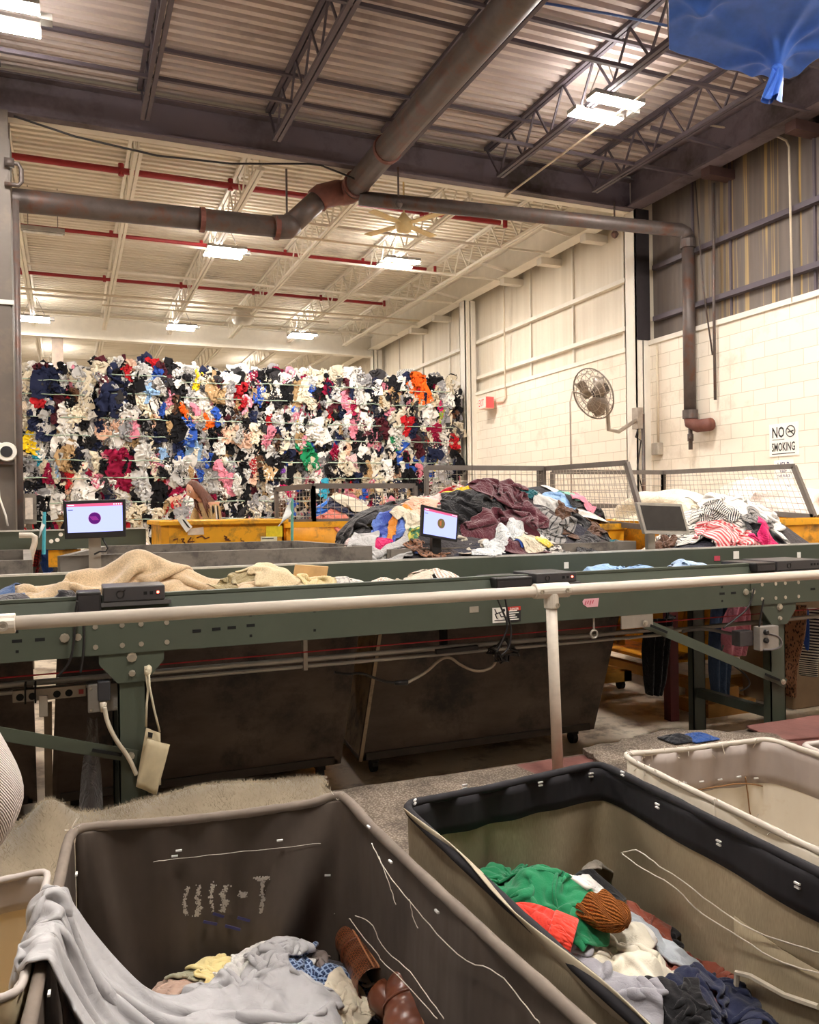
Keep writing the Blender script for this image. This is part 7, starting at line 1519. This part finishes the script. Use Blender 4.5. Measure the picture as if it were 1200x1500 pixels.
# woman behind the yellow cart
struct('floor_step', MB().box(.6, 3.2, 10.3, 12.2, ZF, .24), ply)
wp = thing('person', 'woman with long auburn hair in a tan jacket with black and white striped sleeve, sorting behind the yellow cart', 'person', (1.66, 10.9, .24))
wp['label'] = 'person with long auburn hair in tan jacket with striped sleeve behind the yellow cart'
hc = Vector(onY(284, 718, 10.85)); fw_ = Vector((-.80, -.42, -.42))
V = Vector; sh = hc+V((.16, .03, -.175)); hip = V((1.80, 11.0, 1.03)); U = {}
U['pelvis'] = (hip, (.15, .11)); U['waist'] = (hip.lerp(sh, .4), (.125, .10)); U['chest'] = (hip.lerp(sh, .78), (.15, .115)); U['neckb'] = (sh+V((0, 0, .02)), .075); U['neck'] = (hc+V((.07, .03, -.10)), .048); U['hd'] = (hc+V((.025, .02, -.05)), .055)
E_ = [('pelvis', 'waist'), ('waist', 'chest'), ('chest', 'neckb'), ('neckb', 'neck'), ('neck', 'hd')]
sidev = V((-.45, .85, 0)).normalized()
for nm, sg in (('l', 1), ('r', -1)):
    s_ = sh+sidev*.17*sg+V((0, 0, -.03)); el = s_+V((.02 if sg < 0 else -.08, 0, -.27)); wr_ = el+V((-.20, -.06 if sg < 0 else .02, -.05))
    U[nm+'sh'] = (s_, .062); U[nm+'el'] = (el, .045); U[nm+'wr'] = (wr_, .029); E_ += [('chest', nm+'sh'), (nm+'sh', nm+'el'), (nm+'el', nm+'wr')]
    hand(U, E_, nm+'wr', nm, V((-.95, -.25, -.15)), V((-.2, .9, 0)), V((0, 0, 1)), .6)
    hp = hip+sidev*.09*sg+V((0, 0, -.06)); kn = V((hp.x-.02, hp.y, .68)); an = V((hp.x+.02, hp.y, .31)); to = an+V((-.17, -.07, -.045))
    U[nm+'hp'] = (hp, .085); U[nm+'kn'] = (kn, .058); U[nm+'an'] = (an, .042); U[nm+'to'] = (to, .032); E_ += [('pelvis', nm+'hp'), (nm+'hp', nm+'kn'), (nm+'kn', nm+'an'), (nm+'an', nm+'to')]
skinned('body', U, E_, skin, wp)
head(hc, fw_, (-.25, -.1, 1), skin, wp, 1.05)
J = {k: (U[k][0], (U[k][1][0]*1.12, U[k][1][1]*1.15) if isinstance(U[k][1], tuple) else U[k][1]*1.22) for k in ('pelvis', 'waist', 'chest', 'neckb', 'lsh', 'lel', 'rsh', 'rel')}
for nm in 'lr': J[nm+'cu'] = (U[nm+'el'][0].lerp(U[nm+'wr'][0], .8), .042)
J['neckb'] = (J['neckb'][0]+V((-.02, 0, .02)), .10)
skinned('jacket', J, [('pelvis', 'waist'), ('waist', 'chest'), ('chest', 'neckb'), ('chest', 'lsh'), ('lsh', 'lel'), ('lel', 'lcu'), ('chest', 'rsh'), ('rsh', 'rel'), ('rel', 'rcu')], fabric('tan jacket', srgb(196, 164, 112)), wp)
T = {'hip': (hip+V((0, 0, -.02)), (.158, .118))}; TE = []
for nm in 'lr':
    T[nm+'h'] = (U[nm+'hp'][0], .095); T[nm+'k'] = (U[nm+'kn'][0], .07); T[nm+'a'] = (U[nm+'an'][0]+V((0, 0, .03)), .056); TE += [('hip', nm+'h'), (nm+'h', nm+'k'), (nm+'k', nm+'a')]
    MB().tube([U[nm+'an'][0]+V((.05, .02, -.03)), U[nm+'an'][0]+V((-.02, 0, -.02)), U[nm+'to'][0]+V((-.03, -.01, 0))], [.03, .05, .03], 12).build('shoe', black, wp, smooth=True)
skinned('trousers', T, TE, F['charcoal'], wp)
a0, a1, a2 = U['rsh'][0], U['rel'][0], U['rel'][0].lerp(U['rwr'][0], .75)
vd = (V((0, 0, 1.5))-a1).normalized(); tv = V((RT[0], RT[1], 0))
for off, w_, m, d_ in ((-.022, .034, F['black'], .062), (.012, .020, F['white'], .066), (.036, .022, F['black'], .060), (-.05, .016, fabric('gold stripe', srgb(214, 196, 150)), .052)):
    pts = [a0+V((0, 0, .02)), a0.lerp(a1, .5), a1+V((.01, 0, 0)), a2]; P = np.array([[tuple(p+vd*(d_*(1-.12*k))+tv*(off-w_/2)*(1 if k < 3 else .5)+V((0, 0, -(off-w_/2)*(.0 if k < 2 else .8)))) if e == 0 else tuple(p+vd*(d_*(1-.12*k))+tv*(off+w_/2)*(1 if k < 3 else .5)+V((0, 0, -(off+w_/2)*(.0 if k < 2 else .8)))) for e in (0, 1)] for k, p in enumerate(pts)])
    MB().grid(P).build('sleeve_stripe', m, wp, smooth=True, solid=.012, sub=1)
# hair: cap and long strands
fz = fw_.normalized(); upv = V((-.25, -.1, 1)).normalized(); sx_ = fz.cross(upv).normalized(); upv = sx_.cross(fz); cp_ = []
for j in range(13):
    th = PI*.62*j/12; cp_.append([tuple(hc+sx_*(.082*1.05*sin(th)*sin(ph))+fz*(.102*1.05*sin(th)*cos(ph)*(1 if cos(ph) < 0 else .80)-.008)+upv*(.122*1.05*cos(th)*(1 if cos(ph) < .3 or th < .9 else .9))) for ph in [(.22+k/24*.56)*2*PI if j > 7 else k/24*2*PI for k in range(25)]])
MB().grid(np.array(cp_)).build('hair_cap', hairm, wp, smooth=True, solid=.006, sub=1)
hb = MB(); fz = fw_.normalized(); upv = V((-.25, -.1, 1)).normalized(); sx_ = fz.cross(upv).normalized(); upv = sx_.cross(fz)
for i in range(70):
    a = -1.95+3.9*i/69; tilt = rnd.uniform(-.02, .02)
    root_ = hc+upv*(.118+tilt*.2)-fz*.005+sx_*.012*sin(a); dirr = sx_*sin(a)*.088-fz*cos(a)*.105
    p1 = hc+dirr*.72+upv*.085; p2 = hc+dirr*1.0+upv*.01; p3 = hc+dirr*1.05-upv*.10+V((.05, .02, 0)); p4 = hc+dirr*1.1+V((.12+rnd.uniform(-.03, .05), -.02, -.20)); p5 = hc+dirr*1.0+V((.17+rnd.uniform(-.05, .07), -.02, -.31+rnd.uniform(-.08, .05)))
    hb.tube([root_, p1, p2, p3, p4, p5], [.010, .014, .014, .012, .009, .003], 6)
hb.build('hair', hairm, wp, smooth=True)
# person at the frame edge: knit sleeve, bent elbow
t = NT('white rib knit'); w_ = t.new('ShaderNodeTexWave', wave_type='BANDS', bands_direction='DIAGONAL', Scale=62., Distortion=1.2); t.link(t.coord(), w_.inputs['Vector']); c = t.ramp(w_.outputs['Fac'], [(.1, srgb(176, 158, 150)), (.5, srgb(240, 230, 224))])
t.link(c, t.b.inputs['Base Color']); t.b.inputs['Roughness'].default_value = .95; t.bump(w_.outputs['Fac'], .6, .006); knit = t.m
pp = thing('person', 'person in a chunky white rib-knit sweater with one bent elbow reaching into view beside the fur pelt', 'person', (-.55, 2.62, 0))
pp['label'] = 'person in a white rib-knit sweater, bent elbow showing beside the fur pelt'
ex = onY(21, 1165, 2.5); N_ = {}
b0x, b0y = -.56, 2.62
N_['pelvis'] = (V((b0x, b0y, .92)), (.15, .11)); N_['waist'] = (V((b0x, b0y+.02, 1.05)), (.125, .1)); N_['chest'] = (V((b0x, b0y+.04, 1.26)), (.155, .11)); N_['neckb'] = (V((b0x, b0y+.06, 1.38)), .07); N_['neck'] = (V((b0x, b0y+.08, 1.44)), .05); N_['hd'] = (V((b0x, b0y+.10, 1.53)), .056)
E2 = [('pelvis', 'waist'), ('waist', 'chest'), ('chest', 'neckb'), ('neckb', 'neck'), ('neck', 'hd')]
els = {'r': V((-.205, 2.56, .70)), 'l': V((b0x-.28, b0y+.02, 1.06))}
for nm, sg in (('r', 1), ('l', -1)):
    s_ = V((b0x+.17*sg, b0y+.04, 1.32)); el = els[nm]
    if nm == 'r': s_ = V((b0x+.15, b0y, 1.18))
    wr_ = el+V((-.12, .06, -.23)) if nm == 'r' else el+V((.14, .2, -.02))
    N_[nm+'sh'] = (s_, .06); N_[nm+'el'] = (el, .043); N_[nm+'wr'] = (wr_, .028); E2 += [('chest', nm+'sh'), (nm+'sh', nm+'el'), (nm+'el', nm+'wr')]
    hand(N_, E2, nm+'wr', nm, (wr_-el), V((0, .3, 1)), V((1 if nm == 'r' else -1, 0, 0)), .6)
    hp = V((b0x+.09*sg, b0y, .86)); kn = V((b0x+.10*sg, b0y+.02, .48)); an = V((b0x+.1*sg, b0y-.02, .08)); to = an+V((.01*sg, .19, -.045))
    N_[nm+'hp'] = (hp, .085); N_[nm+'kn'] = (kn, .058); N_[nm+'an'] = (an, .042); N_[nm+'to'] = (to, .032); E2 += [('pelvis', nm+'hp'), (nm+'hp', nm+'kn'), (nm+'kn', nm+'an'), (nm+'an', nm+'to')]
skinned('body', N_, E2, skin, pp)
head(V((b0x, b0y+.13, 1.58)), (0.1, 1, -.3), (0, .2, 1), skin, pp, 1.05)
S_ = {k: (N_[k][0], (N_[k][1][0]*1.1, N_[k][1][1]*1.15) if isinstance(N_[k][1], tuple) else N_[k][1]*1.3) for k in ('pelvis', 'waist', 'chest', 'neckb')}
for nm in 'rl':
    S_[nm+'s'] = (N_[nm+'sh'][0], .085); S_[nm+'m'] = (N_[nm+'sh'][0].lerp(N_[nm+'el'][0], .6), .095); S_[nm+'e'] = (N_[nm+'el'][0], .112); S_[nm+'c'] = (N_[nm+'el'][0].lerp(N_[nm+'wr'][0], .85), .055)
skinned('sweater', S_, [('pelvis', 'waist'), ('waist', 'chest'), ('chest', 'neckb')]+[e for nm in 'rl' for e in (('chest', nm+'s'), (nm+'s', nm+'m'), (nm+'m', nm+'e'), (nm+'e', nm+'c'))], knit, pp)
T = {'hip': (V((b0x, b0y, .9)), (.16, .12))}; TE = []
for nm in 'lr':
    T[nm+'h'] = (N_[nm+'hp'][0], .10); T[nm+'k'] = (N_[nm+'kn'][0], .075); T[nm+'a'] = (N_[nm+'an'][0]+V((0, 0, .03)), .062); TE += [('hip', nm+'h'), (nm+'h', nm+'k'), (nm+'k', nm+'a')]
    MB().tube([N_[nm+'an'][0]+V((0, -.06, -.03)), N_[nm+'an'][0]+V((0, .02, -.02)), N_[nm+'to'][0]+V((0, .04, 0))], [.03, .05, .03], 12).build('shoe', black, pp, smooth=True)
skinned('trousers', T, TE, fabric('grey twill', srgb(150, 146, 148)), pp)
hb = MB()
for i in range(60):
    a = -2.3+4.6*i/59; q = V((b0x, b0y+.13, 1.58)); d_ = V((sin(a)*.085, -cos(a)*.1, 0)); hb.tube([q+V((0, 0, .12)), q+d_*.7+V((0, 0, .09)), q+d_+V((0, 0, 0)), q+d_*1.05+V((0, 0, -.1)), q+d_*.8+V((0, -.02, -.2))], [.012, .018, .018, .016, .005], 6)
hb.build('hair', mat('dark hair', srgb(48, 34, 28), .5, var=.3, stretch=(5, 5, .5)), pp, smooth=True)
# ------------------------------------------------------------------ world and look
w = bpy.data.worlds.new('world'); sc.world = w; w.use_nodes = True
w.node_tree.nodes['Background'].inputs[0].default_value = (1, .88, .74, 1); w.node_tree.nodes['Background'].inputs[1].default_value = .0
vs = sc.view_settings; vs.view_transform = 'Standard'; vs.look = 'None'; vs.gamma = 1; vs.exposure = 1.0; vs.use_curve_mapping = False
sc.cycles.use_denoising = True; sc.cycles.max_bounces = 6; sc.cycles.diffuse_bounces = 4; sc.cycles.glossy_bounces = 2; sc.cycles.transmission_bounces = 2
sc.cycles.sample_clamp_indirect = 4.0; sc.cycles.caustics_reflective = False; sc.cycles.caustics_refractive = False
